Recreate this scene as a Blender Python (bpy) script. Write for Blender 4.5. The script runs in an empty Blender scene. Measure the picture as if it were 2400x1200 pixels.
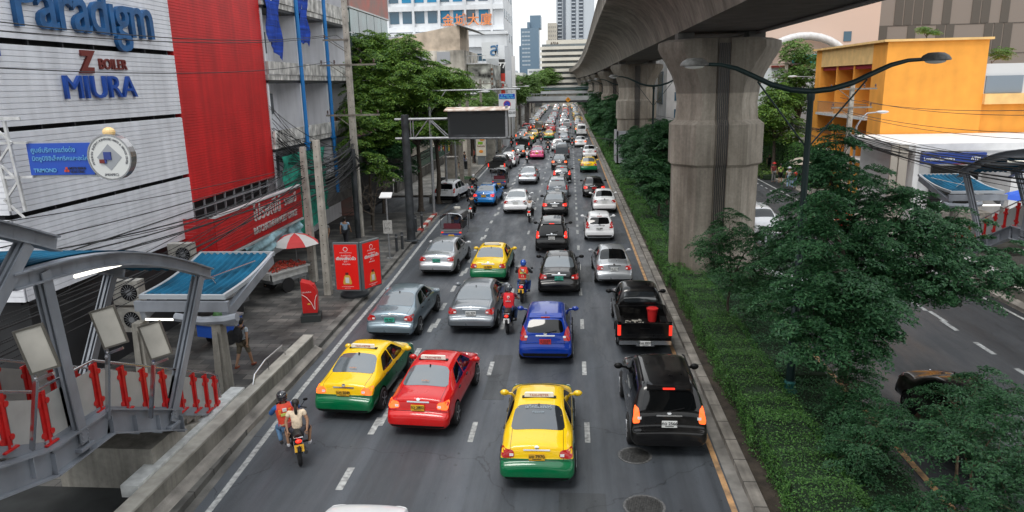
import bpy, bmesh, math, random
import numpy as np
from mathutils import Vector, Matrix
from mathutils.bvhtree import BVHTree
random.seed(7); RNG=np.random.default_rng(7)
scn=bpy.context.scene; COL=scn.collection; R=math.radians
# ---------------- camera, sky, sun, exposure ----------------
H=9.0; FPX=1689.0
def _n(v): return np.array(v,float)/np.linalg.norm(v)
_F=_n([142,405,-FPX]); _D=np.array([153,-7100,-FPX],float); _D=_n(_D-_F*_D.dot(_F))
CM=np.array([np.cross(_F,-_D),_F,-_D])
cd=bpy.data.cameras.new('camera'); cam=bpy.data.objects.new('camera',cd); COL.objects.link(cam)
cam.matrix_world=Matrix.Translation((0,0,H))@Matrix(CM.tolist()).to_4x4()
cd.sensor_width=36; cd.lens=FPX/2400*36; cd.clip_end=4000; cd.clip_start=.1; scn.camera=cam
def G(px,py,z=0.):
    r=CM@np.array([px-1200,600-py,-FPX]); return (r*((z-H)/r[2])+np.array([0,0,H])).tolist()
SUN_EL,SUN_AZ=R(62),R(200)
w=bpy.data.worlds.new('World'); scn.world=w; w.use_nodes=True
nt=w.node_tree; nt.nodes.clear()
sky=nt.nodes.new('ShaderNodeTexSky'); sky.sky_type='NISHITA'; sky.sun_disc=False; sky.sun_elevation=SUN_EL; sky.sun_rotation=SUN_AZ
sky.air_density=1.5; sky.dust_density=4; sky.ozone_density=1.5
bg=nt.nodes.new('ShaderNodeBackground'); bg.inputs[1].default_value=.1
bg2=nt.nodes.new('ShaderNodeBackground'); bg2.inputs[1].default_value=1.0
tc=nt.nodes.new('ShaderNodeTexCoord'); nz=nt.nodes.new('ShaderNodeTexNoise'); nz.inputs['Scale'].default_value=1.6; nz.inputs['Detail'].default_value=3
cr=nt.nodes.new('ShaderNodeValToRGB'); cr.color_ramp.elements[0].color=(.80,.88,.95,1); cr.color_ramp.elements[1].color=(1,1,1,1)
cr.color_ramp.elements[0].position=.3; cr.color_ramp.elements[1].position=.62
nt.links.new(tc.outputs['Generated'],nz.inputs['Vector']); nt.links.new(nz.outputs['Fac'],cr.inputs['Fac']); nt.links.new(cr.outputs[0],bg2.inputs[0])
mx=nt.nodes.new('ShaderNodeMixShader'); mx.inputs[0].default_value=.88; ow=nt.nodes.new('ShaderNodeOutputWorld')
sz=nt.nodes.new('ShaderNodeSeparateXYZ'); nt.links.new(tc.outputs['Generated'],sz.inputs[0]); mr=nt.nodes.new('ShaderNodeMapRange'); mr.inputs[3].default_value=.80; mr.inputs[4].default_value=1.35; nt.links.new(sz.outputs[2],mr.inputs[0]); nt.links.new(mr.outputs[0],bg2.inputs[1])
nt.links.new(sky.outputs[0],bg.inputs[0]); nt.links.new(bg.outputs[0],mx.inputs[1]); nt.links.new(bg2.outputs[0],mx.inputs[2]); nt.links.new(mx.outputs[0],ow.inputs[0])
sd=bpy.data.lights.new('sun','SUN'); sd.energy=1.0; sd.angle=R(18); sd.color=(1,.96,.9); so=bpy.data.objects.new('sun',sd); COL.objects.link(so)
so.rotation_euler=(R(90)-SUN_EL,0,R(200)-R(180)+R(180)); so.rotation_euler=(R(28),0,R(-25)+R(0))
scn.view_settings.view_transform='Standard'; scn.view_settings.look='None'; scn.view_settings.exposure=0.62; scn.view_settings.gamma=1
scn.render.resolution_x=1024; scn.render.resolution_y=512
try: scn.cycles.max_bounces=6; scn.cycles.diffuse_bounces=3; scn.cycles.transparent_max_bounces=12
except Exception: pass
# ---------------- materials ----------------
MC={}
def mat(name,col=(.5,.5,.5),rough=.6,metal=0,noise=None,bump=None,coat=0,ior=1.5,emit=None,streak=None,trans=0,spec=.5,col2=None):
    if name in MC: return MC[name]
    m=bpy.data.materials.new(name); m.use_nodes=True; t=m.node_tree; b=t.nodes['Principled BSDF']; MC[name]=m
    c=(*col,1); b.inputs['Base Color'].default_value=c; b.inputs['Roughness'].default_value=rough; b.inputs['Metallic'].default_value=metal
    b.inputs['Coat Weight'].default_value=coat; b.inputs['Coat Roughness'].default_value=.05; b.inputs['IOR'].default_value=ior
    b.inputs['Specular IOR Level'].default_value=spec
    if trans: b.inputs['Transmission Weight'].default_value=trans
    if emit: b.inputs['Emission Color'].default_value=(*emit[0],1); b.inputs['Emission Strength'].default_value=emit[1]
    if noise or bump or streak:
        tc=t.nodes.new('ShaderNodeTexCoord')
    cur=None
    def mulnoise(scale,lo,hi,vec=None,c2=None,detail=5):
        nonlocal cur
        n=t.nodes.new('ShaderNodeTexNoise'); n.inputs['Scale'].default_value=scale; n.inputs['Detail'].default_value=detail
        if vec:
            mp=t.nodes.new('ShaderNodeMapping'); mp.inputs['Scale'].default_value=vec; t.links.new(tc.outputs['Object'],mp.inputs[0]); t.links.new(mp.outputs[0],n.inputs['Vector'])
        else: t.links.new(tc.outputs['Object'],n.inputs['Vector'])
        r=t.nodes.new('ShaderNodeMapRange'); r.inputs[1].default_value=.3; r.inputs[2].default_value=.7; r.inputs[3].default_value=0; r.inputs[4].default_value=1
        t.links.new(n.outputs[0],r.inputs[0])
        x=t.nodes.new('ShaderNodeMix'); x.data_type='RGBA'
        a=tuple(q*lo for q in (c2 or col)); 
        t.links.new(r.outputs[0],x.inputs[0]); x.inputs[6].default_value=(*a,1); x.inputs[7].default_value=(*[min(1,q*hi) for q in col],1)
        if cur is None: cur=x.outputs[2]
        else:
            # multiply by ratio
            x.inputs[6].default_value=(lo,lo,lo,1); x.inputs[7].default_value=(hi,hi,hi,1)
            y=t.nodes.new('ShaderNodeMix'); y.data_type='RGBA'; y.blend_type='MULTIPLY'; y.inputs[0].default_value=1
            t.links.new(cur,y.inputs[6]); t.links.new(x.outputs[2],y.inputs[7]); cur=y.outputs[2]
    if noise: mulnoise(noise[0],1-noise[1],1+noise[1],c2=col2)
    if streak: mulnoise(1,1-streak[1],1+streak[1]*.5,vec=streak[0])
    if cur is not None: t.links.new(cur,b.inputs['Base Color'])
    if bump:
        n=t.nodes.new('ShaderNodeTexNoise'); n.inputs['Scale'].default_value=bump[0]; n.inputs['Detail'].default_value=4; t.links.new(tc.outputs['Object'],n.inputs['Vector'])
        u=t.nodes.new('ShaderNodeBump'); u.inputs['Strength'].default_value=bump[1]; u.inputs['Distance'].default_value=.02; t.links.new(n.outputs[0],u.inputs['Height']); t.links.new(u.outputs[0],b.inputs['Normal'])
    return m
# ---------------- mesh builder ----------------
class MB:
    def __init__(s): s.v=[]; s.f=[]; s.m=[]
    def add(s,v,f,mi=0):
        n=len(s.v); s.v.extend([tuple(map(float,p)) for p in v]); s.f.extend([tuple(i+n for i in q) for q in f]); s.m.extend([mi]*len(f)); return s
    def b2(s,x0,x1,y0,y1,z0,z1,mi=0):
        if x0>x1: x0,x1=x1,x0
        if y0>y1: y0,y1=y1,y0
        if z0>z1: z0,z1=z1,z0
        return s.add([(x0,y0,z0),(x1,y0,z0),(x1,y1,z0),(x0,y1,z0),(x0,y0,z1),(x1,y0,z1),(x1,y1,z1),(x0,y1,z1)],
          [(0,3,2,1),(4,5,6,7),(0,1,5,4),(1,2,6,5),(2,3,7,6),(3,0,4,7)],mi)
    def box(s,x,y,z,sx,sy,sz,rz=0,mi=0):
        c,q=math.cos(rz),math.sin(rz); v=[]
        for dz in(-.5,.5):
            for dx,dy in((-.5,-.5),(.5,-.5),(.5,.5),(-.5,.5)):
                a,b=dx*sx,dy*sy; v.append((x+a*c-b*q,y+a*q+b*c,z+dz*sz))
        return s.add(v,[(0,3,2,1),(4,5,6,7),(0,1,5,4),(1,2,6,5),(2,3,7,6),(3,0,4,7)],mi)
    def beam(s,p,q,w,h,mi=0,up=(0,0,1)):
        p=Vector(p);q=Vector(q);d=(q-p).normalized(); u=Vector(up)
        if abs(d.dot(u))>.98: u=Vector((0,1,0))
        r=d.cross(u).normalized()*w/2; u=r.cross(d).normalized()*h/2
        v=[p-r-u,p+r-u,p+r+u,p-r+u,q-r-u,q+r-u,q+r+u,q-r+u]
        return s.add(v,[(0,1,2,3),(7,6,5,4),(0,4,5,1),(1,5,6,2),(2,6,7,3),(3,7,4,0)],mi)
    def ibeam(s,p,q,w,h,t=.03,mi=0):
        p=Vector(p);q=Vector(q);u=Vector((0,0,h/2-t/2))
        s.beam(p+u,q+u,w,t,mi); s.beam(p-u,q-u,w,t,mi); s.beam(p,q,t,h-2*t,mi); return s
    def tube(s,pts,r,seg=6,mi=0,cap=True):
        P=[Vector(p) for p in pts]; n=len(P); rr=r if isinstance(r,(list,tuple)) else [r]*n
        v=[];f=[]; u=None
        for i,p in enumerate(P):
            d=((P[min(i+1,n-1)]-P[max(i-1,0)])); d=d.normalized() if d.length>1e-9 else Vector((0,0,1))
            if u is None: u=d.orthogonal().normalized()
            else:
                u=(u-d*u.dot(d)); u=u.normalized() if u.length>1e-6 else d.orthogonal().normalized()
            b=d.cross(u)
            for k in range(seg):
                a=2*math.pi*k/seg; v.append(p+(u*math.cos(a)+b*math.sin(a))*rr[i])
        for i in range(n-1):
            for k in range(seg):
                k2=(k+1)%seg; f.append((i*seg+k,i*seg+k2,(i+1)*seg+k2,(i+1)*seg+k))
        if cap: f.append(tuple(range(seg-1,-1,-1))); f.append(tuple((n-1)*seg+k for k in range(seg)))
        return s.add(v,f,mi)
    def lathe(s,prof,x=0,y=0,z=0,seg=16,mi=0,axis='z',sx=1,sy=1):
        v=[];f=[];n=len(prof)
        for r,h in prof:
            for k in range(seg):
                a=2*math.pi*k/seg; c,q=r*math.cos(a)*sx,r*math.sin(a)*sy
                v.append((x+c,y+q,z+h) if axis=='z' else ((x+h,y+c,z+q) if axis=='x' else (x+c,y-h,z+q)))
        for i in range(n-1):
            for k in range(seg):
                k2=(k+1)%seg; f.append((i*seg+k,i*seg+k2,(i+1)*seg+k2,(i+1)*seg+k))
        f.append(tuple(range(seg-1,-1,-1))); f.append(tuple((n-1)*seg+k for k in range(seg)))
        return s.add(v,f,mi)
    def prism(s,poly,ex,mi=0):
        n=len(poly); ex=Vector(ex); v=[Vector(p) for p in poly]; v+= [p+ex for p in v]
        return s.add(v,[tuple(range(n-1,-1,-1)),tuple(range(n,2*n))]+[(i,(i+1)%n,n+(i+1)%n,n+i) for i in range(n)],mi)
    def sph(s,c,r,seg=12,rings=8,mi=0):
        if not isinstance(r,(tuple,list)): r=(r,r,r)
        v=[];f=[]
        for i in range(rings+1):
            t=math.pi*i/rings
            for k in range(seg):
                a=2*math.pi*k/seg; v.append((c[0]+r[0]*math.sin(t)*math.cos(a),c[1]+r[1]*math.sin(t)*math.sin(a),c[2]+r[2]*math.cos(t)))
        for i in range(rings):
            for k in range(seg):
                k2=(k+1)%seg; f.append((i*seg+k,(i+1)*seg+k,(i+1)*seg+k2,i*seg+k2))
        return s.add(v,f,mi)
    def xf(s,M):
        s.v=[tuple(M@Vector(p)) for p in s.v]; return s
    def mesh(s,name,mats,smooth=None):
        me=bpy.data.meshes.new(name); me.from_pydata(s.v,[],s.f)
        for m in (mats if isinstance(mats,(list,tuple)) else [mats]): me.materials.append(m)
        if any(s.m): me.polygons.foreach_set('material_index',s.m)
        bm=bmesh.new(); bm.from_mesh(me); bmesh.ops.recalc_face_normals(bm,faces=bm.faces); bm.to_mesh(me); bm.free()
        if smooth is not None: 
            me.shade_smooth(); me.set_sharp_from_angle(angle=R(smooth))
        me.update(); return me
    def build(s,name,mats,parent=None,smooth=35,link=True):
        return mk(name,s.mesh(name,mats,smooth),parent,link)
def mk(name,me,parent=None,link=True,loc=None):
    o=bpy.data.objects.new(name,me)
    if parent is not None:
        o.parent=parent
        KIDS.setdefault(parent.name,[]).append(o)
    if link: COL.objects.link(o)
    if loc is not None: o.location=loc
    return o
KIDS={}
def tag(o,label=None,cat=None,group=None,kind=None):
    if label: o['label']=label
    if cat: o['category']=cat
    if group: o['group']=group
    if kind: o['kind']=kind
    return o
def thing(name,label,cat,loc=(0,0,0),rz=0,group=None,link=True):
    o=bpy.data.objects.new(name,None); o.empty_display_size=.2
    if link: COL.objects.link(o)
    o.location=loc; o.rotation_euler=(0,0,rz); return tag(o,label,cat,group)
def dup(o,over=None,parent=None,skip=()):
    c=o.copy(); COL.objects.link(c); c.parent=parent
    if over and o.name.split('.')[0] in over and o.type=='MESH':
        for sl in c.material_slots[:1]: sl.link='OBJECT'; sl.material=over[o.name.split('.')[0]]
    for k in KIDS.get(o.name,[]):
        if k.name.split('.')[0] in skip: continue
        q=dup(k,over,c,skip); KIDS.setdefault(c.name,[]).append(q)
    return c
def structure(o): o['kind']='structure'; return o
TS=bpy.data.scenes.new('workbench')
def evalmesh(ob):
    TS.collection.objects.link(ob); TS.view_layers[0].update(); dg=TS.view_layers[0].depsgraph
    me=bpy.data.meshes.new_from_object(ob.evaluated_get(dg),depsgraph=dg); TS.collection.objects.unlink(ob); return me
# text as mesh
TXT={}
def text_mesh(s,size=1,ext=.01,bold=0,align='CENTER',shear=0,spacing=1,sx=1):
    key=(s,size,ext,bold,align,shear,spacing,sx)
    if key in TXT: return TXT[key]
    cu=bpy.data.curves.new('txt','FONT'); cu.body=s; cu.size=size; cu.extrude=ext; cu.offset=bold; cu.align_x=align; cu.align_y='CENTER'; cu.shear=shear; cu.space_character=spacing; cu.resolution_u=3
    ob=bpy.data.objects.new('txt',cu); me=evalmesh(ob)
    if sx!=1:
        for v in me.vertices: v.co.x*=sx
    bpy.data.objects.remove(ob); TXT[key]=me; return me
FACE_REAR=Matrix(((1,0,0),(0,0,-1),(0,1,0))).to_4x4()   # text facing -Y
FACE_EAST=Matrix(((0,0,1),(1,0,0),(0,1,0))).to_4x4()    # facing +X
def text(name,s,size,m,parent,loc,face=FACE_REAR,link=True,**k):
    me=text_mesh(s,size,**k).copy(); me.transform(Matrix.Translation(loc)@face); me.materials.clear(); me.materials.append(m)
    return mk(name,me,parent,link)
def lerp(a,b,t): return a+(b-a)*t
def interp(x,xs,ys): return float(np.interp(x,xs,ys))
def unlinked(): 
    pass
# ---------------- vehicles ----------------
rubber=mat('tyre_rubber',(.015,.015,.016),.85); rimm=mat('alloy_rim',(.42,.43,.45),.35,.8); blackp=mat('black_trim',(.006,.006,.007),.45,spec=.25)
glass=mat('tinted_glass',(.02,.024,.028),.06,0,ior=2.0,spec=.6); glassdark=mat('dark_tinted_glass',(.003,.0035,.004),.04,0,ior=1.5)
glassgrey=mat('sky_grey_glass',(.09,.105,.115),.08,0,ior=2.1,spec=.6)  # grey base colour stands in for sky reflected in the glass
chrome=mat('chrome',(.7,.71,.72),.15,1); redlens=mat('red_lens',(.42,.010,.008),.12,coat=.6)
redlit=mat('lit_red_lens',(.6,.02,.01),.2,emit=((1,.04,.02),.7)); amberlit=mat('lit_amber_lens',(.6,.05,.02),.2,emit=((1,.13,.02),1.2)); whitelens=mat('clear_lens',(.75,.75,.75),.1,coat=.5)
platew=mat('white_plate',(.7,.71,.7),.5); platey=mat('yellow_plate',(.75,.42,.03),.5); plateg=mat('green_plate',(.05,.42,.3),.5); plater=mat('red_plate',(.5,.03,.03),.5); plateink=mat('plate_ink',(.02,.02,.02),.6)
signw=mat('roof_sign_plastic',(.8,.78,.7),.4)
PC={}
def paint(key,col,low=None,split=.74,wy=(-1.35,1.33),wr=.36,met=.0,trimz=0,rf=.35):
    k=(key,wy,wr)
    if k in PC: return PC[k]
    m=bpy.data.materials.new('car_paint_'+key); m.use_nodes=True; t=m.node_tree; N=t.nodes; L=t.links; b=N['Principled BSDF']
    b.inputs['Roughness'].default_value=rf; b.inputs['Metallic'].default_value=met; b.inputs['Coat Weight'].default_value=.8; b.inputs['Coat Roughness'].default_value=.03; b.inputs['Specular IOR Level'].default_value=.12 if met<.3 else .5
    tc=N.new('ShaderNodeTexCoord'); sp=N.new('ShaderNodeSeparateXYZ'); L.new(tc.outputs['Object'],sp.inputs[0]); X,Y,Z=sp.outputs
    def mth(op,a,b_=None,c=None):
        n=N.new('ShaderNodeMath'); n.operation=op
        for i,q in enumerate((a,b_,c)):
            if q is None: continue
            if isinstance(q,(int,float)): n.inputs[i].default_value=q
            else: L.new(q,n.inputs[i])
        return n.outputs[0]
    ax=mth('ABSOLUTE',X)
    arch=None
    for yw in wy:
        dy=mth('SUBTRACT',Y,yw); dz=mth('SUBTRACT',Z,.33); d=mth('SQRT',mth('ADD',mth('MULTIPLY',dy,dy),mth('MULTIPLY',dz,dz)))
        q=mth('LESS_THAN',d,wr); arch=q if arch is None else mth('MAXIMUM',arch,q)
    arch=mth('MULTIPLY',arch,mth('GREATER_THAN',ax,.55))
    if trimz: arch=mth('MAXIMUM',arch,mth('LESS_THAN',Z,trimz))
    seam=None
    def line(v,at,wd,*conds):
        nonlocal seam
        q=mth('LESS_THAN',mth('ABSOLUTE',mth('SUBTRACT',v,at)),wd)
        for c in conds: q=mth('MULTIPLY',q,c)
        seam=q if seam is None else mth('MAXIMUM',seam,q)
    side=mth('GREATER_THAN',ax,.6); lowz=mth('LESS_THAN',Z,.95)
    line(Y,.95,.007,side,lowz); line(Y,-.12,.007,side,lowz); line(Y,-1.0,.007,side,lowz)
    line(ax,.6,.007,mth('LESS_THAN',Y,wy[0]+.1),mth('GREATER_THAN',Z,.7)); line(Z,.7,.007,mth('LESS_THAN',Y,-1.9))
    line(Z,.27,.03,side,mth('GREATER_THAN',Y,wy[0]),mth('LESS_THAN',Y,wy[1]))
    c=(*col,1)
    ns=N.new('ShaderNodeTexNoise'); ns.inputs['Scale'].default_value=2.5; ns.inputs['Detail'].default_value=6; L.new(tc.outputs['Object'],ns.inputs['Vector'])
    rg=mth('MULTIPLY_ADD',ns.outputs[0],.22,rf-.1); L.new(rg,b.inputs['Roughness'])
    mixn=N.new('ShaderNodeMix'); mixn.data_type='RGBA'; mixn.inputs[7].default_value=c; mixn.inputs[6].default_value=(*(low or col),1)
    L.new(mth('GREATER_THAN',Z,mth('ADD',split,mth('MINIMUM',mth('MAXIMUM',mth('MULTIPLY',mth('ADD',Y,2.05),.6),0.),.13))) if low else mth('GREATER_THAN',Z,split),mixn.inputs[0])
    # road dust on the lower body
    mix2=N.new('ShaderNodeMix'); mix2.data_type='RGBA'; mix2.inputs[7].default_value=(.01,.01,.01,1); L.new(mixn.outputs[2],mix2.inputs[6]); L.new(mth('MULTIPLY',seam,.8),mix2.inputs[0])
    du=N.new('ShaderNodeMix'); du.data_type='RGBA'; du.inputs[7].default_value=(.12,.11,.1,1); L.new(mix2.outputs[2],du.inputs[6])
    L.new(mth('MULTIPLY',mth('SUBTRACT',ns.outputs[0],.45),.3),du.inputs[0]); L.new(du.outputs[2],b.inputs['Base Color'])
    bk=N.new('ShaderNodeBsdfDiffuse'); bk.inputs[0].default_value=(.008,.008,.009,1); ms=N.new('ShaderNodeMixShader')
    L.new(arch,ms.inputs[0]); L.new(b.outputs[0],ms.inputs[1]); L.new(bk.outputs[0],ms.inputs[2]); L.new(ms.outputs[0],N['Material Output'].inputs[0])
    PC[k]=m; return m
def pchip(x,y,q):
    x=np.array(x,float); y=np.array(y,float); h=np.diff(x); d=np.diff(y)/h; m=np.zeros_like(y)
    for i in range(1,len(x)-1):
        if d[i-1]*d[i]>0:
            w1=2*h[i]+h[i-1]; w2=h[i]+2*h[i-1]; m[i]=(w1+w2)/(w1/d[i-1]+w2/d[i])
    m[0]=d[0]; m[-1]=d[-1]
    i=np.clip(np.searchsorted(x,q)-1,0,len(h)-1); t=(q-x[i])/h[i]
    return (2*t**3-3*t**2+1)*y[i]+(t**3-2*t**2+t)*h[i]*m[i]+(-2*t**3+3*t**2)*y[i+1]+(t**3-t**2)*h[i]*m[i+1]
RV=[0,.35,.7,.78,.88,1,1.12,1.22,1.3,1.5,1.7,1.8,1.9,2,2.1,2.2,2.3,2.55,2.7,2.8,2.9,3,3.1,3.2,3.3,3.55,3.78,3.86,3.93,4,4.07,4.14,4.22,4.35,4.6,4.8,5]
def loft(st,drop=.05):
    """stations: y, zb, w, zs, ws, zt, wt"""
    st=np.array(st,float); y=st[:,0]; ys=[]
    for i in range(len(y)-1):
        n=max(2,int((y[i+1]-y[i])/.09)); ys+=list(np.linspace(y[i],y[i+1],n,endpoint=False))
    ys.append(y[-1]); ys=np.array(ys); P=[pchip(y,st[:,k],ys) for k in range(1,7)]
    rad=[0,.3,.3,.3,.22,0]
    rings=[]
    for j in range(len(ys)):
        zb,w_,zs,ws,zt,wt=[p[j] for p in P]
        dr=min(drop,(zt-zs)*.4)
        K=[(0,zb),(w_*.86,zb),(w_,zb+(zs-zb)*.38),(ws,zs),(wt,zt-dr),(0,zt)]
        ring=[]
        for v in RV:
            k=int(round(v))
            if 0<k<5 and abs(v-k)<rad[k]-1e-6:
                r_=rad[k]; a=[lerp(K[k][q],K[k-1][q],r_) for q in(0,1)]; c=[lerp(K[k][q],K[k+1][q],r_) for q in(0,1)]; t=(v-(k-r_))/(2*r_)
                p=[(1-t)**2*a[q]+2*t*(1-t)*K[k][q]+t*t*c[q] for q in(0,1)]
            else:
                i=min(int(v),4); t=v-i; p=[lerp(K[i][q],K[i+1][q],t) for q in(0,1)]
            if v>4:
                t=v-4; p[1]+=dr*(1-(1-t)**2)-dr*t
            ring.append((p[0],ys[j],p[1]))
        ring=ring+[(-p[0],p[1],p[2]) for p in ring[-2:0:-1]]
        rings.append(ring)
    mb=MB(); n=len(rings[0]); vs=[p for r_ in rings for p in r_]; f=[]
    for j in range(len(rings)-1):
        for k in range(n): f.append((j*n+k,j*n+(k+1)%n,(j+1)*n+(k+1)%n,(j+1)*n+k))
    for j0 in (0,len(rings)-1):
        c=[j0*n+k for k in range(n)]
        h=n//2
        for k in range(h):
            a,b2,c2,d2=c[k],c[(k+1)],c[(n-k-1)%n],c[(n-k)%n]
            q=[a,b2,c2,d2]; q=[x for i,x in enumerate(q) if x not in q[:i]]
            if len(q)>2: f.append(tuple(q))
    mb.add(vs,f); return mb
def squad(bvh,c,d,nx=8,ny=6,off=.006,rc=.0,th=.02):
    """4 corners (3D start points), cast along d onto the body, lifted by off; returns MB"""
    c=[Vector(p) for p in c]; d=Vector(d).normalized(); V=[];ok=True;B=[]
    for j in range(ny+1):
        for i in range(nx+1):
            s=i/nx*2-1; t=j/ny*2-1; k=1-rc*(s*s*t*t)**3; s*=k; t*=k; s=(s+1)/2; t=(t+1)/2
            p=(c[0]*(1-s)+c[1]*s)*(1-t)+(c[3]*(1-s)+c[2]*s)*t
            h,n,_,_=bvh.ray_cast(p-d*5,d)
            for q in range(30):
                if h is not None: break
                p=Vector((p.x*.97,p.y,p.z)) if abs(d.x)<.5 else Vector((p.x,p.y*.97,p.z)); h,n,_,_=bvh.ray_cast(p-d*5,d)
            if h is None: h=p; n=-d
            if n.dot(d)>0: n=-n
            V.append(h+n*off); B.append(h-n*th)
    f=[]; W=nx+1
    for j in range(ny):
        for i in range(nx): f.append((j*W+i,j*W+i+1,(j+1)*W+i+1,(j+1)*W+i))
    loop=[i for i in range(W)]+[j*W+nx for j in range(1,ny+1)]+[ny*W+i for i in range(nx-1,-1,-1)]+[j*W for j in range(ny-1,0,-1)]
    m=MB(); n=len(V); nb=len(loop); V2=V+[B[i] for i in loop]
    f+=[(loop[i],loop[(i+1)%nb],n+(i+1)%nb,n+i) for i in range(nb)]
    m.add(V2,f); return m
def wheel_mesh(r=.32,wd=.21):
    t=MB(); t.lathe([(r*.66,-wd/2),(r*.93,-wd/2),(r,-wd/2+.03),(r,wd/2-.03),(r*.93,wd/2),(r*.66,wd/2)],axis='x',seg=24)
    q=MB(); q.lathe([(r*.1,-wd/2+.01),(r*.66,-wd/2+.01),(r*.68,-wd/2+.05),(r*.68,wd/2-.05),(r*.68,wd/2),(r*.62,wd/2),(r*.6,wd/2-.035),(r*.12,wd/2-.03)],axis='x',seg=24)
    for k in range(5):
        a=2*math.pi*k/5; q.beam((wd/2-.012,0,0),(wd/2-.012,math.cos(a)*r*.62,math.sin(a)*r*.62),.05,.03)
    q.lathe([(r*.14,0),(r*.14,wd/2+.0),(r*.1,wd/2+.006)],axis='x',seg=10)
    return t.mesh('tyre',rubber,30),q.mesh('rim',[rimm],30)
_wm={}
def wheels(par,wy,tr,r=.32,wd=.21):
    if (r,wd) not in _wm: _wm[(r,wd)]=wheel_mesh(r,wd)
    t,q=_wm[(r,wd)]
    for y in wy:
        for s in(-1,1):
            w_=thing('wheel',None,None,(s*tr,y,r),0,link=False); w_.parent=par; KIDS.setdefault(par.name,[]).append(w_)
            if s<0: w_.rotation_euler=(0,0,math.pi)
            mk('tyre',t,w_,False); mk('rim',q,w_,False)
ST={}
ST['sedan']=[(-2.27,.33,.66,.42,.64,.50,.56),(-2.245,.28,.76,.50,.75,.60,.68),(-2.18,.25,.83,.56,.82,.67,.76),(-2.13,.25,.85,.60,.83,.71,.76),(-2.09,.25,.86,.74,.82,.90,.70),(-2.04,.25,.865,.86,.81,1.02,.66),
 (-1.95,.24,.87,.91,.81,1.06,.64),(-1.6,.22,.875,.94,.81,1.09,.64),(-1.42,.22,.88,.95,.82,1.11,.66),(-1.3,.22,.88,.955,.82,1.16,.66),(-.85,.22,.88,.96,.82,1.39,.585),(-.65,.22,.88,.96,.82,1.445,.575),(-.2,.22,.88,.95,.82,1.48,.575),
 (.25,.22,.88,.94,.82,1.465,.575),(.5,.22,.88,.93,.82,1.42,.585),(.8,.22,.88,.92,.82,1.27,.63),(1.2,.22,.88,.91,.82,1.03,.70),(1.32,.22,.88,.89,.82,.98,.70),(1.7,.23,.87,.83,.81,.90,.66),(2.0,.24,.84,.74,.78,.80,.60),(2.16,.25,.78,.62,.72,.68,.55),(2.27,.30,.62,.45,.58,.5,.45)]
ST['hatch']=[(-1.98,.34,.70,.42,.69,.50,.62),(-1.96,.28,.78,.52,.77,.60,.72),(-1.91,.25,.83,.60,.81,.70,.74),(-1.87,.25,.845,.72,.80,.86,.70),(-1.83,.25,.85,.86,.79,1.02,.66),(-1.78,.24,.85,.93,.79,1.12,.63),
 (-1.62,.22,.85,.97,.79,1.32,.59),(-1.48,.22,.85,.98,.80,1.45,.565),(-1.36,.22,.85,.98,.80,1.50,.56),(-.6,.22,.85,.97,.80,1.53,.57),(.1,.22,.85,.95,.80,1.50,.57),(.35,.22,.85,.94,.80,1.44,.58),(1.1,.22,.85,.92,.80,1.05,.68),(1.3,.23,.84,.88,.79,.97,.67),(1.65,.24,.82,.78,.76,.86,.6),(1.85,.26,.76,.62,.7,.7,.55),(1.95,.3,.6,.45,.56,.5,.45)]
ST['suv']=[(-2.3,.40,.76,.50,.75,.58,.68),(-2.28,.34,.84,.60,.83,.68,.78),(-2.22,.30,.89,.68,.88,.78,.82),(-2.19,.29,.91,.80,.87,.92,.80),(-2.16,.28,.915,.95,.86,1.08,.78),(-2.1,.28,.92,1.04,.86,1.22,.74),
 (-1.97,.28,.92,1.07,.86,1.45,.69),(-1.86,.28,.92,1.08,.87,1.62,.665),(-1.75,.28,.92,1.08,.87,1.69,.66),(-1.0,.28,.92,1.07,.87,1.74,.665),(-.1,.28,.92,1.05,.87,1.73,.66),(.25,.28,.92,1.04,.87,1.66,.66),(.95,.28,.92,1.02,.87,1.18,.74),(1.15,.28,.92,1.0,.86,1.10,.75),(1.75,.29,.91,.93,.85,1.02,.72),(2.1,.31,.87,.82,.8,.9,.68),(2.25,.35,.8,.66,.74,.72,.62),(2.32,.4,.66,.52,.62,.56,.5)]
ST['van']=[(-2.4,.38,.78,.5,.77,.6,.7),(-2.38,.32,.85,.6,.84,.8,.78),(-2.34,.3,.88,1.0,.86,1.3,.76),(-2.3,.3,.88,1.15,.86,1.75,.72),(-2.22,.3,.88,1.15,.86,2.0,.70),(-2.1,.3,.88,1.15,.86,2.06,.70),(.9,.3,.88,1.15,.86,2.06,.70),(1.3,.3,.88,1.12,.86,1.95,.70),(2.05,.3,.88,1.05,.84,1.15,.74),(2.25,.3,.84,.8,.8,.95,.7),(2.38,.34,.75,.55,.7,.65,.6)]
ST['pickup']=[(-.55,.35,.86,1.0,.83,1.15,.70),(-.52,.33,.89,1.05,.86,1.40,.68),(-.4,.32,.9,1.06,.87,1.66,.64),(-.25,.32,.9,1.06,.87,1.74,.63),(.3,.32,.9,1.05,.87,1.76,.63),(.75,.32,.9,1.04,.87,1.68,.64),(1.35,.32,.9,1.03,.87,1.20,.72),(1.5,.32,.9,1.0,.87,1.13,.74),(2.1,.33,.89,.93,.85,1.05,.7),(2.4,.35,.85,.8,.8,.92,.66),(2.5,.42,.7,.55,.66,.6,.55)]
VEH={}
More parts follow.
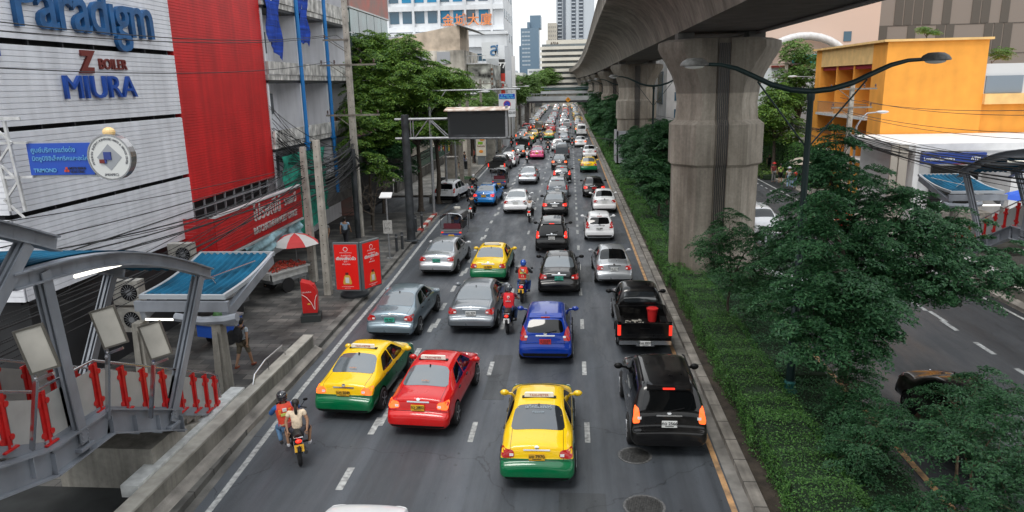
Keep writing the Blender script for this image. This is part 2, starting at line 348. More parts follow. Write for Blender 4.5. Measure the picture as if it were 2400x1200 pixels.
def proto(kind,plate=True):
    st=ST[kind]; mb=loft(st); me=mb.mesh('body',blackp,38)
    bv=BVHTree.FromPolygons([Vector(v) for v in mb.v],mb.f)
    root=thing('car',None,None,link=False); VEH[kind]=root
    body=mk('body',me,root,False)
    if kind=='pickup':
        b=MB(); # load bed
        b.b2(-.89,.89,-2.58,-.56,.50,.62)
        for s in(-1,1):
            b.b2(s*.80,s*.90,-2.58,-.56,.62,1.08); b.b2(s*.62,s*.80,-1.75,-1.05,.62,.86); b.b2(s*.78,s*.915,-2.5,-.58,1.08,1.115)
            b.b2(s*.86,s*.885,-2.5,-.6,.36,.5)
        b.b2(-.80,.80,-.64,-.56,.62,1.08)
        for k in range(9): b.b2(-.6+k*.15,-.54+k*.15,-2.5,-.66,.62,.635)
        b.build('load_bed',blackp,body,link=False)
        g=MB(); g.b2(-.795,.795,-2.62,-2.54,.56,1.10); g.b2(-.6,.6,-2.635,-2.62,.66,.72); g.b2(-.16,.16,-2.645,-2.62,.86,.93); g.build('tailgate',blackp,body,link=False)
        q=MB(); q.b2(-.86,.86,-2.78,-2.60,.40,.54); q.b2(-.3,.3,-2.82,-2.78,.36,.5); q.build('rear_bumper',chrome,root,link=False)
    def dec(nm,m,c,d,par=root,**k): return squad(bv,c,d,**k).build(nm,m,par,link=False,smooth=50)
    S=kind
    def top(nm,m,x0,x1,y0,y1,z=3,**k): return dec(nm,m,[(-x0,y0,z),(x0,y0,z),(x1,y1,z),(-x1,y1,z)],(0,0,-1),**k)
    if S=='sedan':
        top('rear_window',glass,.655,.545,-1.41,-.72,rc=.10,nx=12); top('windscreen',glassdark,.54,.67,.45,1.24,rc=.08,nx=12)
        sw=[((-1.02,1.0),(-.66,1.32),(-.20,1.37),(-.14,.995)),((-.08,.99),(-.13,1.37),(.35,1.35),(.95,.97))]
        tl=[(.50,.77),(.80,.74),(.80,.95),(.53,.93)]; wy=(-1.35,1.33); r=.32; tr=.79; py=-2.2; pz=.80; pyy=-2.13
    if S=='hatch':
        dec('rear_window',glass,[(-.60,-3,1.03),(.60,-3,1.03),(.50,-3,1.38),(-.50,-3,1.38)],(0,1,0),rc=.1,nx=10); top('windscreen',glassdark,.50,.61,.4,1.08,rc=.08,nx=10)
        sw=[((-1.45,1.04),(-1.35,1.3),(-.68,1.40),(-.62,1.03)),((-.56,1.03),(-.6,1.40),(.2,1.39),(.88,.99))]
        tl=[(.55,.80),(.80,.78),(.72,1.16),(.63,1.12)]; wy=(-1.22,1.2); r=.30; tr=.76
    if S=='suv':
        dec('rear_window',glass,[(-.66,-3,1.14),(.66,-3,1.14),(.57,-3,1.54),(-.57,-3,1.54)],(0,1,0),rc=.1,nx=10); top('windscreen',glassdark,.58,.68,.3,.93,rc=.08,nx=10)
        sw=[((-1.85,1.14),(-1.7,1.46),(-1.22,1.58),(-1.2,1.14)),((-1.12,1.14),(-1.12,1.58),(-.3,1.61),(-.28,1.12)),((-.22,1.12),(-.24,1.61),(.18,1.57),(.8,1.1))]
        tl=[(.68,.86),(.87,.84),(.80,1.22),(.71,1.18)]; wy=(-1.4,1.38); r=.36; tr=.83
    if S=='van':
        dec('rear_window',glass,[(-.66,-3,1.22),(.66,-3,1.22),(.62,-3,1.78),(-.62,-3,1.78)],(0,1,0),rc=.08,nx=10); top('windscreen',glassdark,.62,.7,1.35,2.0,rc=.06,nx=10)
        sw=[((-2.05,1.22),(-2.05,1.8),(-1.0,1.8),(-1.0,1.22)),((-.9,1.22),(-.9,1.8),(.2,1.8),(.2,1.22)),((.3,1.2),(.3,1.8),(1.2,1.75),(1.7,1.18))]
        tl=[(.72,.86),(.86,.86),(.84,1.12),(.72,1.12)]; wy=(-1.45,1.5); r=.33; tr=.8
    if S=='pickup':
        dec('rear_window',glass,[(-.6,-3,1.20),(.6,-3,1.20),(.54,-3,1.58),(-.54,-3,1.58)],(0,1,0),rc=.1,nx=10); top('windscreen',glassdark,.56,.66,.8,1.33,rc=.08,nx=10)
        sw=[((-.42,1.14),(-.36,1.55),(.2,1.60),(.24,1.13)),((.3,1.13),(.28,1.6),(.7,1.58),(1.2,1.1))]
        wy=(-1.55,1.5); r=.37; tr=.80
        for s in(-1,1):
            q=MB(); q.b2(s*.80,s*.905,-2.6,-2.5,.66,1.02); q.build('tail_light',redlens,root,link=False)
            q=MB(); q.tube([(s*.915,-1.55+.42*math.cos(a),.38+.42*math.sin(a)) for a in np.linspace(0,math.pi,12)],.035,6); q.build('wheel_arch',blackp,root,link=False)
        tl=None
    for s in(-1,1):
        for c in sw:
            dec('side_window',glassdark,[(s*.3,y,z) for y,z in c],(-s,0,0),rc=.06,nx=6,ny=4)
        ys=[c[0][0]+.12 for c in sw[:2]] if S!='van' else [.35]
        for c in sw[:2] if S!='suv' else sw[1:]:
            hy=c[0][0]+.1; h=MB(); hz=.86 if S in('sedan','hatch') else .98
            hit=bv.ray_cast(Vector((s*3,hy,hz)),Vector((-s,0,0)))[0]
            h.b2(hit.x-s*.01,hit.x+s*.025,hy,hy+.17,hz,hz+.03); h.build('door_handle',chrome if S=='suv' else blackp,root,link=False)
        my=sw[-1][3][0]-.12; mz=sw[-1][3][1]+.06; mxx={'sedan':.86,'hatch':.84}.get(S,.92); q=MB()
        q.sph((s*(mxx+.11),my,mz),(.12,.075,.085),10,6); q.beam((s*(mxx-.12),my+.02,mz-.04),(s*(mxx+.06),my,mz-.02),.05,.05); q.build('mirror',blackp,root,link=False)
        if tl:
            dec('tail_light',redlens,[(s*tl[0][0],-3,tl[0][1]),(s*tl[1][0],-3,tl[1][1]),(s*tl[2][0],-3,tl[2][1]),(s*tl[3][0],-3,tl[3][1])],(0,1,0),rc=.15,off=.012,nx=6,ny=4)
            a,b_,c_,d_=tl; m1=((a[0]+b_[0])/2-.08,lerp(a[1],d_[1],.35)); 
            dec('reverse_light',whitelens,[(s*(m1[0]-.04),-3,m1[1]-.03),(s*(m1[0]+.05),-3,m1[1]-.03),(s*(m1[0]+.05),-3,m1[1]+.03),(s*(m1[0]-.04),-3,m1[1]+.03)],(0,1,0),off=.018,nx=2,ny=2)
        fy=4; hz={'sedan':.66,'hatch':.68,'suv':.82,'van':.8,'pickup':.82}[S]
        dec('headlight',whitelens,[(s*.45,fy,hz-.06),(s*.76,fy,hz-.04),(s*.78,fy,hz+.1),(s*.5,fy,hz+.04)],(0,-1,0),rc=.15,off=.012,nx=6,ny=4)
    # front
    fz={'sedan':.5,'hatch':.52,'suv':.62,'van':.55,'pickup':.62}[S]
    dec('grille',blackp,[(-.5,4,fz-.12),(.5,4,fz-.12),(.42,4,fz+.1),(-.42,4,fz+.1)],(0,-1,0),off=.01,nx=6,ny=3)
    # rear details
    if S!='pickup':
        bz={'sedan':.33,'hatch':.38,'suv':.44,'van':.4}[S]
        dec('bumper_trim',blackp,[(-.68,-4,bz-.07),(.68,-4,bz-.07),(.72,-4,bz+.03),(-.72,-4,bz+.03)],(0,1,0),off=.008,nx=12,ny=2)
        cz={'sedan':.92,'hatch':.93,'suv':1.02,'van':1.0}[S]
        dec('boot_trim',chrome,[(-.3,-4,cz),(.3,-4,cz),(.3,-4,cz+.035),(-.3,-4,cz+.035)],(0,1,0),off=.02,nx=8,ny=1)
        dec('badge',chrome,[(-.05,-4,cz+.045),(.05,-4,cz+.045),(.05,-4,cz+.1),(-.05,-4,cz+.1)],(0,1,0),off=.02,nx=3,ny=3,rc=.3)
    if S in('hatch','suv'):
        q=MB(); t=bv.ray_cast(Vector((0,-1.45 if S=='hatch' else -1.85,4)),Vector((0,0,-1)))[0]; yy=-1.52 if S=='hatch' else -1.95
        q.prism([(-.52,yy,t.z-.05),(.52,yy,t.z-.05),(.5,yy+.25,t.z+.02),(-.5,yy+.25,t.z+.02)],(0,0,.025)); q.build('spoiler',blackp,root,link=False)
        q=MB(); q.b2(-.14,.14,yy-.012,yy+.02,t.z-.04,t.z-.005); q.build('high_brake_light',redlens,root,link=False)
        z={'hatch':1.05,'suv':1.16}[S]; q=MB(); h=bv.ray_cast(Vector((0,-4,z)),Vector((0,1,0)))[0]; q.beam((0,h.y-.03,z-.02),(.36,h.y-.0,z+.05),.02,.02); q.build('wiper',blackp,root,link=False)
    if S=='suv':
        for s in(-1,1):
            q=MB(); q.tube([(s*.6,-1.7,1.70),(s*.6,-1.6,1.77),(s*.6,-.2,1.79),(s*.6,0,1.73)],.02,6); q.build('roof_rail',blackp,root,link=False)
    if S in('sedan','hatch'):
        q=MB(); t=bv.ray_cast(Vector((0,-.75 if S=='sedan' else -1.25,4)),Vector((0,0,-1)))[0]; q.prism([(0,t.y-.08,t.z-.01),(0,t.y+.1,t.z-.01),(0,t.y-.05,t.z+.06)],(.02,0,0)); q.build('aerial',blackp,root,link=False)
    # plate
    pzz={'sedan':.80,'hatch':.78,'suv':.86,'van':.78,'pickup':.47}[S]
    if S=='pickup': py=-2.84
    else: py=min(bv.ray_cast(Vector((0,-4,pzz+dz)),Vector((0,1,0)))[0].y for dz in(-.08,.08))-.015
    q=MB(); q.b2(-.18,.18,py-.02,py,pzz-.08,pzz+.08); q.build('number_plate',platew,root,link=False)
    root['pl']=(py-.022,pzz)
    wheels(root,wy,tr,r)
    root['wy']=wy; root['wr']=r+.045; root['len']=-st[0][0] if S!='pickup' else 2.8
    return root
for k in ST: proto(k)
COLS=dict(white=((.78,.79,.8),.05),silver=((.42,.44,.46),.65),grey=((.17,.19,.21),.6),bluegrey=((.2,.26,.3),.6),black=((.003,.003,.0035),.0),darkgrey=((.022,.023,.025),.3),blue=((.002,.035,.30),.2),skyblue=((.01,.22,.62),.1),red=((.58,.008,.008),.05),gold=((.35,.3,.2),.5),pink=((.6,.06,.2),.1),green=((.01,.2,.06),.1),brown=((.09,.045,.03),.3))
YG=((.88,.56,.008),(.0,.13,.045))
def car(kind,colour,x,y,rz=0,label='',cat='car',name=None,group=None,taxi=False,plate=None,plc='w',lit=0,glassm=None,scale=None,face=1,trim=0,extra=None):
    pr=VEH[kind]; wy=tuple(pr['wy']); wr=pr['wr']
    if colour=='taxi': pm=paint('taxi_yellow_green'+kind,YG[0],YG[1],.74,wy,wr,0,rf=.3)
    else:
        c,m_=COLS[colour]; pm=paint(colour+('_trim' if trim else '')+kind,c,None,.74,wy,wr,m_,trim,rf=.3)
    over=dict(body=pm,load_bed=blackp if 0 else pm,tailgate=pm,spoiler=pm)
    if colour in('white','red','blue','silver','grey','bluegrey','taxi','skyblue') : over['mirror']=PC.get(('mir',colour)) or PC.setdefault(('mir',colour),mat('mirror_'+colour,(YG[0] if colour=='taxi' else COLS[colour][0]),.3,coat=1))
    over['number_plate']=dict(w=platew,y=platey,g=plateg,r=plater)[plc]
    if lit: over['tail_light']=redlit if lit==1 else amberlit; over['high_brake_light']=redlit
    if glassm: over['rear_window']=glassm
    r=dup(pr,over)
    if name is None: name={'suv':'car','hatch':'hatchback_car','sedan':'sedan_car','van':'van','pickup':'pickup_truck'}[kind] if not(colour=='taxi' or taxi) else 'taxi'
    r.name=name; KIDS[r.name]=KIDS.get(r.name,[]) or [c for c in r.children]
    for k in('pl','wy','wr','len'):
        if k in r: del r[k]
    r.rotation_euler=(0,0,rz+(math.pi if face<0 else 0)); r.location=(x,y,.012)
    if scale: r.scale=scale
    tag(r,label,cat,group)
    if (colour=='taxi' or taxi):
        s=MB(); s.prism([(-.36,-.42,1.47),(.36,-.42,1.47),(.33,-.34,1.47),(-.33,-.34,1.47)],(0,0,.11)); so_=s.build('roof_sign',signw,r)
        if y<24: text('sign_lettering','TAXI-METER',.085,mat('sign_red',(.4,.03,.02),.5),so_,(0,-.425,1.525),ext=.002)
        k_=MB(); k_.b2(-.42,.42,-.44,-.32,1.455,1.475); k_.build('sign_base',blackp,r)
    if plate:
        py,pz=pr['pl']
        for c in r.children:
            if c.name.startswith('number_plate'):
                text('plate_lettering',plate,.105,plateink,c,(0,py-.003,pz+.015),ext=.001,bold=.002); 
                q=MB(); q.b2(-.1,.1,py-.003,py,pz-.055,pz-.04); q.build('plate_province',plateink,c)
    return r
# ---------------- people ----------------
def skin_mesh(nodes,edges,root,sub=2):
    names=list(nodes); me=bpy.data.meshes.new('sk'); me.from_pydata([nodes[n][0] for n in names],[(names.index(a),names.index(b)) for a,b in edges],[])
    ob=bpy.data.objects.new('sk',me); md=ob.modifiers.new('s','SKIN'); md.branch_smoothing=.6; md.use_smooth_shade=True
    if not me.skin_vertices: 
        bm=bmesh.new(); bm.from_mesh(me); bm.verts.layers.skin.verify(); bm.to_mesh(me); bm.free()
    for i,n in enumerate(names):
        r=nodes[n][1]; r=r if isinstance(r,tuple) else (r,r); sv=me.skin_vertices[0].data[i]; sv.radius=r; sv.use_root=(n==root)
    m2=ob.modifiers.new('u','SUBSURF'); m2.levels=sub; m2.render_levels=sub
    r=evalmesh(ob); bpy.data.objects.remove(ob); return r
def mesh_of(me,mats):
    me.materials.clear(); me.materials.append(mats); me.shade_smooth(); return me
skin1=mat('skin_tan',(.36,.2,.12),.55)
POSE={
 'ride':dict(pel=(0,-.12,.86),ws=(0,-.10,1.0),ch=(0,-.03,1.24),nk=(0,.02,1.42),hd=(0,.05,1.56),sh=(.19,-.02,1.36),el=(.33,.16,1.14),wr=(.33,.40,1.08),hp=(.10,-.1,.84),kn=(.24,.28,.72),an=(.22,.10,.36),to=(.23,.24,.31)),
 'pillion':dict(pel=(0,-.42,.92),ws=(0,-.42,1.06),ch=(0,-.36,1.29),nk=(0,-.30,1.46),hd=(0,-.26,1.59),sh=(.17,-.35,1.41),el=(.27,-.42,1.16),wr=(.24,-.52,.95),hp=(.09,-.4,.90),kn=(.30,-.12,.84),an=(.26,-.22,.46),to=(.28,-.08,.40)),
 'stand':dict(pel=(0,0,.92),ws=(0,0,1.06),ch=(0,0,1.28),nk=(0,.01,1.46),hd=(0,.03,1.60),sh=(.19,0,1.40),el=(.25,-.01,1.13),wr=(.25,.08,.90),hp=(.09,0,.90),kn=(.11,.02,.49),an=(.12,-.02,.09),to=(.13,.12,.04)),
}
def person(pose,label,loc,rz=0,top=(.5,.5,.5),sleeve='short',bot=(.03,.03,.04),leg='long',shoe=(.03,.03,.03),head='hair',hc=(.012,.011,.01),detail=True,group=None,walk=0,extra=(),sc=1,cat='person'):
    J=dict(POSE[pose]); N={}
    def two(k,s): 
        p=list(J[k]); p[0]*=s
        if walk and k in('kn','an','to'): p[1]+=s*walk*{'kn':.13,'an':.26,'to':.26}[k]; p[2]+=(.05 if s*walk<0 and k!='kn' else 0)
        if walk and k in('el','wr'): p[1]-=s*walk*{'el':.07,'wr':.18}[k]
        return tuple(p)
    N={'pel':(J['pel'],(.14,.11)),'ws':(J['ws'],(.125,.10)),'ch':(J['ch'],(.15,.11)),'nk0':(tuple(np.array(J['nk'])-[0,0,.04]),.06),'nk':(J['nk'],.052),
       'hd0':(tuple((np.array(J['nk'])+np.array(J['hd']))/2+[0,.015,0]),.075),'hd':(J['hd'],(.078,.095)),'hd2':(tuple(np.array(J['hd'])+[0,-.005,.075]),.06)}
    E=[('pel','ws'),('ws','ch'),('ch','nk0'),('nk0','nk'),('nk','hd0'),('hd0','hd'),('hd','hd2')]
    for s,t in((-1,'l'),(1,'r')):
        for k,r in(('sh',.058),('el',.042),('wr',.027),('hp',.085),('kn',.058),('an',.038),('to',.03)): N[k+t]=(two(k,s),r)
        w_=np.array(two('wr',s)); e_=np.array(two('el',s)); d=(w_-e_)/np.linalg.norm(w_-e_); N['pa'+t]=(tuple(w_+d*.07),(.036,.02))
        E+=[('ch','sh'+t),('sh'+t,'el'+t),('el'+t,'wr'+t),('wr'+t,'pa'+t),('pel','hp'+t),('hp'+t,'kn'+t),('kn'+t,'an'+t),('an'+t,'to'+t)]
    root=thing('person',label,cat,loc,rz,group)
    me=skin_mesh(N,E,'pel',2)
    mb=MB()
    for s,t in((-1,'l'),(1,'r')):
        p=np.array(N['pa'+t][0]); w_=np.array(N['wr'+t][0]); d=(p-w_)/np.linalg.norm(p-w_); sd=np.array([1.,0,0]); sd-=d*sd.dot(d); sd/=np.linalg.norm(sd); up=np.cross(sd,d)*(1 if np.cross(sd,d)[2]<0 else -1)
        for i,L in enumerate((.062,.072,.068,.052)):
            b=p+sd*(i-1.5)*.018+d*.015; mb.tube([b,b+d*L*.5+up*.008,b+d*L*.8+up*.03],[.009,.008,.006],5)
        b=w_+d*.035-sd*s*.028; mb.tube([b,b-sd*s*.02+d*.03,b-sd*s*.022+d*.055],[.011,.009,.007],5)
    hd=np.array(J['hd'])
    mb.tube([hd+[0,.08,0],hd+[0,.112,-.022]],[.012,.016],5)
    for s in(-1,1): mb.sph(hd+[s*.082,0,-.01],(.012,.025,.035),6,5)
    fm=mb.mesh('f',skin1,60); bm=bmesh.new(); bm.from_mesh(me); bm.from_mesh(fm); bm.to_mesh(me); bm.free()
    mk('body',mesh_of(me,skin1),root)
    def grow(ks,add,edges,rt,nm,col,trunc={}):
        n={k:(trunc.get(k,N[k][0]),tuple(x+add for x in (N[k][1] if isinstance(N[k][1],tuple) else (N[k][1],)*2))) for k in ks}
        m=mesh_of(skin_mesh(n,[e for e in edges if e[0] in ks and e[1] in ks],rt,2),mat('cloth_%.2f_%.2f_%.2f'%col,col,.85,noise=(9,.25),bump=(16,.9))); return mk(nm,m,root)
    ks=['pel','ws','ch','nk0','shl','shr','ell','elr']; tr={}
    if sleeve=='long': ks+=['wrl','wrr']
    elif sleeve=='short':
        for t in'lr': tr['el'+t]=tuple(np.array(N['sh'+t][0])*.45+np.array(N['el'+t][0])*.55)
    else: ks=ks[:6]
    tr['nk0']=tuple(np.array(N['nk0'][0])-[0,0,.03])
    N2=N['nk0']; N['nk0']=(N2[0],.06)
    grow(ks,.022,E,'ch','vest' if sleeve=='none' else 'shirt',top,tr)
    ks=['pel','hpl','hpr','knl','knr']; tr={}
    if leg=='long': ks+=['anl','anr']
    grow(ks,.018,E,'pel','trousers' if leg=='long' else 'shorts',bot,tr)
    for t in'lr':
        a=np.array(N['an'+t][0]); b=np.array(N['to'+t][0]); q=MB(); q.tube([a-[0,.05,.03],a-[0,.02,.03],b-[0,.02,0],b+[0,.03,-.005]],[.035,.045,.042,.028],8); q.build('shoe',mat('shoe_%.2f%.2f%.2f'%shoe,shoe,.6),root,60)
    for s in(-1,1):
        q=MB(); q.sph(hd+[s*.03,.088,.012],.011,6,5); q.build('eye',mat('eye_dark',(.02,.015,.012),.3),root)
    q=MB(); q.b2(-.025+hd[0],.025+hd[0],hd[1]+.085,hd[1]+.096,hd[2]-.056,hd[2]-.046); q.build('mouth',mat('lip',(.3,.09,.08),.6),root)
    if head=='hair' or head=='pony':
        q=MB(); q.sph(hd+[0,-.018,.032],(.098,.108,.098),14,10); q.sph(hd+[0,-.045,-.02],(.085,.075,.085),12,8); o=q.build('hair',mat('hair_black',(.012,.011,.01),.45,bump=(60,.5)),root,60)
        if head=='pony':
            q=MB(); q.tube([hd+[0,-.11,.02],hd+[0,-.16,-.03],hd+[-.0,-.17,-.17],hd+[.01,-.14,-.30],hd+[.02,-.12,-.38]],[.02,.035,.042,.03,.006],8); q.build('ponytail',mat('hair_black',(.012,.011,.01),.45),root,60)
    elif head=='helmet':
        q=MB(); q.sph(hd+[0,-.005,.03],(.135,.15,.13),16,10); q.sph(hd+[0,-.03,-.03],(.125,.12,.10),14,8); q.build('helmet',mat('helmet_%.2f%.2f%.2f'%hc,hc,.18,coat=1),root,60)
        q=MB(); q.sph(hd+[0,.045,.02],(.118,.118,.07),12,6); q.build('visor',glassdark,root,60)
    elif head=='hat':
        q=MB(); q.lathe([(.19,.05),(.19,.06),(.10,.075),(.095,.14),(.06,.16),(.001,.165)],hd[0],hd[1],hd[2],14); q.build('hat',mat('hat_%.2f%.2f%.2f'%hc,hc,.8),root,60)
    root.scale=(sc,)*3
    return root
def bodypart(root,name,mb,m,smooth=40): return mb.build(name,m,root,smooth)
# ---------------- motorcycles ----------------
def moto_proto():
    root=thing('motorcycle',None,None,link=False)
    for nm,y in(('wheel',-.6),('wheel',.63)):
        w_=thing(nm,None,None,(0,y,.29),0,link=False); w_.parent=root; KIDS.setdefault(root.name,[]).append(w_)
        t=MB(); t.lathe([(.22,-.05),(.27,-.05),(.29,-.02),(.29,.02),(.27,.05),(.22,.05)],axis='x',seg=20); t.build('tyre',rubber,w_,link=False,smooth=30)
        t=MB(); t.lathe([(.19,-.03),(.222,-.03),(.222,.03),(.19,.03)],axis='x',seg=20); t.lathe([(.05,-.05),(.05,.05)],axis='x',seg=10)
        for k in range(5):
            a=2*math.pi*k/5; t.beam((0,0,0),(0,.2*math.cos(a),.2*math.sin(a)),.03,.02)
        t.build('rim',rimm,w_,link=False,smooth=30)
    b=MB(); b.tube([(0,-.85,.74),(0,-.5,.68),(0,-.1,.6),(0,.15,.5),(0,.38,.62),(0,.48,.86)],[.06,.13,.13,.10,.12,.09],10)
    b.tube([(0,.2,.35),(0,-.2,.35)],[.12,.14],8); b.tube([(-.1,.5,.86),(.1,.5,.86)],.09,8); b.prism([(-.2,.3,.3),(-.14,.42,.85),(.14,.42,.85),(.2,.3,.3)],(0,.03,0))
    b.build('body_fairing',blackp,root,link=False,smooth=50)
    b=MB(); b.tube([(0,-.78,.79),(0,-.55,.81),(0,-.2,.77),(0,.08,.72)],[.10,.13,.13,.06],10); b.v=[(x,y,z if z>.76 else .76+(z-.76)*.4) for x,y,z in b.v]; b.build('seat',mat('seat_vinyl',(.02,.02,.02),.5),root,link=False,smooth=50)
    b=MB(); b.tube([(-.34,.36,1.03),(-.2,.44,1.05),(0,.47,1.0),(.2,.44,1.05),(.34,.36,1.03)],.016,8); b.sph((0,.5,1.0),(.12,.1,.1),10,8); b.build('handlebar',blackp,root,link=False,smooth=50)
    for s in(-1,1):
        b=MB(); b.tube([(s*.2,.44,1.05),(s*.3,.42,1.2)],.008,6); b.sph((s*.33,.42,1.24),(.06,.02,.04),10,6); b.build('mirror',blackp,root,link=False,smooth=50)
        b=MB(); b.tube([(s*.09,-.6,.29),(s*.09,-.55,.62)],.022,8); b.build('shock_absorber',chrome,root,link=False)
        b=MB(); b.tube([(s*.07,.63,.29),(s*.07,.48,.85)],.022,8); b.build('fork',chrome,root,link=False)
        b=MB(); b.beam((s*.1,-.05,.32),(s*.28,-.05,.33),.06,.03); b.build('footrest',rubber,root,link=False)
    b=MB(); b.tube([(.11,.1,.28),(.13,-.3,.3),(.14,-.45,.34),(.15,-.85,.42)],[.02,.03,.05,.05],10); b.build('exhaust',mat('exhaust_steel',(.1,.1,.1),.3,.8),root,link=False,smooth=50)
    b=MB(); b.tube([(0,-.95,.5),(0,-.87,.6),(0,-.72,.64),(0,-.5,.62)],[.05,.075,.08,.08],8); b.build('mudguard',blackp,root,link=False,smooth=50)
    b=MB(); b.tube([(0,.93,.42),(0,.82,.56),(0,.64,.6),(0,.48,.55)],[.05,.07,.07,.05],8); b.build('front_mudguard',blackp,root,link=False,smooth=50)
    b=MB(); b.tube([(-.1,-.6,.80),(-.1,-.88,.84),(.1,-.88,.84),(.1,-.6,.80)],.014,6); b.build('grab_rail',chrome,root,link=False)
    b=MB(); b.sph((0,-.88,.75),(.08,.05,.05),10,8); b.build('tail_light',redlit,root,link=False,smooth=60)
    b=MB(); b.add([(-.11,-.95,.50),(.11,-.95,.50),(.11,-.91,.67),(-.11,-.91,.67),(-.11,-.94,.50),(.11,-.94,.50),(.11,-.90,.67),(-.11,-.90,.67)],[(0,1,2,3),(7,6,5,4),(0,4,5,1),(3,2,6,7),(0,3,7,4),(1,5,6,2)]); b.build('number_plate',platew,root,link=False,smooth=20)
    return root
MOTO=moto_proto()
def motorcycle(x,y,label,rz=0,plate='w',fair=None,group='motorcycles weaving between the cars',txt=None,lit=True):
    ov=dict(number_plate={'w':platew,'y':platey}[plate]); 
    if fair: ov['body_fairing']=mat('moto_paint_%.2f%.2f%.2f'%fair,fair,.25,coat=1); ov['front_mudguard']=ov['body_fairing']
    if not lit: ov['tail_light']=redlens
    m=dup(MOTO,ov); m.location=(x,y,.012); m.rotation_euler=(0,0,rz); tag(m,label,'motorcycle',group)
    if txt:
        pl=[c for c in m.children if c.name.startswith('number_plate')][0]
        for i,t in enumerate(txt): text('plate_lettering',t,.075,plateink,pl,(0,-.945+.01*i*-1+.012-.012,.62-.075*i),ext=.006)
    return m
# ---------------- ground, road, median ----------------
def shift(Y): return -1.1*(max(Y,0)/211)**1.5
YS=list(np.arange(-6,60,2))+list(np.arange(60,200,8))+list(np.arange(200,640,20))
def xk(Y): return interp(Y,[0,13,20,26,33,40,49,64,115,200],[-8.45,-8.5,-8.85,-9.0,-9.1,-9.35,-9.6,-9.75,-10.1,-10.1])+shift(Y)*.6
def xe(Y): return xk(Y)+.5
def strip(name,f0,f1,z,m,ys=YS,zf=None,thick=0,nx=1):
    v=[];f=[]
    for Y in ys:
        a,b=f0(Y),f1(Y)
        for i in range(nx+1): v.append((lerp(a,b,i/nx),Y,z))
    n=nx+1
    for j in range(len(ys)-1):
        for i in range(nx): f.append((j*n+i,j*n+i+1,(j+1)*n+i+1,(j+1)*n+i))
    mb=MB().add(v,f); return mb
def curb(name,f0,f1,z0,z1,m,ys=YS):
    v=[];f=[]
    for Y in ys: a,b=f0(Y),f1(Y); v+=[(a,Y,z0),(a,Y,z1),(b,Y,z1),(b,Y,z0)]
    for j in range(len(ys)-1):
        for i in range(3): f.append((j*4+i,j*4+i+1,j*4+4+i+1,j*4+4+i))
    f+= [(0,1,2,3),tuple(len(v)-4+i for i in range(4))]
    o=MB().add(v,f).build(name,m,smooth=20); return structure(o)
def asphalt(name,base):
    m=bpy.data.materials.new(name); m.use_nodes=True; t=m.node_tree; N=t.nodes; L=t.links; b=N['Principled BSDF']
    tc=N.new('ShaderNodeTexCoord')
    def noise(sc,vec=None,det=6,rough=.6):
        n=N.new('ShaderNodeTexNoise'); n.inputs['Scale'].default_value=sc; n.inputs['Detail'].default_value=det; n.inputs['Roughness'].default_value=rough
        mp=N.new('ShaderNodeMapping'); mp.inputs['Scale'].default_value=vec or (1,1,1); L.new(tc.outputs['Object'],mp.inputs[0]); L.new(mp.outputs[0],n.inputs['Vector']); return n.outputs[0]
    def ramp(src,a,b_,c0,c1):
        r=N.new('ShaderNodeMapRange'); r.inputs[1].default_value=a; r.inputs[2].default_value=b_; r.inputs[3].default_value=c0; r.inputs[4].default_value=c1; L.new(src,r.inputs[0]); return r.outputs[0]
    def mul(a,b_):
        n=N.new('ShaderNodeMath'); n.operation='MULTIPLY'; L.new(a,n.inputs[0]); L.new(b_,n.inputs[1]); return n.outputs[0]
    v=ramp(noise(1,(.9,.02,1)),.35,.65,.68,1.28)
    v=mul(v,ramp(noise(.35),.3,.7,.82,1.15)); v=mul(v,ramp(noise(5,None,3,.5),.68,.73,1,.45)); v=mul(v,ramp(noise(1,(2.6,.05,1),5),.5,.62,1,.84)); v=mul(v,ramp(noise(45,None,2),.3,.7,.82,1.18)); v=mul(v,ramp(noise(2.2,None,8,.75),.62,.72,1,.62)); 
    vo=N.new('ShaderNodeTexVoronoi'); vo.feature='DISTANCE_TO_EDGE'; vo.inputs['Scale'].default_value=.22; mp=N.new('ShaderNodeMapping'); L.new(tc.outputs['Object'],mp.inputs[0])
    ad=N.new('ShaderNodeVectorMath'); ad.operation='ADD'; nn=N.new('ShaderNodeTexNoise'); nn.inputs['Scale'].default_value=1.2; nn.inputs['Detail'].default_value=8; L.new(tc.outputs['Object'],nn.inputs['Vector']); L.new(mp.outputs[0],ad.inputs[0]); L.new(nn.outputs['Color'],ad.inputs[1]); L.new(ad.outputs[0],vo.inputs['Vector'])
    v=mul(v,ramp(vo.outputs['Distance'],.0,.005,.45,1))
    sx=N.new('ShaderNodeSeparateXYZ'); L.new(tc.outputs['Object'],sx.inputs[0]); m1=N.new('ShaderNodeMath'); m1.operation='MULTIPLY_ADD'; m1.inputs[1].default_value=2.067; m1.inputs[2].default_value=.75; L.new(sx.outputs[0],m1.inputs[0]); m2=N.new('ShaderNodeMath'); m2.operation='SINE'; L.new(m1.outputs[0],m2.inputs[0]); v=mul(v,ramp(m2.outputs[0],-1,1,.86,1.1)); v=mul(v,ramp(noise(.9,(1,.35,1),9,.8),.6,.66,1,.72))
    cm=N.new('ShaderNodeMix'); cm.data_type='RGBA'; cm.blend_type='MULTIPLY'; cm.inputs[0].default_value=1; cm.inputs[6].default_value=(*base,1); L.new(v,cm.inputs[7]); L.new(cm.outputs[2],b.inputs['Base Color'])
    L.new(ramp(noise(1.3,(1,.2,1)),.35,.65,.38,.72),b.inputs['Roughness'])
    bp=N.new('ShaderNodeBump'); bp.inputs['Strength'].default_value=.35; bp.inputs['Distance'].default_value=.01; L.new(noise(90,None,3),bp.inputs['Height']); L.new(bp.outputs[0],b.inputs['Normal'])
    return m
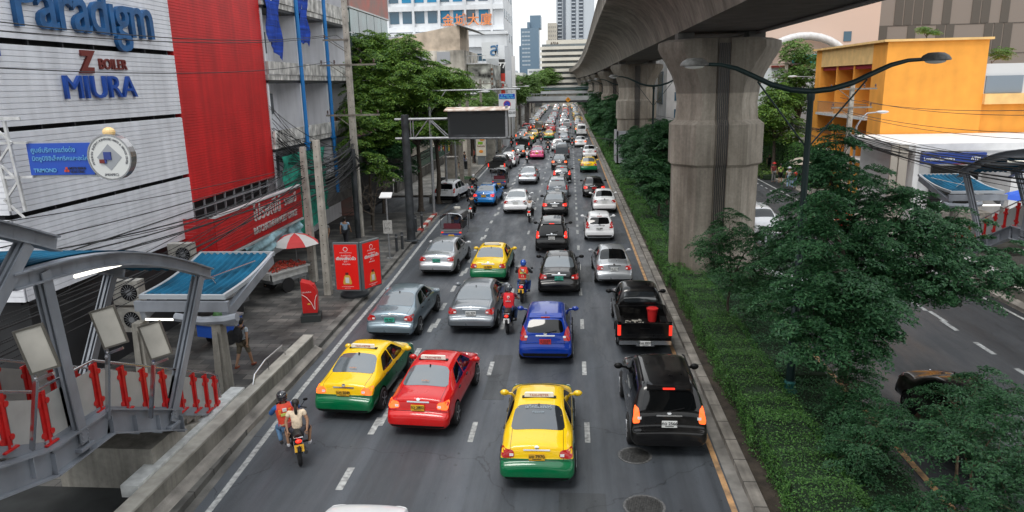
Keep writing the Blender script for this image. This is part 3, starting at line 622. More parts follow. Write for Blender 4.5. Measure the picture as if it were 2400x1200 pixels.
asph=asphalt('asphalt',(.062,.070,.081)); asph2=asphalt('asphalt_opposite',(.042,.045,.05))
def paving(name,c1,c2,cm,sc,w=.5,h=.25,mort=.012):
    m=bpy.data.materials.new(name); m.use_nodes=True; t=m.node_tree; N=t.nodes; L=t.links; b=N['Principled BSDF']
    tc=N.new('ShaderNodeTexCoord'); br=N.new('ShaderNodeTexBrick'); br.inputs['Color1'].default_value=(*c1,1); br.inputs['Color2'].default_value=(*c2,1); br.inputs['Mortar'].default_value=(*cm,1)
    br.inputs['Scale'].default_value=sc; br.inputs['Brick Width'].default_value=w; br.inputs['Row Height'].default_value=h; br.inputs['Mortar Size'].default_value=mort; br.inputs['Bias'].default_value=-.1; L.new(tc.outputs['Object'],br.inputs[0])
    n=N.new('ShaderNodeTexNoise'); n.inputs['Scale'].default_value=.7; n.inputs['Detail'].default_value=8; n.inputs['Roughness'].default_value=.7; L.new(tc.outputs['Object'],n.inputs['Vector'])
    r=N.new('ShaderNodeMapRange'); r.inputs[1].default_value=.38; r.inputs[2].default_value=.62; r.inputs[3].default_value=.4; r.inputs[4].default_value=1.35; L.new(n.outputs[0],r.inputs[0])
    x=N.new('ShaderNodeMix'); x.data_type='RGBA'; x.blend_type='MULTIPLY'; x.inputs[0].default_value=1; L.new(br.outputs[0],x.inputs[6]); L.new(r.outputs[0],x.inputs[7]); L.new(x.outputs[2],b.inputs['Base Color'])
    r2=N.new('ShaderNodeMapRange'); r2.inputs[3].default_value=.4; r2.inputs[4].default_value=.85; L.new(n.outputs[0],r2.inputs[0]); L.new(r2.outputs[0],b.inputs['Roughness'])
    bp=N.new('ShaderNodeBump'); bp.inputs['Strength'].default_value=.5; bp.inputs['Distance'].default_value=.01; bp.invert=True; L.new(br.outputs['Fac'],bp.inputs['Height']); L.new(bp.outputs[0],b.inputs['Normal'])
    return m
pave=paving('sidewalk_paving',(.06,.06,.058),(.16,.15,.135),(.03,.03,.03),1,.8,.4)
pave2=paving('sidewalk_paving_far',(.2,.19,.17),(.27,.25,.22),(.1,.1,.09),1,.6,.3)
conc=mat('concrete_kerb',(.24,.22,.195),.85,noise=(1.5,.45),bump=(30,.4),streak=((6,.6,6),.35)); concd=mat('concrete_dark',(.13,.125,.115),.9,noise=(1.2,.5),bump=(25,.4))
paintw=mat('road_paint_white',(.42,.43,.42),.7,noise=(7,.22),col2=(.22,.22,.22)); painty=mat('road_paint_yellow',(.48,.27,.12),.75,noise=(3,.35),col2=(.28,.19,.12)); soil=mat('soil',(.045,.035,.026),.95,noise=(3,.5),bump=(20,.8))
base=structure(MB().b2(-1500,1500,-60,3000,-.4,-.06).build('ground',mat('ground_grey',(.14,.14,.13),.9,noise=(.05,.3))))
kr=lambda Y:3.85+shift(Y)
structure(strip('r',lambda Y:-16,lambda Y:kr(Y)+.05,0,asph,nx=1).build('road',asph))
structure(strip('r',lambda Y:7.5+shift(Y),lambda Y:26,-.004,asph2).build('opposite_road',asph2))
structure(strip('g',lambda Y:kr(Y)-.28,lambda Y:kr(Y)+.02,.004,conc).build('gutter',mat('gutter_concrete',(.2,.19,.175),.8,noise=(2,.4)))) 
curb('median_kerb',lambda Y:kr(Y),lambda Y:kr(Y)+.28,-.02,.17,conc)
curb('median_kerb',lambda Y:7.45+shift(Y),lambda Y:7.75+shift(Y),-.02,.17,concd)
structure(strip('m',lambda Y:kr(Y)+.27,lambda Y:7.46+shift(Y),.12,soil).build('median_soil',soil))
# left pavement in pieces, broken by a driveway and a side street
def ysr(a,b): return [a]+[y for y in YS if a<y<b]+[b]
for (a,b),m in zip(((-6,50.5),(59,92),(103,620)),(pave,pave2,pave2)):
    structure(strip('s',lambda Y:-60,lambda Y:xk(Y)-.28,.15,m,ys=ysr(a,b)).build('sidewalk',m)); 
    if a>50: structure(MB().b2(-60,xk(a)-.05,a-.05,a,-.02,.16).build('kerb',conc))
    if b<600: structure(MB().b2(-60,xk(b)-.05,b,b+.05,-.02,.16).build('kerb',conc))
    curb('kerb',lambda Y:xk(Y)-.3,lambda Y:xk(Y),-.02,.16,concd if a<0 else conc,ys=ysr(a,b))
structure(strip('s',lambda Y:xk(Y),lambda Y:xk(Y)+.22,.004,concd).build('gutter_left',concd))
redp=mat('kerb_red',(.35,.05,.035),.7,noise=(6,.3)); whp=mat('kerb_white',(.5,.48,.44),.7,noise=(6,.3))
for n0,(Y0,Y1,c) in enumerate(((44,50.5,0),(59.1,67,1),(85,92,1),(103,110,1))):
    for k,mm in enumerate((redp,whp)):
        mb=MB(); y=Y0+k*.9
        while y<Y1:
            y2=min(y+.9,Y1); xa,xb=xk(y),xk(y2); mb.add([(xa-.29,y,.164),(xa+.004,y,.164),(xb+.004,y2,.164),(xb-.29,y2,.164),(xa+.004,y,.0),(xb+.004,y2,.0)],[(0,1,2,3),(1,4,5,2)]); y+=1.8
        structure(mb.build('kerb_paint',mm))
rp=strip('s',lambda Y:19,lambda Y:60,.15,pave2); structure(rp.build('opposite_sidewalk',paving('forecourt',(.17,.165,.15),(.2,.19,.17),(.09,.09,.085),1,2.5,2.5,.01)))
curb('kerb_opposite',lambda Y:interp(Y,[0,60,90],[17.1,18.3,18.6]),lambda Y:19.02,-.02,.16,conc)
# markings
mb=MB()
def dash(X,Y,L=1.15,w=.14,z=.006):
    s0,s1=shift(Y),shift(Y+L); mb.add([(X-w/2+s0,Y,z),(X+w/2+s0,Y,z),(X+w/2+s1,Y+L,z),(X-w/2+s1,Y+L,z)],[(0,1,2,3)])
for k in range(-2,130):
    Y=17.0+k*4.42; dash(.40,Y); dash(-2.64,Y-.1)
    if Y>40: dash(.40,Y+2.2,.7)
for k in range(-3,60):
    Y=14.5+k*2.95*.92; dash(-5.36,Y,1.0,.17); 
    if k%3==1: dash(-5.24,Y+.5,1.1,.15,.0065)
for k in range(30,110): dash(-5.5,14.5+k*2.7,1.6,.3,.0068)
structure(mb.build('lane_markings',paintw))
structure(strip('e',lambda Y:xe(Y)-.02,lambda Y:xe(Y)+.13,.0062,paintw,ys=[y for y in YS if y<52]+[52]).build('edge_line',paintw))
structure(strip('e',lambda Y:xe(Y)-.02,lambda Y:xe(Y)+.13,.0062,paintw,ys=[y for y in YS if y>66]).build('edge_line',paintw))
mb=MB()
for k in range(12): Y=51+k*1.25; dash(-8.9,Y,.6,.13,.0064)
structure(mb.build('driveway_line',paintw))
structure(strip('y',lambda Y:3.40+shift(Y),lambda Y:3.53+shift(Y),.0062,painty).build('yellow_line',painty))
structure(strip('y',lambda Y:8.0+shift(Y),lambda Y:8.16+shift(Y),.0062,painty).build('yellow_line',painty))
mb=MB()
for k in range(-2,60):
    Y=14.2+k*2.35; dash(13.9,Y,1.15,.17,.004); 
    if k>=5 and k<9: dash(14.0,Y+1,1.3,.16,.0045)
structure(mb.build('lane_markings_opposite',paintw))
structure(strip('e',lambda Y:16.75+Y*.004,lambda Y:16.88+Y*.004,.0035,paintw).build('edge_line_opposite',paintw))
mb=MB()
for k in range(20): mb.b2(16.3,16.42,56+k*1.5,56.7+k*1.5,0,.004)
structure(mb.build('bay_marks',paintw))
# manholes
def manhole(px,py,lab,r=.42):
    x,y,_=G(px,py); t=thing('manhole_cover',lab,'manhole cover',(x,y,0))
    q=MB(); q.lathe([(r,.0),(r,.014),(r-.05,.014),(r-.05,.009),(.001,.009)],seg=28); q.build('rim',mat('iron_rim',(.12,.12,.12),.6,.3,noise=(20,.4)),t)
    q=MB(); q.lathe([(r-.055,.0),(r-.055,.012),(.001,.012)],seg=28)
    n=9
    for i in range(-n,n+1):
        for j in range(-n,n+1):
            a,b=i*.038,j*.038
            if a*a+b*b<(r-.08)**2: q.box(a,b,.014,.02,.02,.012,R(45))
    q.build('lid',mat('cast_iron',(.07,.07,.068),.55,.5,noise=(15,.4)),t)
manhole(1488,1068,'round iron manhole cover behind the large black car near the kerb'); manhole(1510,1188,'round iron manhole cover nearest the camera cut by the bottom of the photo',.46)
# ---------------- viaduct ----------------
def cmat(name,base,dark):
    m=bpy.data.materials.new(name); m.use_nodes=True; t=m.node_tree; N=t.nodes; L=t.links; b=N['Principled BSDF']; b.inputs['Roughness'].default_value=.85
    tc=N.new('ShaderNodeTexCoord'); out=None
    for sc,vec,det,a,b_ in((.8,(1,1,.35),6,.3,.72),(.5,(1,1,.5),8,.35,.7),(8,(1,1,1),4,.1,.8),(1,(3.2,3.2,.1),5,.30,.55)):
        n=N.new('ShaderNodeTexNoise'); n.inputs['Scale'].default_value=sc; n.inputs['Detail'].default_value=det; n.inputs['Roughness'].default_value=.65
        mp=N.new('ShaderNodeMapping'); mp.inputs['Scale'].default_value=vec; L.new(tc.outputs['Object'],mp.inputs[0]); L.new(mp.outputs[0],n.inputs['Vector'])
        r=N.new('ShaderNodeMapRange'); r.inputs[1].default_value=a; r.inputs[2].default_value=b_; L.new(n.outputs[0],r.inputs[0])
        x=N.new('ShaderNodeMix'); x.data_type='RGBA'; L.new(r.outputs[0],x.inputs[0])
        if out is None: x.inputs[6].default_value=(*dark,1); x.inputs[7].default_value=(*base,1); out=x.outputs[2]
        else:
            x.inputs[6].default_value=(.72,.72,.71,1); x.inputs[7].default_value=(1.12,1.12,1.12,1)
            y=N.new('ShaderNodeMix'); y.data_type='RGBA'; y.blend_type='MULTIPLY'; y.inputs[0].default_value=1; L.new(out,y.inputs[6]); L.new(x.outputs[2],y.inputs[7]); out=y.outputs[2]
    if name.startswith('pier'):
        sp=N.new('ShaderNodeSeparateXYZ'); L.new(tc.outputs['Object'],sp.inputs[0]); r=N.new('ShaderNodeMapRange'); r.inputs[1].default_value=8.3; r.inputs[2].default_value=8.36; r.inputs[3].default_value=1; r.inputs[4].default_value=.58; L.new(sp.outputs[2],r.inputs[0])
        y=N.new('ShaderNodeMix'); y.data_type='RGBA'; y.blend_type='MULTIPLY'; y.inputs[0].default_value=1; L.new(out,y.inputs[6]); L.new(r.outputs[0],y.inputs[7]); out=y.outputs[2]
    L.new(out,b.inputs['Base Color']); bp=N.new('ShaderNodeBump'); bp.inputs['Strength'].default_value=.3; bp.inputs['Distance'].default_value=.02; L.new(n.outputs[0],bp.inputs['Height']); L.new(bp.outputs[0],b.inputs['Normal']); return m
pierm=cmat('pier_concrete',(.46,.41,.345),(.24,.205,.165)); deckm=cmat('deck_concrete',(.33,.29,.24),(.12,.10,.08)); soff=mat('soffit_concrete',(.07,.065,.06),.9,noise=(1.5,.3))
def ccx(Y): return interp(Y,[-40,60,110,160,210,280,350,420,500,600],[6.5,6.5,6.7,6.6,6.2,4.5,0,-9,-28,-60])
def pier_mb():
    prof=[(-.3,1.87,1.4),(5.15,1.87,1.4),(5.28,2.0,1.5),(7.0,2.0,1.5),(7.2,1.78,1.3),(7.9,1.72,1.25),(8.6,1.80,1.25),(9.1,1.98,1.25),(9.6,2.25,1.25),(10.0,2.5,1.25),(10.25,2.62,1.25),(10.5,2.6,1.25),(10.62,2.2,1.2)]
    v=[];f=[]
    for z,hx,hy in prof:
        ch=1.0; g=.28
        ring=[(-hx,-hy+ch),(-hx+ch*.9,-hy),(-g,-hy),(-g+.04,-hy+.1),(g-.04,-hy+.1),(g,-hy),(hx-ch*.9,-hy),(hx,-hy+ch),(hx,hy-ch),(hx-ch*.9,hy),(-hx+ch*.9,hy),(-hx,hy-ch)]
        v+=[(x,y,z) for x,y in ring]
    n=12
    for j in range(len(prof)-1):
        for k in range(n): f.append((j*n+k,j*n+(k+1)%n,(j+1)*n+(k+1)%n,(j+1)*n+k))
    f.append(tuple(range(n-1,-1,-1))); f.append(tuple((len(prof)-1)*n+k for k in range(n))); return MB().add(v,f)
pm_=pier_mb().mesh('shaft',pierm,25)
pb=MB()
for k in range(6): pb.tube([(-.2+k*.08,-1.5,.2),(-.2+k*.08,-1.5,5.1),(-.2+k*.08,-1.62,5.3),(-.2+k*.08,-1.62,7.0),(-.2+k*.08,-1.36,7.3),(-.2+k*.08,-1.33,10.4)],.026,5)
pbm=pb.mesh('drain_pipes',mat('pipe_dark',(.03,.03,.03),.6),40)
brm=[MB().b2(s*1.5-.35,s*1.5+.35,-.5,.5,10.6,11.02).mesh('bearing',concd) for s in(-1,1)]
PY=[-9,33.5,76,118.5,161,203.5,246,288.5,331,373.5,416,458.5]
ordn=['behind the camera','nearest','second','third','fourth','fifth','sixth','seventh','eighth','ninth','tenth','eleventh']
for i,Y in enumerate(PY[1:],1):
    x=ccx(Y)-.1; dx=(ccx(Y+5)-ccx(Y-5))/10
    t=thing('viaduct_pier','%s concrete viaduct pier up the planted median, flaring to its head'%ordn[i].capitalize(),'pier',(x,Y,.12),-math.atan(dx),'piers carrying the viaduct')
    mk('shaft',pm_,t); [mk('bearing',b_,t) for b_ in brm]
    if Y<200: mk('drain_pipes',pbm,t)
sec=[(-1.95,11.02),(-2.02,11.25),(-2.2,11.75),(-2.5,12.25),(-2.95,12.7),(-3.5,13.0),(-4.1,13.18),(-4.6,13.25),(-4.68,13.32),(-4.68,14.45),(-4.72,14.5),(-4.72,14.62),(-4.45,14.62),(-4.45,13.7)]
sec=sec+[(-x,z) for x,z in sec[::-1]]
YD=list(np.arange(-40,240,4))+list(np.arange(240,600,6)); v=[];f=[]; n=len(sec)
for Y in YD:
    d=(ccx(Y+1)-ccx(Y-1))/2; L_=math.hypot(1,d); nx,ny=1/L_,-d/L_; cx=ccx(Y)
    dz=.35*math.sin(max(0,Y-70)/38)*(Y>70)*0
    for a,z in sec: v.append((cx+a*nx,Y+a*ny,z+dz))
for j in range(len(YD)-1):
    for k in range(n): f.append((j*n+k,j*n+(k+1)%n,(j+1)*n+(k+1)%n,(j+1)*n+k))
f+=[tuple(range(n)),tuple((len(YD)-1)*n+k for k in range(n))]
mb=MB().add(v,f); 
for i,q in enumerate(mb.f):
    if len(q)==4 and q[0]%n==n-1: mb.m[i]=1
vd=thing('viaduct','long curving concrete railway viaduct crossing the top right','viaduct')
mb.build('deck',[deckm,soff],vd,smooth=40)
q=MB()
for Y in np.arange(-38,230,21.2):
    cx=ccx(Y)
    q.prism([(cx+a*1.002,Y,z) for a,z in sec[:9]],(0,.05,0))
# parapet top rail
q=MB(); q.tube([(ccx(Y)-4.6,Y,14.95) for Y in YD[:90]],.04,6)
for Y in np.arange(-30,240,3): q.beam((ccx(Y)-4.6,Y,14.6),(ccx(Y)-4.6,Y,14.95),.04,.04)
q.build('parapet_rail',mat('rail_grey',(.3,.3,.3),.5,.5),vd)
q=MB()
q.tube([(ccx(Y)+1.4,Y,10.95) for Y in YD[:80]],.07,6); q.build('service_pipe',mat('pipe_grey',(.2,.2,.2),.6),vd)

# the footbridge the photo is taken from (behind and below the camera)
b=thing('footbridge','footbridge deck the photo is taken from, outside the frame','footbridge',(0,-2,0)); q=MB(); q.b2(-14,20,-5.4,-.4,6.6,7.3); q.build('deck',concd,b,None).location=(0,2,0)
q=MB(); q.b2(-14,20,-.5,-.4,7.3,8.3); q.b2(-14,20,-5.4,-5.3,7.3,8.3); q.build('parapet',concd,b,None).location=(0,2,0)
q=MB(); q.b2(-14,-8.4,-3.5,3.5,6.0,6.5); q.build('landing',concd,b,None).location=(0,2,0)
structure(MB().b2(-15,-9.35,2,14.1,.14,.154).build('stair_shade_floor',mat('painted_shade_black',(.018,.02,.02),.8,noise=(2,.4))))  # near-black patch paints the footbridge shadow onto the ground under the stairs

mb=MB(); rk=random.Random(6)
for k in range(0,110):
    Y=9+k*1.0; a=kr(Y); mb.b2(a-.003,a+.283,Y,Y+.025,0,.1735)
    if not 50<Y<59.5: a=xk(Y); mb.b2(a-.303,a+.003,Y,Y+.025,0,.1635)
structure(mb.build('kerb_joints',mat('joint_dark',(.04,.038,.035),.9)))
mb=MB()
for k in range(16):
    x,y=rk.uniform(-8,3),rk.uniform(13,60); w_,l=rk.uniform(.5,1.2),rk.uniform(1,4); mb.b2(x,x+w_,y,y+l,.0,.0035)
structure(mb.build('road_patches',asphalt('asphalt_patch',(.045,.05,.055))))
# ---------------- buildings, left ----------------
clad=mat('white_cladding',(.74,.75,.79),.5,noise=(.6,.10),streak=((3,3,.15),.12)); claddk=mat('dark_void',(.012,.012,.014),.9)
redclad=mat('red_cladding',(.62,.018,.02),.5,noise=(.7,.15),streak=((2.5,2.5,.12),.22)); whitetrim=mat('white_trim',(.6,.6,.6),.5,noise=(3,.15))
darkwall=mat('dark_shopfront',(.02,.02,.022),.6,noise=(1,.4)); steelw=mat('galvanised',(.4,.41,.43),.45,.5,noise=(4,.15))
def boards(mb,x,y0,y1,z0,z1,p=.155,t=.03,gap=.014,mi=0):
    z=z0
    while z<z1-.01:
        mb.b2(x,x+t,y0,y1,z,min(z+p-gap,z1),mi); z+=p
b=thing('office_building','white slatted showroom building with large letters on its side wall','building',(-15,22,0))
def loc(o,dx,dy,dz=0): o.location=(dx,dy,dz); return o
def add(parent,name,mb,m,smooth=None):
    o=mb.build(name,m,parent,smooth); o.location=(-parent.location.x,-parent.location.y,-parent.location.z); return o
W_=MB(); W_.b2(-34,-15.3,18.0,27.2,3.3,20.5); add(b,'core_wall',W_,claddk)
bands=[(3.42,5.72),(5.86,8.04),(8.18,10.34),(10.5,12.8),(12.95,15.2),(15.3,17.6)]
for z0,z1 in bands:
    q=MB(); boards(q,-15.08,18.0,27.2,z0,z1); q.b2(-15.12,-15.085,18.02,27.18,z0,z1)
    # return face toward the camera
    z=z0
    while z<z1-.01: q.b2(-34,-15.08,17.92,17.95,z,min(z+.141,z1)); z+=.155
    q.b2(-34,-15.1,17.955,18.0,z0,z1); add(b,'cladding_band',q,clad)
q=MB(); q.b2(-34,-15.4,18.4,27.2,.15,3.3); add(b,'ground_floor',q,darkwall)
q=MB()
for k in range(7): q.b2(-15.3,-15.125,18.3+k*1.42,18.36+k*1.42,3.3,12.9)
add(b,'cladding_frame',q,mat('frame_dark',(.03,.03,.035),.6))
def wsign(name,s,size,m,yc,zc,x=-15.03,ext=.05,par=b,**k):
    o=text(name,s,size,m,par,(x,yc,zc),face=FACE_EAST,ext=ext,**k); o.location=-par.location; return o
blue1=mat('letter_blue',(.012,.10,.27),.4,noise=(3,.3)); blue2=mat('letter_bright_blue',(.01,.07,.36),.4); redl=mat('letter_dark_red',(.16,.02,.015),.5)
wsign('lettering','Paradıgm',2.1,blue1,22.5,11.48,ext=.07,bold=.02,sx=.95,x=-14.97,spacing=.92)
wsign('registered_mark','®',.5,blue1,25.9,12.45,ext=.03)
wsign('lettering','MIURA',1.0,blue2,22.5,9.16,ext=.05,sx=1.22,x=-14.98)
wsign('lettering','Z',.86,redl,21.95,9.93,ext=.05,bold=.05,sx=1.0,shear=.15); wsign('lettering','BOILER',.46,redl,23.3,9.9,ext=.04,bold=.006,sx=1.0)
wsign('lettering','จำกัด',.42,blue2,18.1,10.15,ext=.03,bold=.01)
# projecting sign, faces the camera
t=thing('projecting_sign','blue and white round ended sign on a white bracket beside the wall','sign',(-13.2,18,7.4))
q=MB(); q.b2(-14.28,-12.5,17.95,18.1,6.93,7.76); add(t,'blue_panel',q,mat('sign_blue',(.012,.07,.42),.35))
q=MB(); q.b2(-14.9,-12.4,17.98,18.07,7.76,7.82); q.b2(-14.9,-12.4,17.98,18.07,6.86,6.92); add(t,'frame',q,steelw)
q=MB(); q.lathe([(.60,-.10),(.60,.14),(.56,.14),(.56,.12),(.001,.12)],-11.98,18.0,7.38,28,axis='y'); add(t,'round_drum',q,mat('drum_steel',(.35,.35,.36),.25,.8),)
q=MB(); q.lathe([(.555,.125),(.555,.128),(.001,.128)],-11.98,18.0,7.38,28,axis='y'); add(t,'round_face',q,mat('sign_white',(.62,.62,.6),.4))
q=MB(); q.add([(-12.32,17.865,7.38),(-11.98,17.865,7.04),(-11.64,17.865,7.38),(-11.98,17.865,7.72),(-12.32,17.869,7.38),(-11.98,17.869,7.04),(-11.64,17.869,7.38),(-11.98,17.869,7.72)],[(0,1,2,3),(0,4,5,1),(1,5,6,2),(2,6,7,3),(3,7,4,0)]); add(t,'grey_diamond',q,mat('diamond_grey',(.3,.31,.33),.5))
q=MB(); q.box(-12.02,17.85,7.42,.2,.02,.2); q.box(-12.12,17.85,7.28,.12,.02,.1,0); add(t,'plain_figure',q,mat('fig_blue',(.03,.05,.22),.5))
q=MB(); q.box(-12.18,17.845,7.28,.14,.02,.1); add(t,'red_case',q,redl)
q=MB(); q.sph((-11.98,18.0,8.02),(.17,.12,.13),12,8); add(t,'sign_lamp',q,mat('lamp_amber',(.8,.55,.25),.3))
lt=mat('sign_cyan',(.12,.35,.6),.5)
def rs(s,sz,x,z,m=lt,**k): o=text('lettering',s,sz,m,t,(x,17.93,z),ext=.004,**k); o.location=-t.location
rs('ศูนย์บริการแต่งตั้ง',.17,-13.55,7.58,bold=.002); rs('มิตซูบิชิอิเล็คทริคและอะไหล่',.155,-13.35,7.36,bold=.002); rs('TRIMOND',.14,-13.85,7.05,bold=.003)
rs('MITSUBISHI',.09,-12.95,7.1,mat('sign_ink',(.02,.02,.04),.5),bold=.002); rs('ELECTRIC',.09,-12.95,7.01,mat('sign_ink',(.02,.02,.04),.5),bold=.002)
q=MB()
for a in(90,210,330): q.box(-13.25+.045*math.cos(R(a)),17.93,7.06+.045*math.sin(R(a)),.06,.01,.06)
add(t,'emblem',q,mat('emblem_red',(.5,.06,.02),.5))
for i,ch in enumerate('MITSUBISHI ELECTRIC AUTHORIZED PARTS & SERVICE CENTER'):
    a=R(200-i*220/52); o=text_mesh(ch,.075,ext=.002).copy(); o.transform(Matrix.Translation((-11.98+.47*math.cos(a),17.862,7.38+.47*math.sin(a)))@FACE_REAR@Matrix.Rotation(a-R(90),4,'Z')); o.materials.clear(); o.materials.append(MC['sign_ink'])
    if len(o.vertices): mk('rim_letter',o,t).location=-t.location
o=text('lettering','(MEAPEC)',.09,MC['sign_ink'],t,(-11.98,17.862,6.93),ext=.002); o.location=-t.location
t2=thing('sign_bracket','white steel truss bracket at the left edge holding the projecting sign','bracket',(-14.6,18,7.2))
q=MB()
for x in(-14.95,-14.55): q.beam((x-.1,17.8,8.35),(x+.05,17.8,6.0),.07,.07)
for k in range(5): q.beam((-15.05+(k%2)*.5,17.8,8.3-k*.5),(-14.55-(k%2)*.45,17.8,7.8-k*.5),.05,.05)
q.beam((-15.3,17.8,8.42),(-14.2,17.8,8.42),.05,.08); q.beam((-15.0,17.8,7.79),(-14.2,17.9,7.79),.06,.06); q.beam((-15.0,17.8,6.89),(-14.2,17.9,6.89),.06,.06)
add(t2,'truss',q,mat('bracket_white',(.5,.5,.5),.6,noise=(5,.3)))
# red slatted building
b=thing('office_building','red slatted building between the white showroom and open balconies','building',(-15,31,0))
q=MB(); q.b2(-34,-15.12,27.21,35.5,4.7,20.5); add(b,'core_wall',q,redclad)
q=MB(); boards(q,-15.1,27.2,35.45,4.7,20.3,p=.11,t=.03,gap=.012); add(b,'cladding',q,redclad)
q=MB(); q.b2(-34,-15.6,27.21,35.5,.15,4.69); add(b,'lower_storeys',q,darkwall)
q=MB()
for k in range(10): q.b2(-15.15,-15.08,27.3+k*.9,27.36+k*.9,3.6,4.7)
q.b2(-15.15,-15.05,27.2,35.4,4.35,4.42); q.b2(-15.2,-15.1,27.2,35.4,3.9,3.96); add(b,'window_frames',q,steelw)
# post office fascia
t=thing('fascia_sign','red slatted fascia with white post office lettering and white top trim','sign',(-14,31,3.4))
q=MB(); q.b2(-14.0,-13.86,26.4,35.5,2.62,4.2); add(t,'fascia_core',q,redclad)
q=MB(); boards(q,-13.85,26.4,35.5,2.64,4.2,p=.13,t=.03); z=2.64
while z<4.15: q.b2(-15.6,-13.84,26.34,26.37,z,z+.12); z+=.13
add(t,'slats',q,redclad)
q=MB(); q.b2(-14.0,-13.75,26.35,35.55,4.2,4.28); q.b2(-15,-13.78,26.4,35.5,2.5,2.6); add(t,'trim',q,whitetrim)
for s,sz,yc,zc in(('ไปรษณีย์',.95,31.3,3.72),('ราชเทวี',.6,34.0,3.75),('RATCHATHEWI POST OFFICE',.42,32.2,3.0)):
    o=text('lettering',s,sz,mat('letter_white',(.62,.6,.58),.5),t,(-13.80,yc,zc),face=FACE_EAST,ext=.02,bold=.003,sx=.9); o.location=-t.location
# air conditioners on wall
def aircon(x,y,z,lab,s=1):
    t=thing('air_conditioner',lab,'air conditioner',(x,y,z),0,'outdoor units under the white wall'); cr_=mat('aircon_cream',(.42,.4,.36),.5,noise=(6,.2))
    q=MB(); q.b2(-.45,.45,-.18,.18,0,.8*s); q.build('case',cr_,t)
    q=MB(); q.lathe([(.27,0),(.27,.02),(.25,.02),(.24,.005),(.001,.005)],.12,-.185,.42*s,22,axis='y'); q.build('fan_ring',blackp,t)
    q=MB(); q.lathe([(.09,0),(.09,.03),(.001,.03)],.12,-.19,.42*s,14,axis='y')
    for k in range(8): a=k*math.pi/8; q.beam((.12-.25*math.cos(a),-.205,.42*s-.25*math.sin(a)),(.12+.25*math.cos(a),-.205,.42*s+.25*math.sin(a)),.012,.012)
    q.build('fan_guard',steelw,t)
    q=MB()
    for k in range(9): q.b2(-.455-.012,-.45,-.16,.16,.08+k*.08,.11+k*.08)
    q.build('side_grille',blackp,t); return t
aircon(-14.35,24.8,2.75,'cream air conditioner unit below the white wall by the red fascia',1.05); aircon(-14.3,21.3,2.35,'cream air conditioner unit seen under the stair roof, upper of the pair'); aircon(-14.3,21.25,1.45,'cream air conditioner unit seen under the stair roof, lower of the pair')
# open balcony building
cw=mat('stained_white_wall',(.8,.8,.83),.8,noise=(.8,.08),streak=((4,4,.3),.12)); slab=mat('stained_slab',(.55,.53,.50),.85,noise=(2,.5),streak=((5,5,.4),.5)); blp=mat('blue_pipe',(.01,.2,.55),.4); cloth=mat('blue_cloth',(.01,.06,.42),.8,noise=(2,.2),streak=((.3,.3,9),.6)); net=mat('green_net',(.01,.22,.15),.8,noise=(3,.5))
b=thing('apartment_block','open balcony block with blue drainpipes and torn blue awnings','building',(-15,42,0))
q=MB(); q.b2(-34,-16.4,35.52,49.5,.15,20); add(b,'back_wall',q,cw)
fl=[3.3,6.35,9.75,13.3,16.8]
for z in fl:
    q=MB(); q.b2(-16.95,-14.95,35.52,49.5,z-.28,z-.02); q.b2(-15.02,-14.9,35.52,49.5,z,z+.62 if z<13 else z+.75); add(b,'balcony_slab',q,slab)
    q=MB(); q.b2(-16.95,-14.97,35.52,49.5,z-.42,z-.29); add(b,'slab_shade_strip',q,darkwall)  # dark strip stands in for the shade under each slab
for y in(35.56,39.9,44.4,48.9):
    q=MB(); q.b2(-16.9,-15.05,y,y+.16,3.3,20); add(b,'partition_wall',q,cw)
for y in(39.75,44.3):
    q=MB(); q.tube([(-14.82,y,2.6),(-14.82,y,20)],.11,8); q.b2(-14.95,-14.7,y-.14,y+.14,6.0,6.1); add(b,'drainpipe',q,blp,40)
for i,(y,z) in enumerate([(36.4,10.2),(40.7,10.2),(36.6,7.0),(40.9,6.95),(45.6,6.9),(45.6,10.3),(37,13.6),(41,13.6),(36.6,3.6)]):
    o=MB().b2(-16.43,-16.36,y,y+.9,z-.2,z+1.9).build('balcony_door',mat('balcony_void',(.03,.03,.035),.5),b,None); o.location=-b.location
    o=MB().b2(-16.43,-16.35,y+1.5,y+2.6,z+.7,z+1.8).build('window',glassgrey,b,None); o.location=-b.location
def drape(y0,y1,z0,z1,x=-14.85,m=cloth,nm='awning',sag=.25,n=10,lift=.0,seed=0):
    r_=random.Random(seed); v=[];f=[]
    for j in range(n+1):
        for i in range(n+1):
            s=i/n; t_=j/n; v.append((x+.06*math.sin(i*2.1)+.08*math.sin(j*1.3+i),lerp(y0,y1,s),lerp(z1,z0+ (sag*math.sin(s*5+seed)+r_.uniform(-.06,.06))*t_+lift*s,t_)))
    for j in range(n):
        for i in range(n): f.append((j*(n+1)+i,j*(n+1)+i+1,(j+1)*(n+1)+i+1,(j+1)*(n+1)+i))
    q=MB().add(v,f); q.add([(a-.012,b_,c) for a,b_,c in v],[tuple(reversed(k)) for k in f]); return q
add(b,'awning',drape(35.7,37.3,11.2,15.2,seed=1,sag=.12,lift=-.7),cloth,60); add(b,'awning',drape(40.1,41.4,11.6,15.0,seed=4,sag=.1,lift=-.3),cloth,60)
q=MB(); q.box(-16,36.9,4.4,.5,.6,2.0); add(b,'sheeted_bundle',drape(40.6,42.2,6.9,8.6,x=-15.9,m=cw,seed=8),mat('plastic_sheet',(.5,.5,.5),.5),60)
q=MB(); q.box(-15.7,46.2,7.1,.8,1.0,.55,.1); q.box(-15.65,46.1,7.55,.6,.7,.35,.4); q.box(-15.7,47.4,6.95,.7,.8,.4,-.2); tag(q.build('cardboard_boxes',mat('cardboard',(.32,.16,.07),.8,noise=(5,.3))),'brown cardboard boxes heaped on a balcony behind the concrete pole','boxes',kind='stuff')
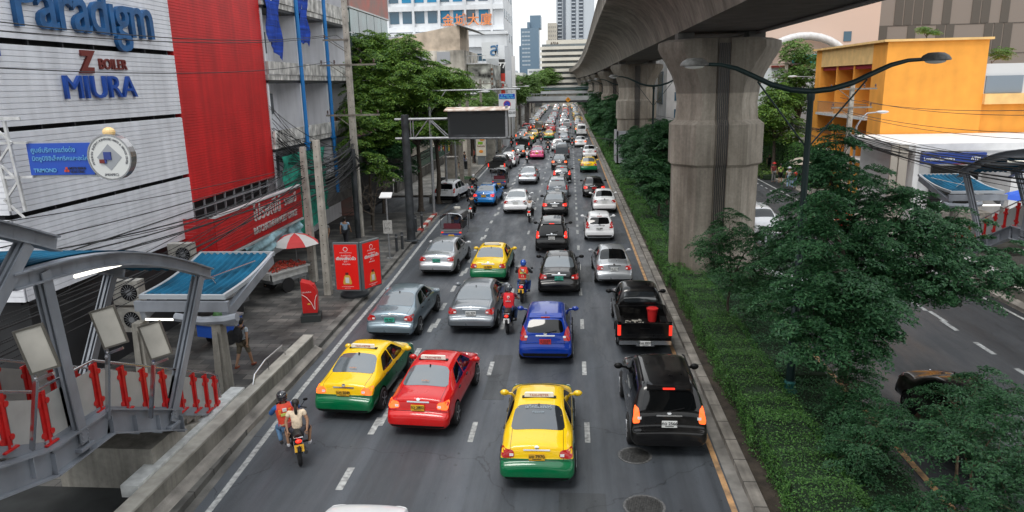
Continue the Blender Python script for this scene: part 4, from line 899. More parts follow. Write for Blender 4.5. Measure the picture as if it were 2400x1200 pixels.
tag(drape(35.4,41.8,1.6,5.7,x=-14.6,m=net,nm='net',seed=3,n=14,sag=.4).build('safety_net',net,None,60),'torn green safety net hanging over the lower balconies','net')
# glass fronted building
b=thing('office_building','green glass fronted building with a faded red top behind the tree','building',(-16,55,0))
gm=mat('curtain_glass',(.07,.13,.13),.08,0,ior=2.0,noise=(.5,.9),col2=(.25,.3,.3))  # mottled green in the colour suggests reflections of the street
q=MB(); q.prism([(-34,49.6,.15),(-34,49.6,20),(-15.6,49.6,20),(-15.6,49.6,.15)],(0,.3,0)); q.b2(-34,-15.4,49.9,60.2,5.6,9.5); q.b2(-34,-14.9,49.7,60.4,14.35,20); add(b,'wall',q,mat('faded_red_wall',(.34,.12,.1),.8,noise=(.7,.5),col2=(.5,.46,.42)))
for i in range(5):
    for j in range(3):
        y0=49.9+i*2.06; z0=9.55+j*1.58; dx0=.55-(j*.18); q=MB(); q.add([(-15.4+dx0*0+.45-j*.0,y0+.04,z0),(-14.95,y0+2.0,z0),(-14.95,y0+2.0,z0+1.52),(-14.95,y0+.04,z0+1.52),(-15.3,y0+.04,z0),(-15.3,y0+2.0,z0),(-15.3,y0+2.0,z0+1.52),(-15.3,y0+.04,z0+1.52)],[(0,1,2,3),(7,6,5,4),(0,4,5,1),(1,5,6,2),(2,6,7,3),(3,7,4,0)]); add(b,'glass_pane',q,gm)
q=MB(); q.b2(-15.4,-14.85,49.7,60.4,14.25,14.35); add(b,'cornice',q,whitetrim)
q=MB(); q.b2(-34,-15.3,49.95,60.2,.15,5.6); add(b,'shade_dark_ground_floor',q,darkwall)  # ground floor coloured near black to stand for the shade there
# lower dark frontage + fence behind the trees
b=thing('low_wall','dark low wall with railings behind the street trees','wall',(-15,70,0))
q=MB(); q.b2(-15.3,-15.0,60.5,91,.15,1.1); add(b,'plinth',q,concd)
q=MB(); q.b2(-15.2,-15.1,60.5,91,2.5,2.56)
for k in range(60): q.b2(-15.2,-15.12,60.6+k*.5,60.66+k*.5,1.1,2.5)
add(b,'railing',q,mat('railing_green',(.03,.07,.05),.6))
tag(MB().b2(-40,-22,60.6,90,.15,9).build('old_house',mat('grimy_wall',(.10,.1,.09),.9,noise=(1,.5)),None,None),'dark grimy house hidden behind the street trees','building')
t=thing('boundary_sign','weathered grey board with faint lettering behind bare branches','sign',(-15.0,45,2.5)); o=MB().b2(-.1,.1,-4,4,-.6,1.2).build('board',mat('weathered_board',(.12,.115,.11),.8,noise=(2,.4)),t)
text('lettering','เทพบดินทร์',.7,mat('faint_letter',(.25,.25,.25),.6),t,(.12,1.2,.2),face=FACE_EAST,ext=.01)
# ---------------- distant buildings ----------------
wh=mat('far_white',(.7,.72,.74),.7,noise=(.15,.08),streak=((1,1,.1),.1)); bwin=mat('far_window',(.03,.09,.14),.15,ior=1.8); bwin2=mat('blue_curtain_window',(.01,.22,.42),.3)
WC={}
def windows(par,face,a0,a1,z0,z1,na,nz_,fixed,wf=.6,hf=.5,m=bwin,rail=None,dz=0,mix=None):
    """grid of separate windows on a wall; face '-y' spans x at y=fixed, '+x' spans y at x=fixed"""
    da=(a1-a0)/na; dz_=(z1-z0)/nz_; rr_=random.Random(int(a0*7+z0))
    for j in range(nz_):
        for i in range(na):
            w2,h2=round(da*wf,2),round(dz_*hf,2); k=(face,w2,h2)
            if k not in WC:
                q=MB(); q.b2(-w2/2,w2/2,-.05,.02,-h2/2,h2/2) if face=='-y' else q.b2(-.02,.05,-w2/2,w2/2,-h2/2,h2/2); WC[k]=q.mesh('window',bwin)
            c=a0+(i+.5)*da; z=z0+(j+.5)*dz_+dz; p=(c,fixed,z) if face=='-y' else (fixed,c,z)
            o=mk('window',WC[k],par,loc=Vector(p)-par.location); mm=m if not(mix and rr_.random()<.4) else mix
            if mm is not bwin: o.material_slots[0].link='OBJECT'; o.material_slots[0].material=mm
def tower(name,label,x0,x1,y0,y1,z1,m,floors,fh,inset=True,cat='building',sm=None):
    b=thing(name,label,cat,((x0+x1)/2,y0,0)); q=MB(); q.b2(x0,x1,y0,y1,-.1,z1); add(b,'wall',q,m); return b
b=tower('apartment_tower','white apartment tower with blue windows and ledges at top left of centre',-46,-11.9,130,150,48,wh,1,1)
q=MB()
for z in np.arange(18.6,48,3.45): q.b2(-46,-11.8,129.4,130,z-.35,z+.45)
for x in np.arange(-45.9,-12,4.55): q.b2(x,x+.35,129.35,130,17.5,48)
add(b,'ledge',q,wh); 
for lo in range(2):
    windows(b,'-y',-45.5,-14.2,18.9+lo*3.45*1,18.9+3.45*(lo+1),14,1,129.98,.72,.6,dz=.1,mix=bwin2)
windows(b,'-y',-45.5,-14.2,25.8,32.7,14,2,129.98,.72,.6,dz=.1,mix=bwin2)
q=MB(); q.b2(-47,-11.2,127.5,130,15.4,17.6); q.b2(-47,-10.9,127.2,130,17.4,17.9); q.b2(-46,-11.6,128.6,130,0,15.4); add(b,'podium',q,wh)
windows(b,'-y',-44,-14,12.2,15.2,6,1,128.58,.6,.4)
windows(b,'+x',131,149,12,45,4,9,-11.88,.45,.4)
for s_,x_ in zip('金城大廈',(-21.4,-19.2,-17.0,-14.8)): o=text('lettering',s_,2.1,mat('orange_letter',(.75,.25,.08),.5),b,(x_,129.2,19.9),ext=.1,bold=.02); o.location=-b.location
oldw=mat('old_plaster',(.50,.46,.40),.9,noise=(.5,.35),streak=((1.2,1.2,.2),.5),col2=(.28,.26,.22)); mould=mat('mouldy_plaster',(.42,.42,.38),.9,noise=(.9,.8),col2=(.06,.06,.055))
b=tower('old_apartment_block','old cream block with mould streaks and a roof shed above the trees',-26,-13.4,92,105,13.3,oldw,1,1)
q=MB(); q.prism([(-24,92.2,13.3),(-13.9,92.2,13.3),(-13.9,92.2,16.3),(-24,92.2,14.6)],(0,8,0)); add(b,'roof_shed',q,mat('tan_plaster',(.5,.41,.32),.9,noise=(1,.3)))
q=MB(); q.add([(-14.3,91.5,16.3),(-11.6,91.5,15.4),(-11.6,99,15.4),(-14.3,99,16.3),(-14.3,91.5,16.4),(-11.6,91.5,15.5),(-11.6,99,15.5),(-14.3,99,16.4)],[(3,2,1,0),(4,5,6,7),(0,1,5,4),(1,2,6,5),(2,3,7,6),(3,0,4,7)]); add(b,'tin_roof',q,mat('tin_dark',(.12,.12,.12),.6))
windows(b,'-y',-23.5,-14.5,11.2,13.6,3,1,91.98,.55,.6,m=mat('shutter_grey',(.35,.36,.38),.6))
b=tower('old_apartment_block','tall mouldy stair tower with hanging creeper beside the old cream block',-13.3,-10.4,94,108,11.6,mould,1,1)
q=MB()
for k in range(14): q.b2(-10.38,-10.2,94.5,95.2,3+k*.6,3.3+k*.6)
add(b,'vent_fins',q,mat('rusty_fin',(.25,.14,.09),.8))
q=MB(); q.b2(-13.4,-10.8,93.6,97,11.6,11.75); q.b2(-13.3,-10.9,93.7,93.8,12.6,12.68); 
for k in range(6): q.b2(-13.3+k*.48,-13.25+k*.48,93.7,93.75,11.7,12.65)
add(b,'roof_terrace',q,whitetrim)
b=tower('shop_building','narrow white building with stacked advertising signs facing the street',-12.6,-9.9,109,122,14.6,wh,1,1)
for nm,x0,x1,z0,z1,c in(('sign_panel',-10.05,-9.2,10.6,12.6,(.02,.02,.02)),('sign_panel',-10.0,-9.2,6.7,10.6,(.6,.05,.03)),('sign_panel',-12.5,-10.1,12.7,15,(.6,.62,.63)),('sign_panel',-9.1,-8.3,5.6,11,(.55,.57,.6)),('sign_panel',-8.2,-7.7,6.2,13,(.6,.6,.6))):
    q=MB(); q.b2(x0-.6,x1-.6,107.6,107.9,z0,z1); add(b,nm,q,mat('panel_%.2f%.2f%.2f'%c,c,.5))
for s_,x_,z_,sz,m_ in(('77',-10.2,11.7,1.1,platew),('ก',-10.2,8.9,2.2,platew),('ส',-11.3,13.9,2.4,mat('logo_blue',(.05,.15,.3),.5))): o=text('lettering',s_,sz,m_,b,(x_,107.55,z_),ext=.03,bold=.03); o.location=-b.location
windows(b,'-y',-12.4,-10.2,3,12,2,4,108.98,.5,.5)
gw=mat('far_grey_glass',(.10,.17,.24),.2,ior=1.8); b=tower('office_tower','blue grey glass office tower with a notched top far up the road',-27.5,-17.8,400,415,38,gw,1,1)
q=MB(); q.b2(-22.6,-16.9,402,415,37.9,44.5); q.b2(-28.5,-25.0,401,414,-.1,29); q.b2(-24,-22.6,399.8,402,38,41); add(b,'upper_block',q,mat('far_grey_glass2',(.13,.2,.27),.3))
windows(b,'-y',-27,-22.5,18,37,3,9,399.95,.9,.35,m=mat('far_pale_band',(.36,.42,.47),.4))
b=tower('residential_tower','tall pale residential tower with dark balcony stacks left of the viaduct',-9.0,12,420,440,85,mat('far_pale',(.5,.54,.58),.7),1,1)
for i,x in enumerate((-8.2,-5.2,-.6,3.5)):
    q=MB(); q.b2(x,x+(2.4 if i!=1 else 1.4),419.6,420,10,85)
    if i!=1:
        for z in np.arange(12,85,1.9): q.b2(x+.1,x+2.2,418.9,419.65,z,z+.5,1)
    add(b,'balcony_stack',q,[mat('far_dark_band',(.12,.14,.17),.6),mat('far_pale',(.5,.54,.58),.7)])
cream=mat('far_cream',(.58,.55,.48),.8,noise=(.2,.08)); b=tower('office_building','cream office block with curved ledges and rooftop name below the grey tower',-12.4,6.5,300,315,23.2,cream,1,1)
for z in np.arange(5,23,2.15):
    q=MB(); q.prism([(-12.9,299.2,z),(-11.4,298.3,z),(6.6,298.3,z),(6.6,300,z),(-12.9,300,z)],(0,0,1.15)); add(b,'ledge',q,cream)
    q=MB(); q.b2(-12.2,6.4,299.7,299.98,z+1.2,z+2.1); add(b,'window_band',q,mat('far_window_band',(.09,.11,.12),.4,noise=(1.4,.6),col2=(.3,.3,.29)))
q=MB(); q.b2(-10.5,6.5,300,301,23.2,25.9); add(b,'parapet',q,cream); o=text('lettering','ASIA',1.7,mat('brown_letter',(.1,.07,.05),.6),b,(-7.2,299.9,24.5),ext=.05,bold=.02); o.location=-b.location
b=tower('office_building','low white block left of the cream office block',-18.4,-12.6,305,318,15,mat('far_white2',(.55,.57,.57),.7),1,1); windows(b,'-y',-18,-12.9,4,15,3,5,304.97,.85,.35,m=mat('far_band2',(.2,.22,.23),.5))
b=tower('planted_tower','slim cream tower with plants on its roof behind the cream block',-13.5,-8.5,410,420,41,mat('far_cream2',(.5,.46,.39),.8),1,1); windows(b,'-y',-13.2,-8.8,20,40,4,9,409.97,.4,.4,m=mat('far_band3',(.28,.27,.25),.5))
for i,(x0,x1,y,z,c) in enumerate(((-36,-25,330,15,(.5,.52,.54)),(-52,-38,360,24,(.45,.47,.5)),(-28,-17,350,11,(.55,.55,.53)),(-16,-7,500,26,(.5,.53,.56)),(-80,-50,420,34,(.5,.52,.55)))):
    b=tower('distant_building',['pale block above the street trees far up the road','grey slab block behind the white apartment tower','low pale roof below the blue grey tower','hazy block between the two far towers','wide pale block far behind the balconies'][i],x0,x1,y,y+12,z,mat('far_mix%d'%i,c,.8),1,1); windows(b,'-y',x0+.5,x1-.5,3,z-1,4,max(2,int(z/4)),y-.03,.7,.4,m=mat('far_band2',(.2,.22,.23),.5))
# filler row houses along the left kerb, mostly hidden by trees
rh=random.Random(5)
for i in range(12):
    Y=124+i*19; h=rh.uniform(8,13); x=-13.5+shift(Y); c=rh.choice([(.4,.4,.38),(.45,.42,.36),(.33,.34,.36),(.5,.5,.48)])
    b=tower('shophouse','%s shophouse set back along the left pavement behind poles'%(nth_[i] if i<12 else ''),x-16,x,Y,Y+17.5,h,mat('shophouse_%d'%i,c,.8,noise=(.6,.3)),1,1) if 0 else thing('shophouse','%s distant shophouse in the row along the left pavement'%['first','second','third','fourth','fifth','sixth','seventh','eighth','ninth','tenth','eleventh','twelfth'][i],'building',(x,Y,0),0,'row of distant shophouses')
    q=MB(); q.b2(-16,0,0,17.5,.15,h); q.build('wall',mat('shophouse_%d'%i,c,.8,noise=(.6,.3)),b,None)
    for k in range(3):
        for j in range(4): q=MB(); q.b2(-.02,.05,1+j*4.2,3.6+j*4.2,3.6+k*3,5.2+k*3); 
        q=MB(); q.b2(0,.9,.3,17.2,3.0+k*3,3.25+k*3); 
        if 3.25+k*3<h: q.build('canopy',concd,b,None)
    for k in range(2):
        for j in range(4): MB().b2(-.02,.05,1+j*4.2,3.6+j*4.2,4.0+k*3,5.4+k*3).build('window',bwin,b,None)
# ---------------- buildings, right ----------------
yel=mat('orange_render',(.84,.35,.05),.85,noise=(1.2,.07),streak=((1.5,1.5,.15),.08),bump=(12,.2)); yel2=mat('pale_orange_render',(.78,.50,.20),.85,noise=(1.5,.12)); red_in=mat('red_balcony_wall',(.36,.02,.03),.8)
b=thing('corner_building','bright orange yellow building with red lined balconies on the right','building',(21.5,53,0))
q=MB(); q.b2(21.5,28.1,53.2,68,-.1,2.9); q.b2(23.0,28.1,53.2,68,2.9,11.3); q.b2(21.5,23.0,53.2,55.6,2.9,11.3); q.b2(28.1,45,53.5,68,-.1,7.7); q.b2(21.5,23,66.6,68,2.9,11.3); add(b,'wall',q,yel)
q=MB(); q.b2(21.5,23,55.6,66.6,9.9,11.3); add(b,'top_band',q,yel2)
q=MB(); q.b2(21.2,28.3,53.0,68.1,11.3,11.45); add(b,'coping',q,yel2)
for z in(2.75,5.9):
    q=MB(); q.b2(21.3,23,55.6,66.6,z,z+.2); add(b,'balcony_floor',q,whitetrim)
for y in(59.2,62.9):
    q=MB(); q.b2(21.6,23,y,y+.2,2.95,9.9); add(b,'partition',q,yel)
q=MB(); q.b2(22.9,22.98,55.62,66.58,2.95,5.88); q.b2(21.7,22.98,55.62,66.58,9.6,9.88); add(b,'red_lining',q,red_in)
for y in(56.2,60,63.8):
    for z in(3.0,6.2): q=MB(); q.b2(22.85,22.95,y,y+.9,z,z+2.2); add(b,'shutter_door',q,mat('shutter_dark',(.1,.09,.08),.6) if z<4 else whitetrim)
for z in(6.1,):
    q=MB(); q.b2(21.35,21.4,55.7,66.5,z+.9,z+.95)
    for k in range(54): q.b2(21.35,21.38,55.7+k*.2,55.72+k*.2,z,z+.9)
    add(b,'balcony_railing',q,mat('railing_rust',(.3,.2,.12),.6))
q=MB(); q.b2(28.15,31.4,53.3,53.5,7.7,9.7); add(b,'rooftop_shed',q,mat('shed_white',(.6,.6,.6),.7))
q=MB(); q.b2(28.2,30.6,53.2,53.29,7.75,8.9); add(b,'shed_sheet',q,mat('sheet_bluegrey',(.2,.24,.28),.6)); q=MB(); q.b2(28.1,40,52.9,53.5,7.0,7.7); add(b,'side_band',q,yel2)
q=MB(); q.b2(30.6,34,53.2,53.49,3.4,4.6); add(b,'plaster_patch',q,mat('plaster_patch',(.6,.52,.42),.9,noise=(3,.3)))
b=thing('shop','white low shop with a blue fascia sign and steps on the right','building',(24,45,0))
q=MB(); q.b2(20.3,34,45.6,53.1,-.1,4.6); q.b2(20.3,20.6,44.9,45.6,-.1,5.0); q.b2(19.5,34,45.2,53.1,4.6,5.05); q.b2(24.6,34,42.6,45.6,-.1,3.9); add(b,'wall',q,mat('shop_white',(.68,.68,.68),.6,noise=(1.5,.08)))
q=MB(); q.b2(19.45,19.95,45.0,45.2,-.1,5.0); q.b2(19.0,19.4,45.05,45.2,-.1,5.0); add(b,'pilaster',q,mat('pilaster_tan',(.42,.38,.33),.8))
q=MB(); q.b2(21.6,24.3,45.4,45.58,1.1,3.7); add(b,'entrance',q,glassdark)
q=MB(); q.b2(21.5,25.5,44.0,45.6,.6,1.05); q.b2(21.0,25.8,43.4,44.2,.3,.6); add(b,'steps',q,conc)
for k in range(3):
    q=MB(); q.tube([(21.4,43.6,1.2+k*.3),(22.2,44.2,1.5+k*.3),(23.2,44.2,1.5+k*.3)],.03,6); add(b,'handrail',q,chrome)
q=MB(); q.b2(20.6,24.2,44.6,44.9,3.9,4.55); add(b,'fascia_sign',q,mat('fascia_blue',(.012,.045,.25),.4))
for s_,x_,sz in(('Ladies',21.1,.3),('Laundry',22.0,.34),('ATM',23.6,.34)): o=text('lettering',s_ if s_!='Ladies' else 'Longines',sz*.8,platew,b,(x_,44.58,4.2),ext=.01,bold=.006); o.location=-b.location
q=MB(); q.b2(22.3,23.3,44.56,44.6,3.86,3.92); add(b,'red_strip',q,redl)
# panelled block behind
pan=mat('panel_tan',(.24,.2,.17),.7); pand=mat('panel_dark',(.10,.085,.07),.7)
b=thing('panelled_building','brown building clad in staggered vertical panels above the orange roof','building',(45,90,0))
q=MB(); q.b2(31,75,90,110,-.1,40); add(b,'wall',q,pan)
q=MB(); rp_=random.Random(9)
for j in range(8):
    for i in range(24):
        if rp_.random()<.42: q.b2(31+i*1.05+(j%2)*.5,31.9+i*1.05+(j%2)*.5,89.93,90,11.4+j*3.3,14.6+j*3.3)
add(b,'dark_panels',q,pand); windows(b,'-y',52,56,10,30,1,6,89.95,.4,.6)
q=MB()
for j in range(9): q.b2(31,75,89.96,89.99,11.3+j*3.3,11.38+j*3.3)
add(b,'panel_joints',q,pand)
b=thing('pink_building','pale pink building with a white arch and blue balcony under the viaduct','building',(22,78,0))
q=MB(); q.b2(15,30.5,78,90,-.1,19); add(b,'wall',q,mat('pale_pink',(.62,.47,.39),.8)); 
q=MB(); q.b2(14.5,30.5,77.2,78,-.1,10.1); add(b,'podium',q,wh); q=MB(); q.b2(20,30.4,76.9,77.2,10.1,10.3); add(b,'red_line',q,redl)
q=MB(); q.b2(22,30,77.0,77.1,10.4,11.3); add(b,'balcony_glass',q,mat('teal_glass',(.02,.35,.4),.2))
v=[(23.2+4.6*math.cos(a),77.3,9.5+3.6*math.sin(a)) for a in np.linspace(0,math.pi,16)]; q=MB(); q.tube(v,.4,8); add(b,'arch',q,whitetrim,50); windows(b,'-y',24,30,8,9.8,3,1,77.18,.5,.7); windows(b,'-y',26,29,12.4,13.6,1,1,77.98,.25,.8)
for i,(x0,x1,y,z,c) in enumerate(((14,30,112,14,(.45,.45,.45)),(13,26,135,17,(.6,.3,.04)),(12,30,165,20,(.5,.5,.5)),(12,30,200,18,(.42,.4,.38)),(11,30,260,22,(.5,.5,.52)),(60,110,160,30,(.4,.4,.42)))):
    b=thing('shop_block',['grey block past the pink building on the right','orange fronted block seen between the piers','pale block far right between piers','brown grey block farther along the right side','hazy block at the far right end of the road','grey block behind the panelled building'][i],'building',(x0,y,0)); q=MB(); q.b2(0,x1-x0,0,16,-.1,z); q.build('wall',mat('block_%d'%i,c,.8,noise=(.4,.25)),b,None); windows(b,'-y',x0+.5,x1-.5,3,z-1,5,4,y-.03,.55,.5); windows(b,'+x',y+1,y+15,3,z-1,1,1,x0-.05,.5,.5)
# ---------------- far footbridge ----------------
b=thing('footbridge','grey footbridge spanning the whole road in the distance','footbridge',(0,145,0)); gz=mat('bridge_grey',(.42,.44,.45),.6,noise=(.6,.15))
q=MB(); q.b2(-8.9,10,144,147,5.35,5.75); add(b,'beam',q,mat('bridge_dark',(.06,.06,.065),.7)); q=MB(); q.b2(-9,10,143.9,147.1,5.75,6.35); add(b,'fascia',q,gz)
q=MB(); q.b2(-9,10,143.9,144,7.05,7.15)
for k in range(20): q.b2(-9+k,-8.93+k,143.9,144,6.35,7.05)
q.b2(-9,10,143.92,143.98,6.35,6.6); add(b,'railing',q,gz)
for x in(-8.9,9.4): q=MB(); q.b2(x-.3,x+.3,145,145.8,0,5.35); add(b,'support',q,concd)
t=thing('warning_sign','orange diamond warning sign hung on the distant footbridge','sign',(-.9,143.8,5.9)); q=MB(); q.box(0,0,0,.75,.05,.75); q.xf(Matrix.Rotation(R(45),4,'Y')); q.build('board',mat('sign_orange',(.8,.32,.02),.5),t); q=MB(); q.box(0,-.035,.02,.1,.02,.4); q.box(.08,-.035,.1,.2,.02,.08); q.build('symbol',blackp,t)
b=thing('footbridge','second covered footbridge far beyond the first one','footbridge',(0,210,0)); q=MB(); q.b2(-9,12,210,213,6.2,6.9); q.b2(-9,12,210,213,8.0,8.15); add(b,'deck',q,gz)
q=MB(); q.b2(-8,11,210.5,212.5,7.3,7.9); add(b,'glazing',q,mat('bridge_glass',(.12,.2,.2),.3))
# ---------------- footbridge stairs ----------------
steel=mat('painted_steel',(.25,.27,.305),.45,.15,noise=(1.5,.18),streak=((2,2,.4),.15)); steeld=mat('painted_steel_dark',(.12,.125,.135),.5); redpost=mat('red_post',(.52,.015,.015),.4,noise=(5,.2))
frost=mat('frosted_panel',(.36,.36,.35),.35,noise=(2,.12),bump=(3,.1)); stepc=mat('step_concrete',(.30,.28,.25),.85,noise=(2,.3),bump=(30,.3)); roofb=mat('blue_roof_sheet',(.006,.085,.16),.75,noise=(1.3,.35),streak=((6,.3,1),.3),spec=.15); stain=mat('stainless',(.6,.6,.62),.2,1)
tube_l=mat('fluorescent_tube',(.9,.9,.85),.3,emit=((1,.97,.85),1.6)); baseconc=cmat('stair_concrete',(.38,.36,.32),(.2,.19,.17)); boardm=mat('blank_board',(.48,.46,.41),.6,noise=(2,.15)); lightstone=mat('pale_ledge',(.52,.53,.52),.7,noise=(5,.2))
def stairs(label,T,mirror,sign_boards,near):
    t=thing('footbridge_stairs',label,'stairs',T(-10.5,14,0),0)
    base=Vector(t.location)
    def put(name,mb,m,smooth=35):
        mb.v=[tuple(Vector(T(*p))-base) for p in mb.v]; return mb.build(name,m,t,smooth)
    PP=[(4.0,6.4),(9.6,3.5),(11.1,2.82),(12.7,2.78),(17.2,.62)]; P=lambda y: interp(y,[a for a,b in PP],[b for a,b in PP])
    for x in(-9.42,-11.75):
        q=MB(); pts=[(4,5.55),(9.6,2.62),(11.1,2.22),(12.75,2.22),(15.25,1.02)]
        for (a,za),(b_,zb) in zip(pts[:-1],pts[1:]):
            q.ibeam((x,a,za+.3),(x,b_+.01,zb+.3),.26,.56,.035)
        for yy in(9.6,10.6,11.1,12,12.75,13.5,14.3,15.2): q.b2(x-.11,x+.11,yy-.012,yy+.012,P(yy)-.55,P(yy)-.12)
        put('girder',q,steel)
        q=MB()
        for (a,za),(b_,zb) in zip(PP[:-1],PP[1:]): q.beam((x-.09,a,za-.02),(x-.09,b_,zb-.02),.05,.2)
        put('kick_plate',q,steel)
    q=MB()
    for (a,za),(b_,zb) in zip(PP[:-1],PP[1:]):
        if abs(za-zb)<.2: q.b2(-11.6,-9.6,a,b_,za-.2,za-.06); continue
        n=max(1,int(round((za-zb)/.16)))
        for k in range(n): y0=lerp(a,b_,k/n); y1=lerp(a,b_,(k+1)/n); z=lerp(za,zb,(k+1)/n); q.b2(-11.6,-9.6,y0,y1+.02,z-.2,z-.06)
    put('flight',q,stepc)
    ys=[8.1,9.25,10.35,11.25,12.7,13.5,14.2,14.9,15.55,16.15,16.7,17.15]
    for x in(-9.52,-11.66):
        for a,b_ in zip(ys[:-1],ys[1:]):
            g=.10; q=MB(); q.prism([(x,a+g,P(a+g)+.08),(x,b_-g,P(b_-g)+.08),(x,b_-g,P(b_-g)+.9),(x,a+g,P(a+g)+.9)],(.015,0,0)); put('glass_panel',q,frost,None)
        for a in ys:
            q=MB(); z=P(a)
            for dy in(-.05,.05): q.beam((x,a+dy,z),(x,a+dy,z+1.0),.12,.03,up=(1,0,0))
            q.beam((x,a,z),(x,a,z+.98),.05,.1,up=(1,0,0))
            for zz in(.2,.8):
                for s in(-1,1): q.lathe([(.055,-.035),(.055,.035)],x,a+s*.11,z+zz,10,axis='x')
            q.b2(x-.09,x+.09,a-.16,a+.16,z-.0,z+.03); put('red_post',q,redpost)
        q=MB(); q.tube([(x,y,P(y)+1.07) for y in(6,7,8.1,9.25,10.35,11.1,11.9,12.7,14,15.5,17.0)]+[(x,17.35,P(17.2)+.95),(x,17.4,P(17.2)+.3)],.03,8); put('handrail',q,stain,50)
    # roof bays
    def arc(a,za,b_,zb,bul,n=16): return [(lerp(a,b_,i/n),lerp(za,zb,i/n)+bul*math.sin(math.pi*i/n)) for i in range(n+1)]
    for A in(arc(4.5,8.2,12.1,6.35,.45),arc(10.9,5.95,17.4,4.38,.42)):
        for x in(-9.4,-11.75):
            q=MB()
            for (a,za),(b_,zb) in zip(A[:-1],A[1:]):
                q.beam((x,a,za),(x,b_+.01,zb),.05,.26); q.beam((x,a,za+.13),(x,b_+.01,zb+.13),.26,.03); q.beam((x,a,za-.13),(x,b_+.01,zb-.13),.24,.03)
            put('roof_rib',q,steel,30)
        v=[];f=[];nx=36
        for j,(a,za) in enumerate(A):
            for i in range(nx+1):
                x=lerp(-11.62,-9.54,i/nx); v.append((x,a,za+.13+(.045 if i%4<2 else 0)))
        for j in range(len(A)-1):
            for i in range(nx): f.append((j*(nx+1)+i,j*(nx+1)+i+1,(j+1)*(nx+1)+i+1,(j+1)*(nx+1)+i))
        q=MB().add(v,f); q.add([(a,b_,c-.05) for a,b_,c in v],[tuple(reversed(k)) for k in f]); put('roof_sheet',q,roofb,20)
        for k in(4,8,12):
            q=MB(); a,za=A[k]; q.b2(-11.7,-9.45,a-.04,a+.04,za-.1,za+.05); put('purlin',q,steel)
        a,za=A[8]; q=MB(); q.tube([(-10.1,a-.75,za-.2),(-10.1,a+.75,za-.32)],.04,8); put('tube_lamp',q,tube_l)
    for x in(-9.42,-11.75):
        for y0,z0,y1,z1 in((11.9,2.5,11.65,5.95),(14.8,1.5,16.85,4.45),(8.2,3.6,11.4,6.5)):
            if x<-10 and y0<10: continue
            q=MB(); q.beam((x,y0,z0),(x,y1,z1),.06,.2,up=(0,1,0)); q.beam((x-.1,y0,z0),(x-.1,y1,z1),.03,.22,up=(0,1,0)); q.beam((x+.1,y0,z0),(x+.1,y1,z1),.03,.22,up=(0,1,0)); q.b2(x-.16,x+.16,y0-.2,y0+.2,z0-.12,z0-.06)
            for s in(-1,1):
                for k in range(3): q.sph((x+.13,y0+s*.08,z0+.05+k*.09),.018,6,4)
            put('column',q,steel)
    # lower canopy
    v=[];f=[];nx=44;ny=8
    def zr(s): return 3.28+.42*s-.12*math.sin(math.pi*s)
    for j in range(ny+1):
        for i in range(nx+1): s=j/ny; v.append((lerp(-12.35,-10.02,i/nx),lerp(19.12,22.5,s),zr(s)+(.055 if i%4<2 else 0)))
    for j in range(ny):
        for i in range(nx): f.append((j*(nx+1)+i,j*(nx+1)+i+1,(j+1)*(nx+1)+i+1,(j+1)*(nx+1)+i))
    q=MB().add(v,f); q.add([(a,b_,c-.06) for a,b_,c in v],[tuple(reversed(k)) for k in f]); put('roof_sheet',q,roofb,20)
    q=MB(); 
    for xx in(-12.42,-9.95):
        for k in range(8): q.beam((xx,lerp(19.05,22.6,k/8),zr(k/8)+.0),(xx,lerp(19.05,22.6,(k+1)/8)+.01,zr((k+1)/8)+.0),.09,.12)
    q.b2(-12.47,-9.9,18.98,19.08,3.2,3.33); q.b2(-12.47,-9.9,22.58,22.66,3.62,3.76); put('roof_edge',q,mat('edge_grey',(.36,.39,.42),.4),30)
    q=MB(); q.tube([(-11.9,21.6,zr(.7)+.1),(-10.6,19.9,zr(.2)+.12)],.018,5); q.tube([(-11.3,19.8,zr(.2)+.12),(-10.2,21.8,zr(.8)+.1)],.018,5); put('loose_rods',q,stain)
    q=MB()
    for x in(-9.93,-12.4):
        pts=[(x,18.95,2.72),(x,19.5,2.85),(x,20.3,3.05),(x,21.3,3.3),(x,22.4,3.55)]
        for a,b_ in zip(pts[:-1],pts[1:]): q.beam(a,b_,.16,.3)
    q.b2(-12.6,-9.8,18.9,19.05,2.85,3.15); q.tube([(-9.55,18.9,2.7),(-9.9,18.9,2.62),(-10.6,18.9,2.58),(-11.4,18.9,2.7)],.13,8); q.tube([(-9.62,18.97,2.55),(-9.98,18.97,2.55)],.14,12); put('curved_bracket',q,steel,40)
    q=MB(); q.tube([(-12.3,18.9,2.62),(-10.2,18.9,2.62)],.035,6); put('tube_lamp',q,tube_l)
    for x in(-10.2,-12.6):
        q=MB(); q.prism([(x-.21,18.8,.1),(x+.21,18.8,.1),(x+.13,18.85,2.5),(x-.13,18.85,2.5)],(0,.34,0)); q.b2(x-.06,x+.06,18.77,18.8,.3,2.3); put('concrete_column',q,baseconc,None)
    q=MB(); q.prism([(-11.8,14.1,.0),(-11.8,18.3,.0),(-11.8,18.3,.3),(-11.8,17.3,.5),(-11.8,14.9,1.15),(-11.8,14.1,1.15)],(2.3,0,0)); put('concrete_base',q,baseconc,None)
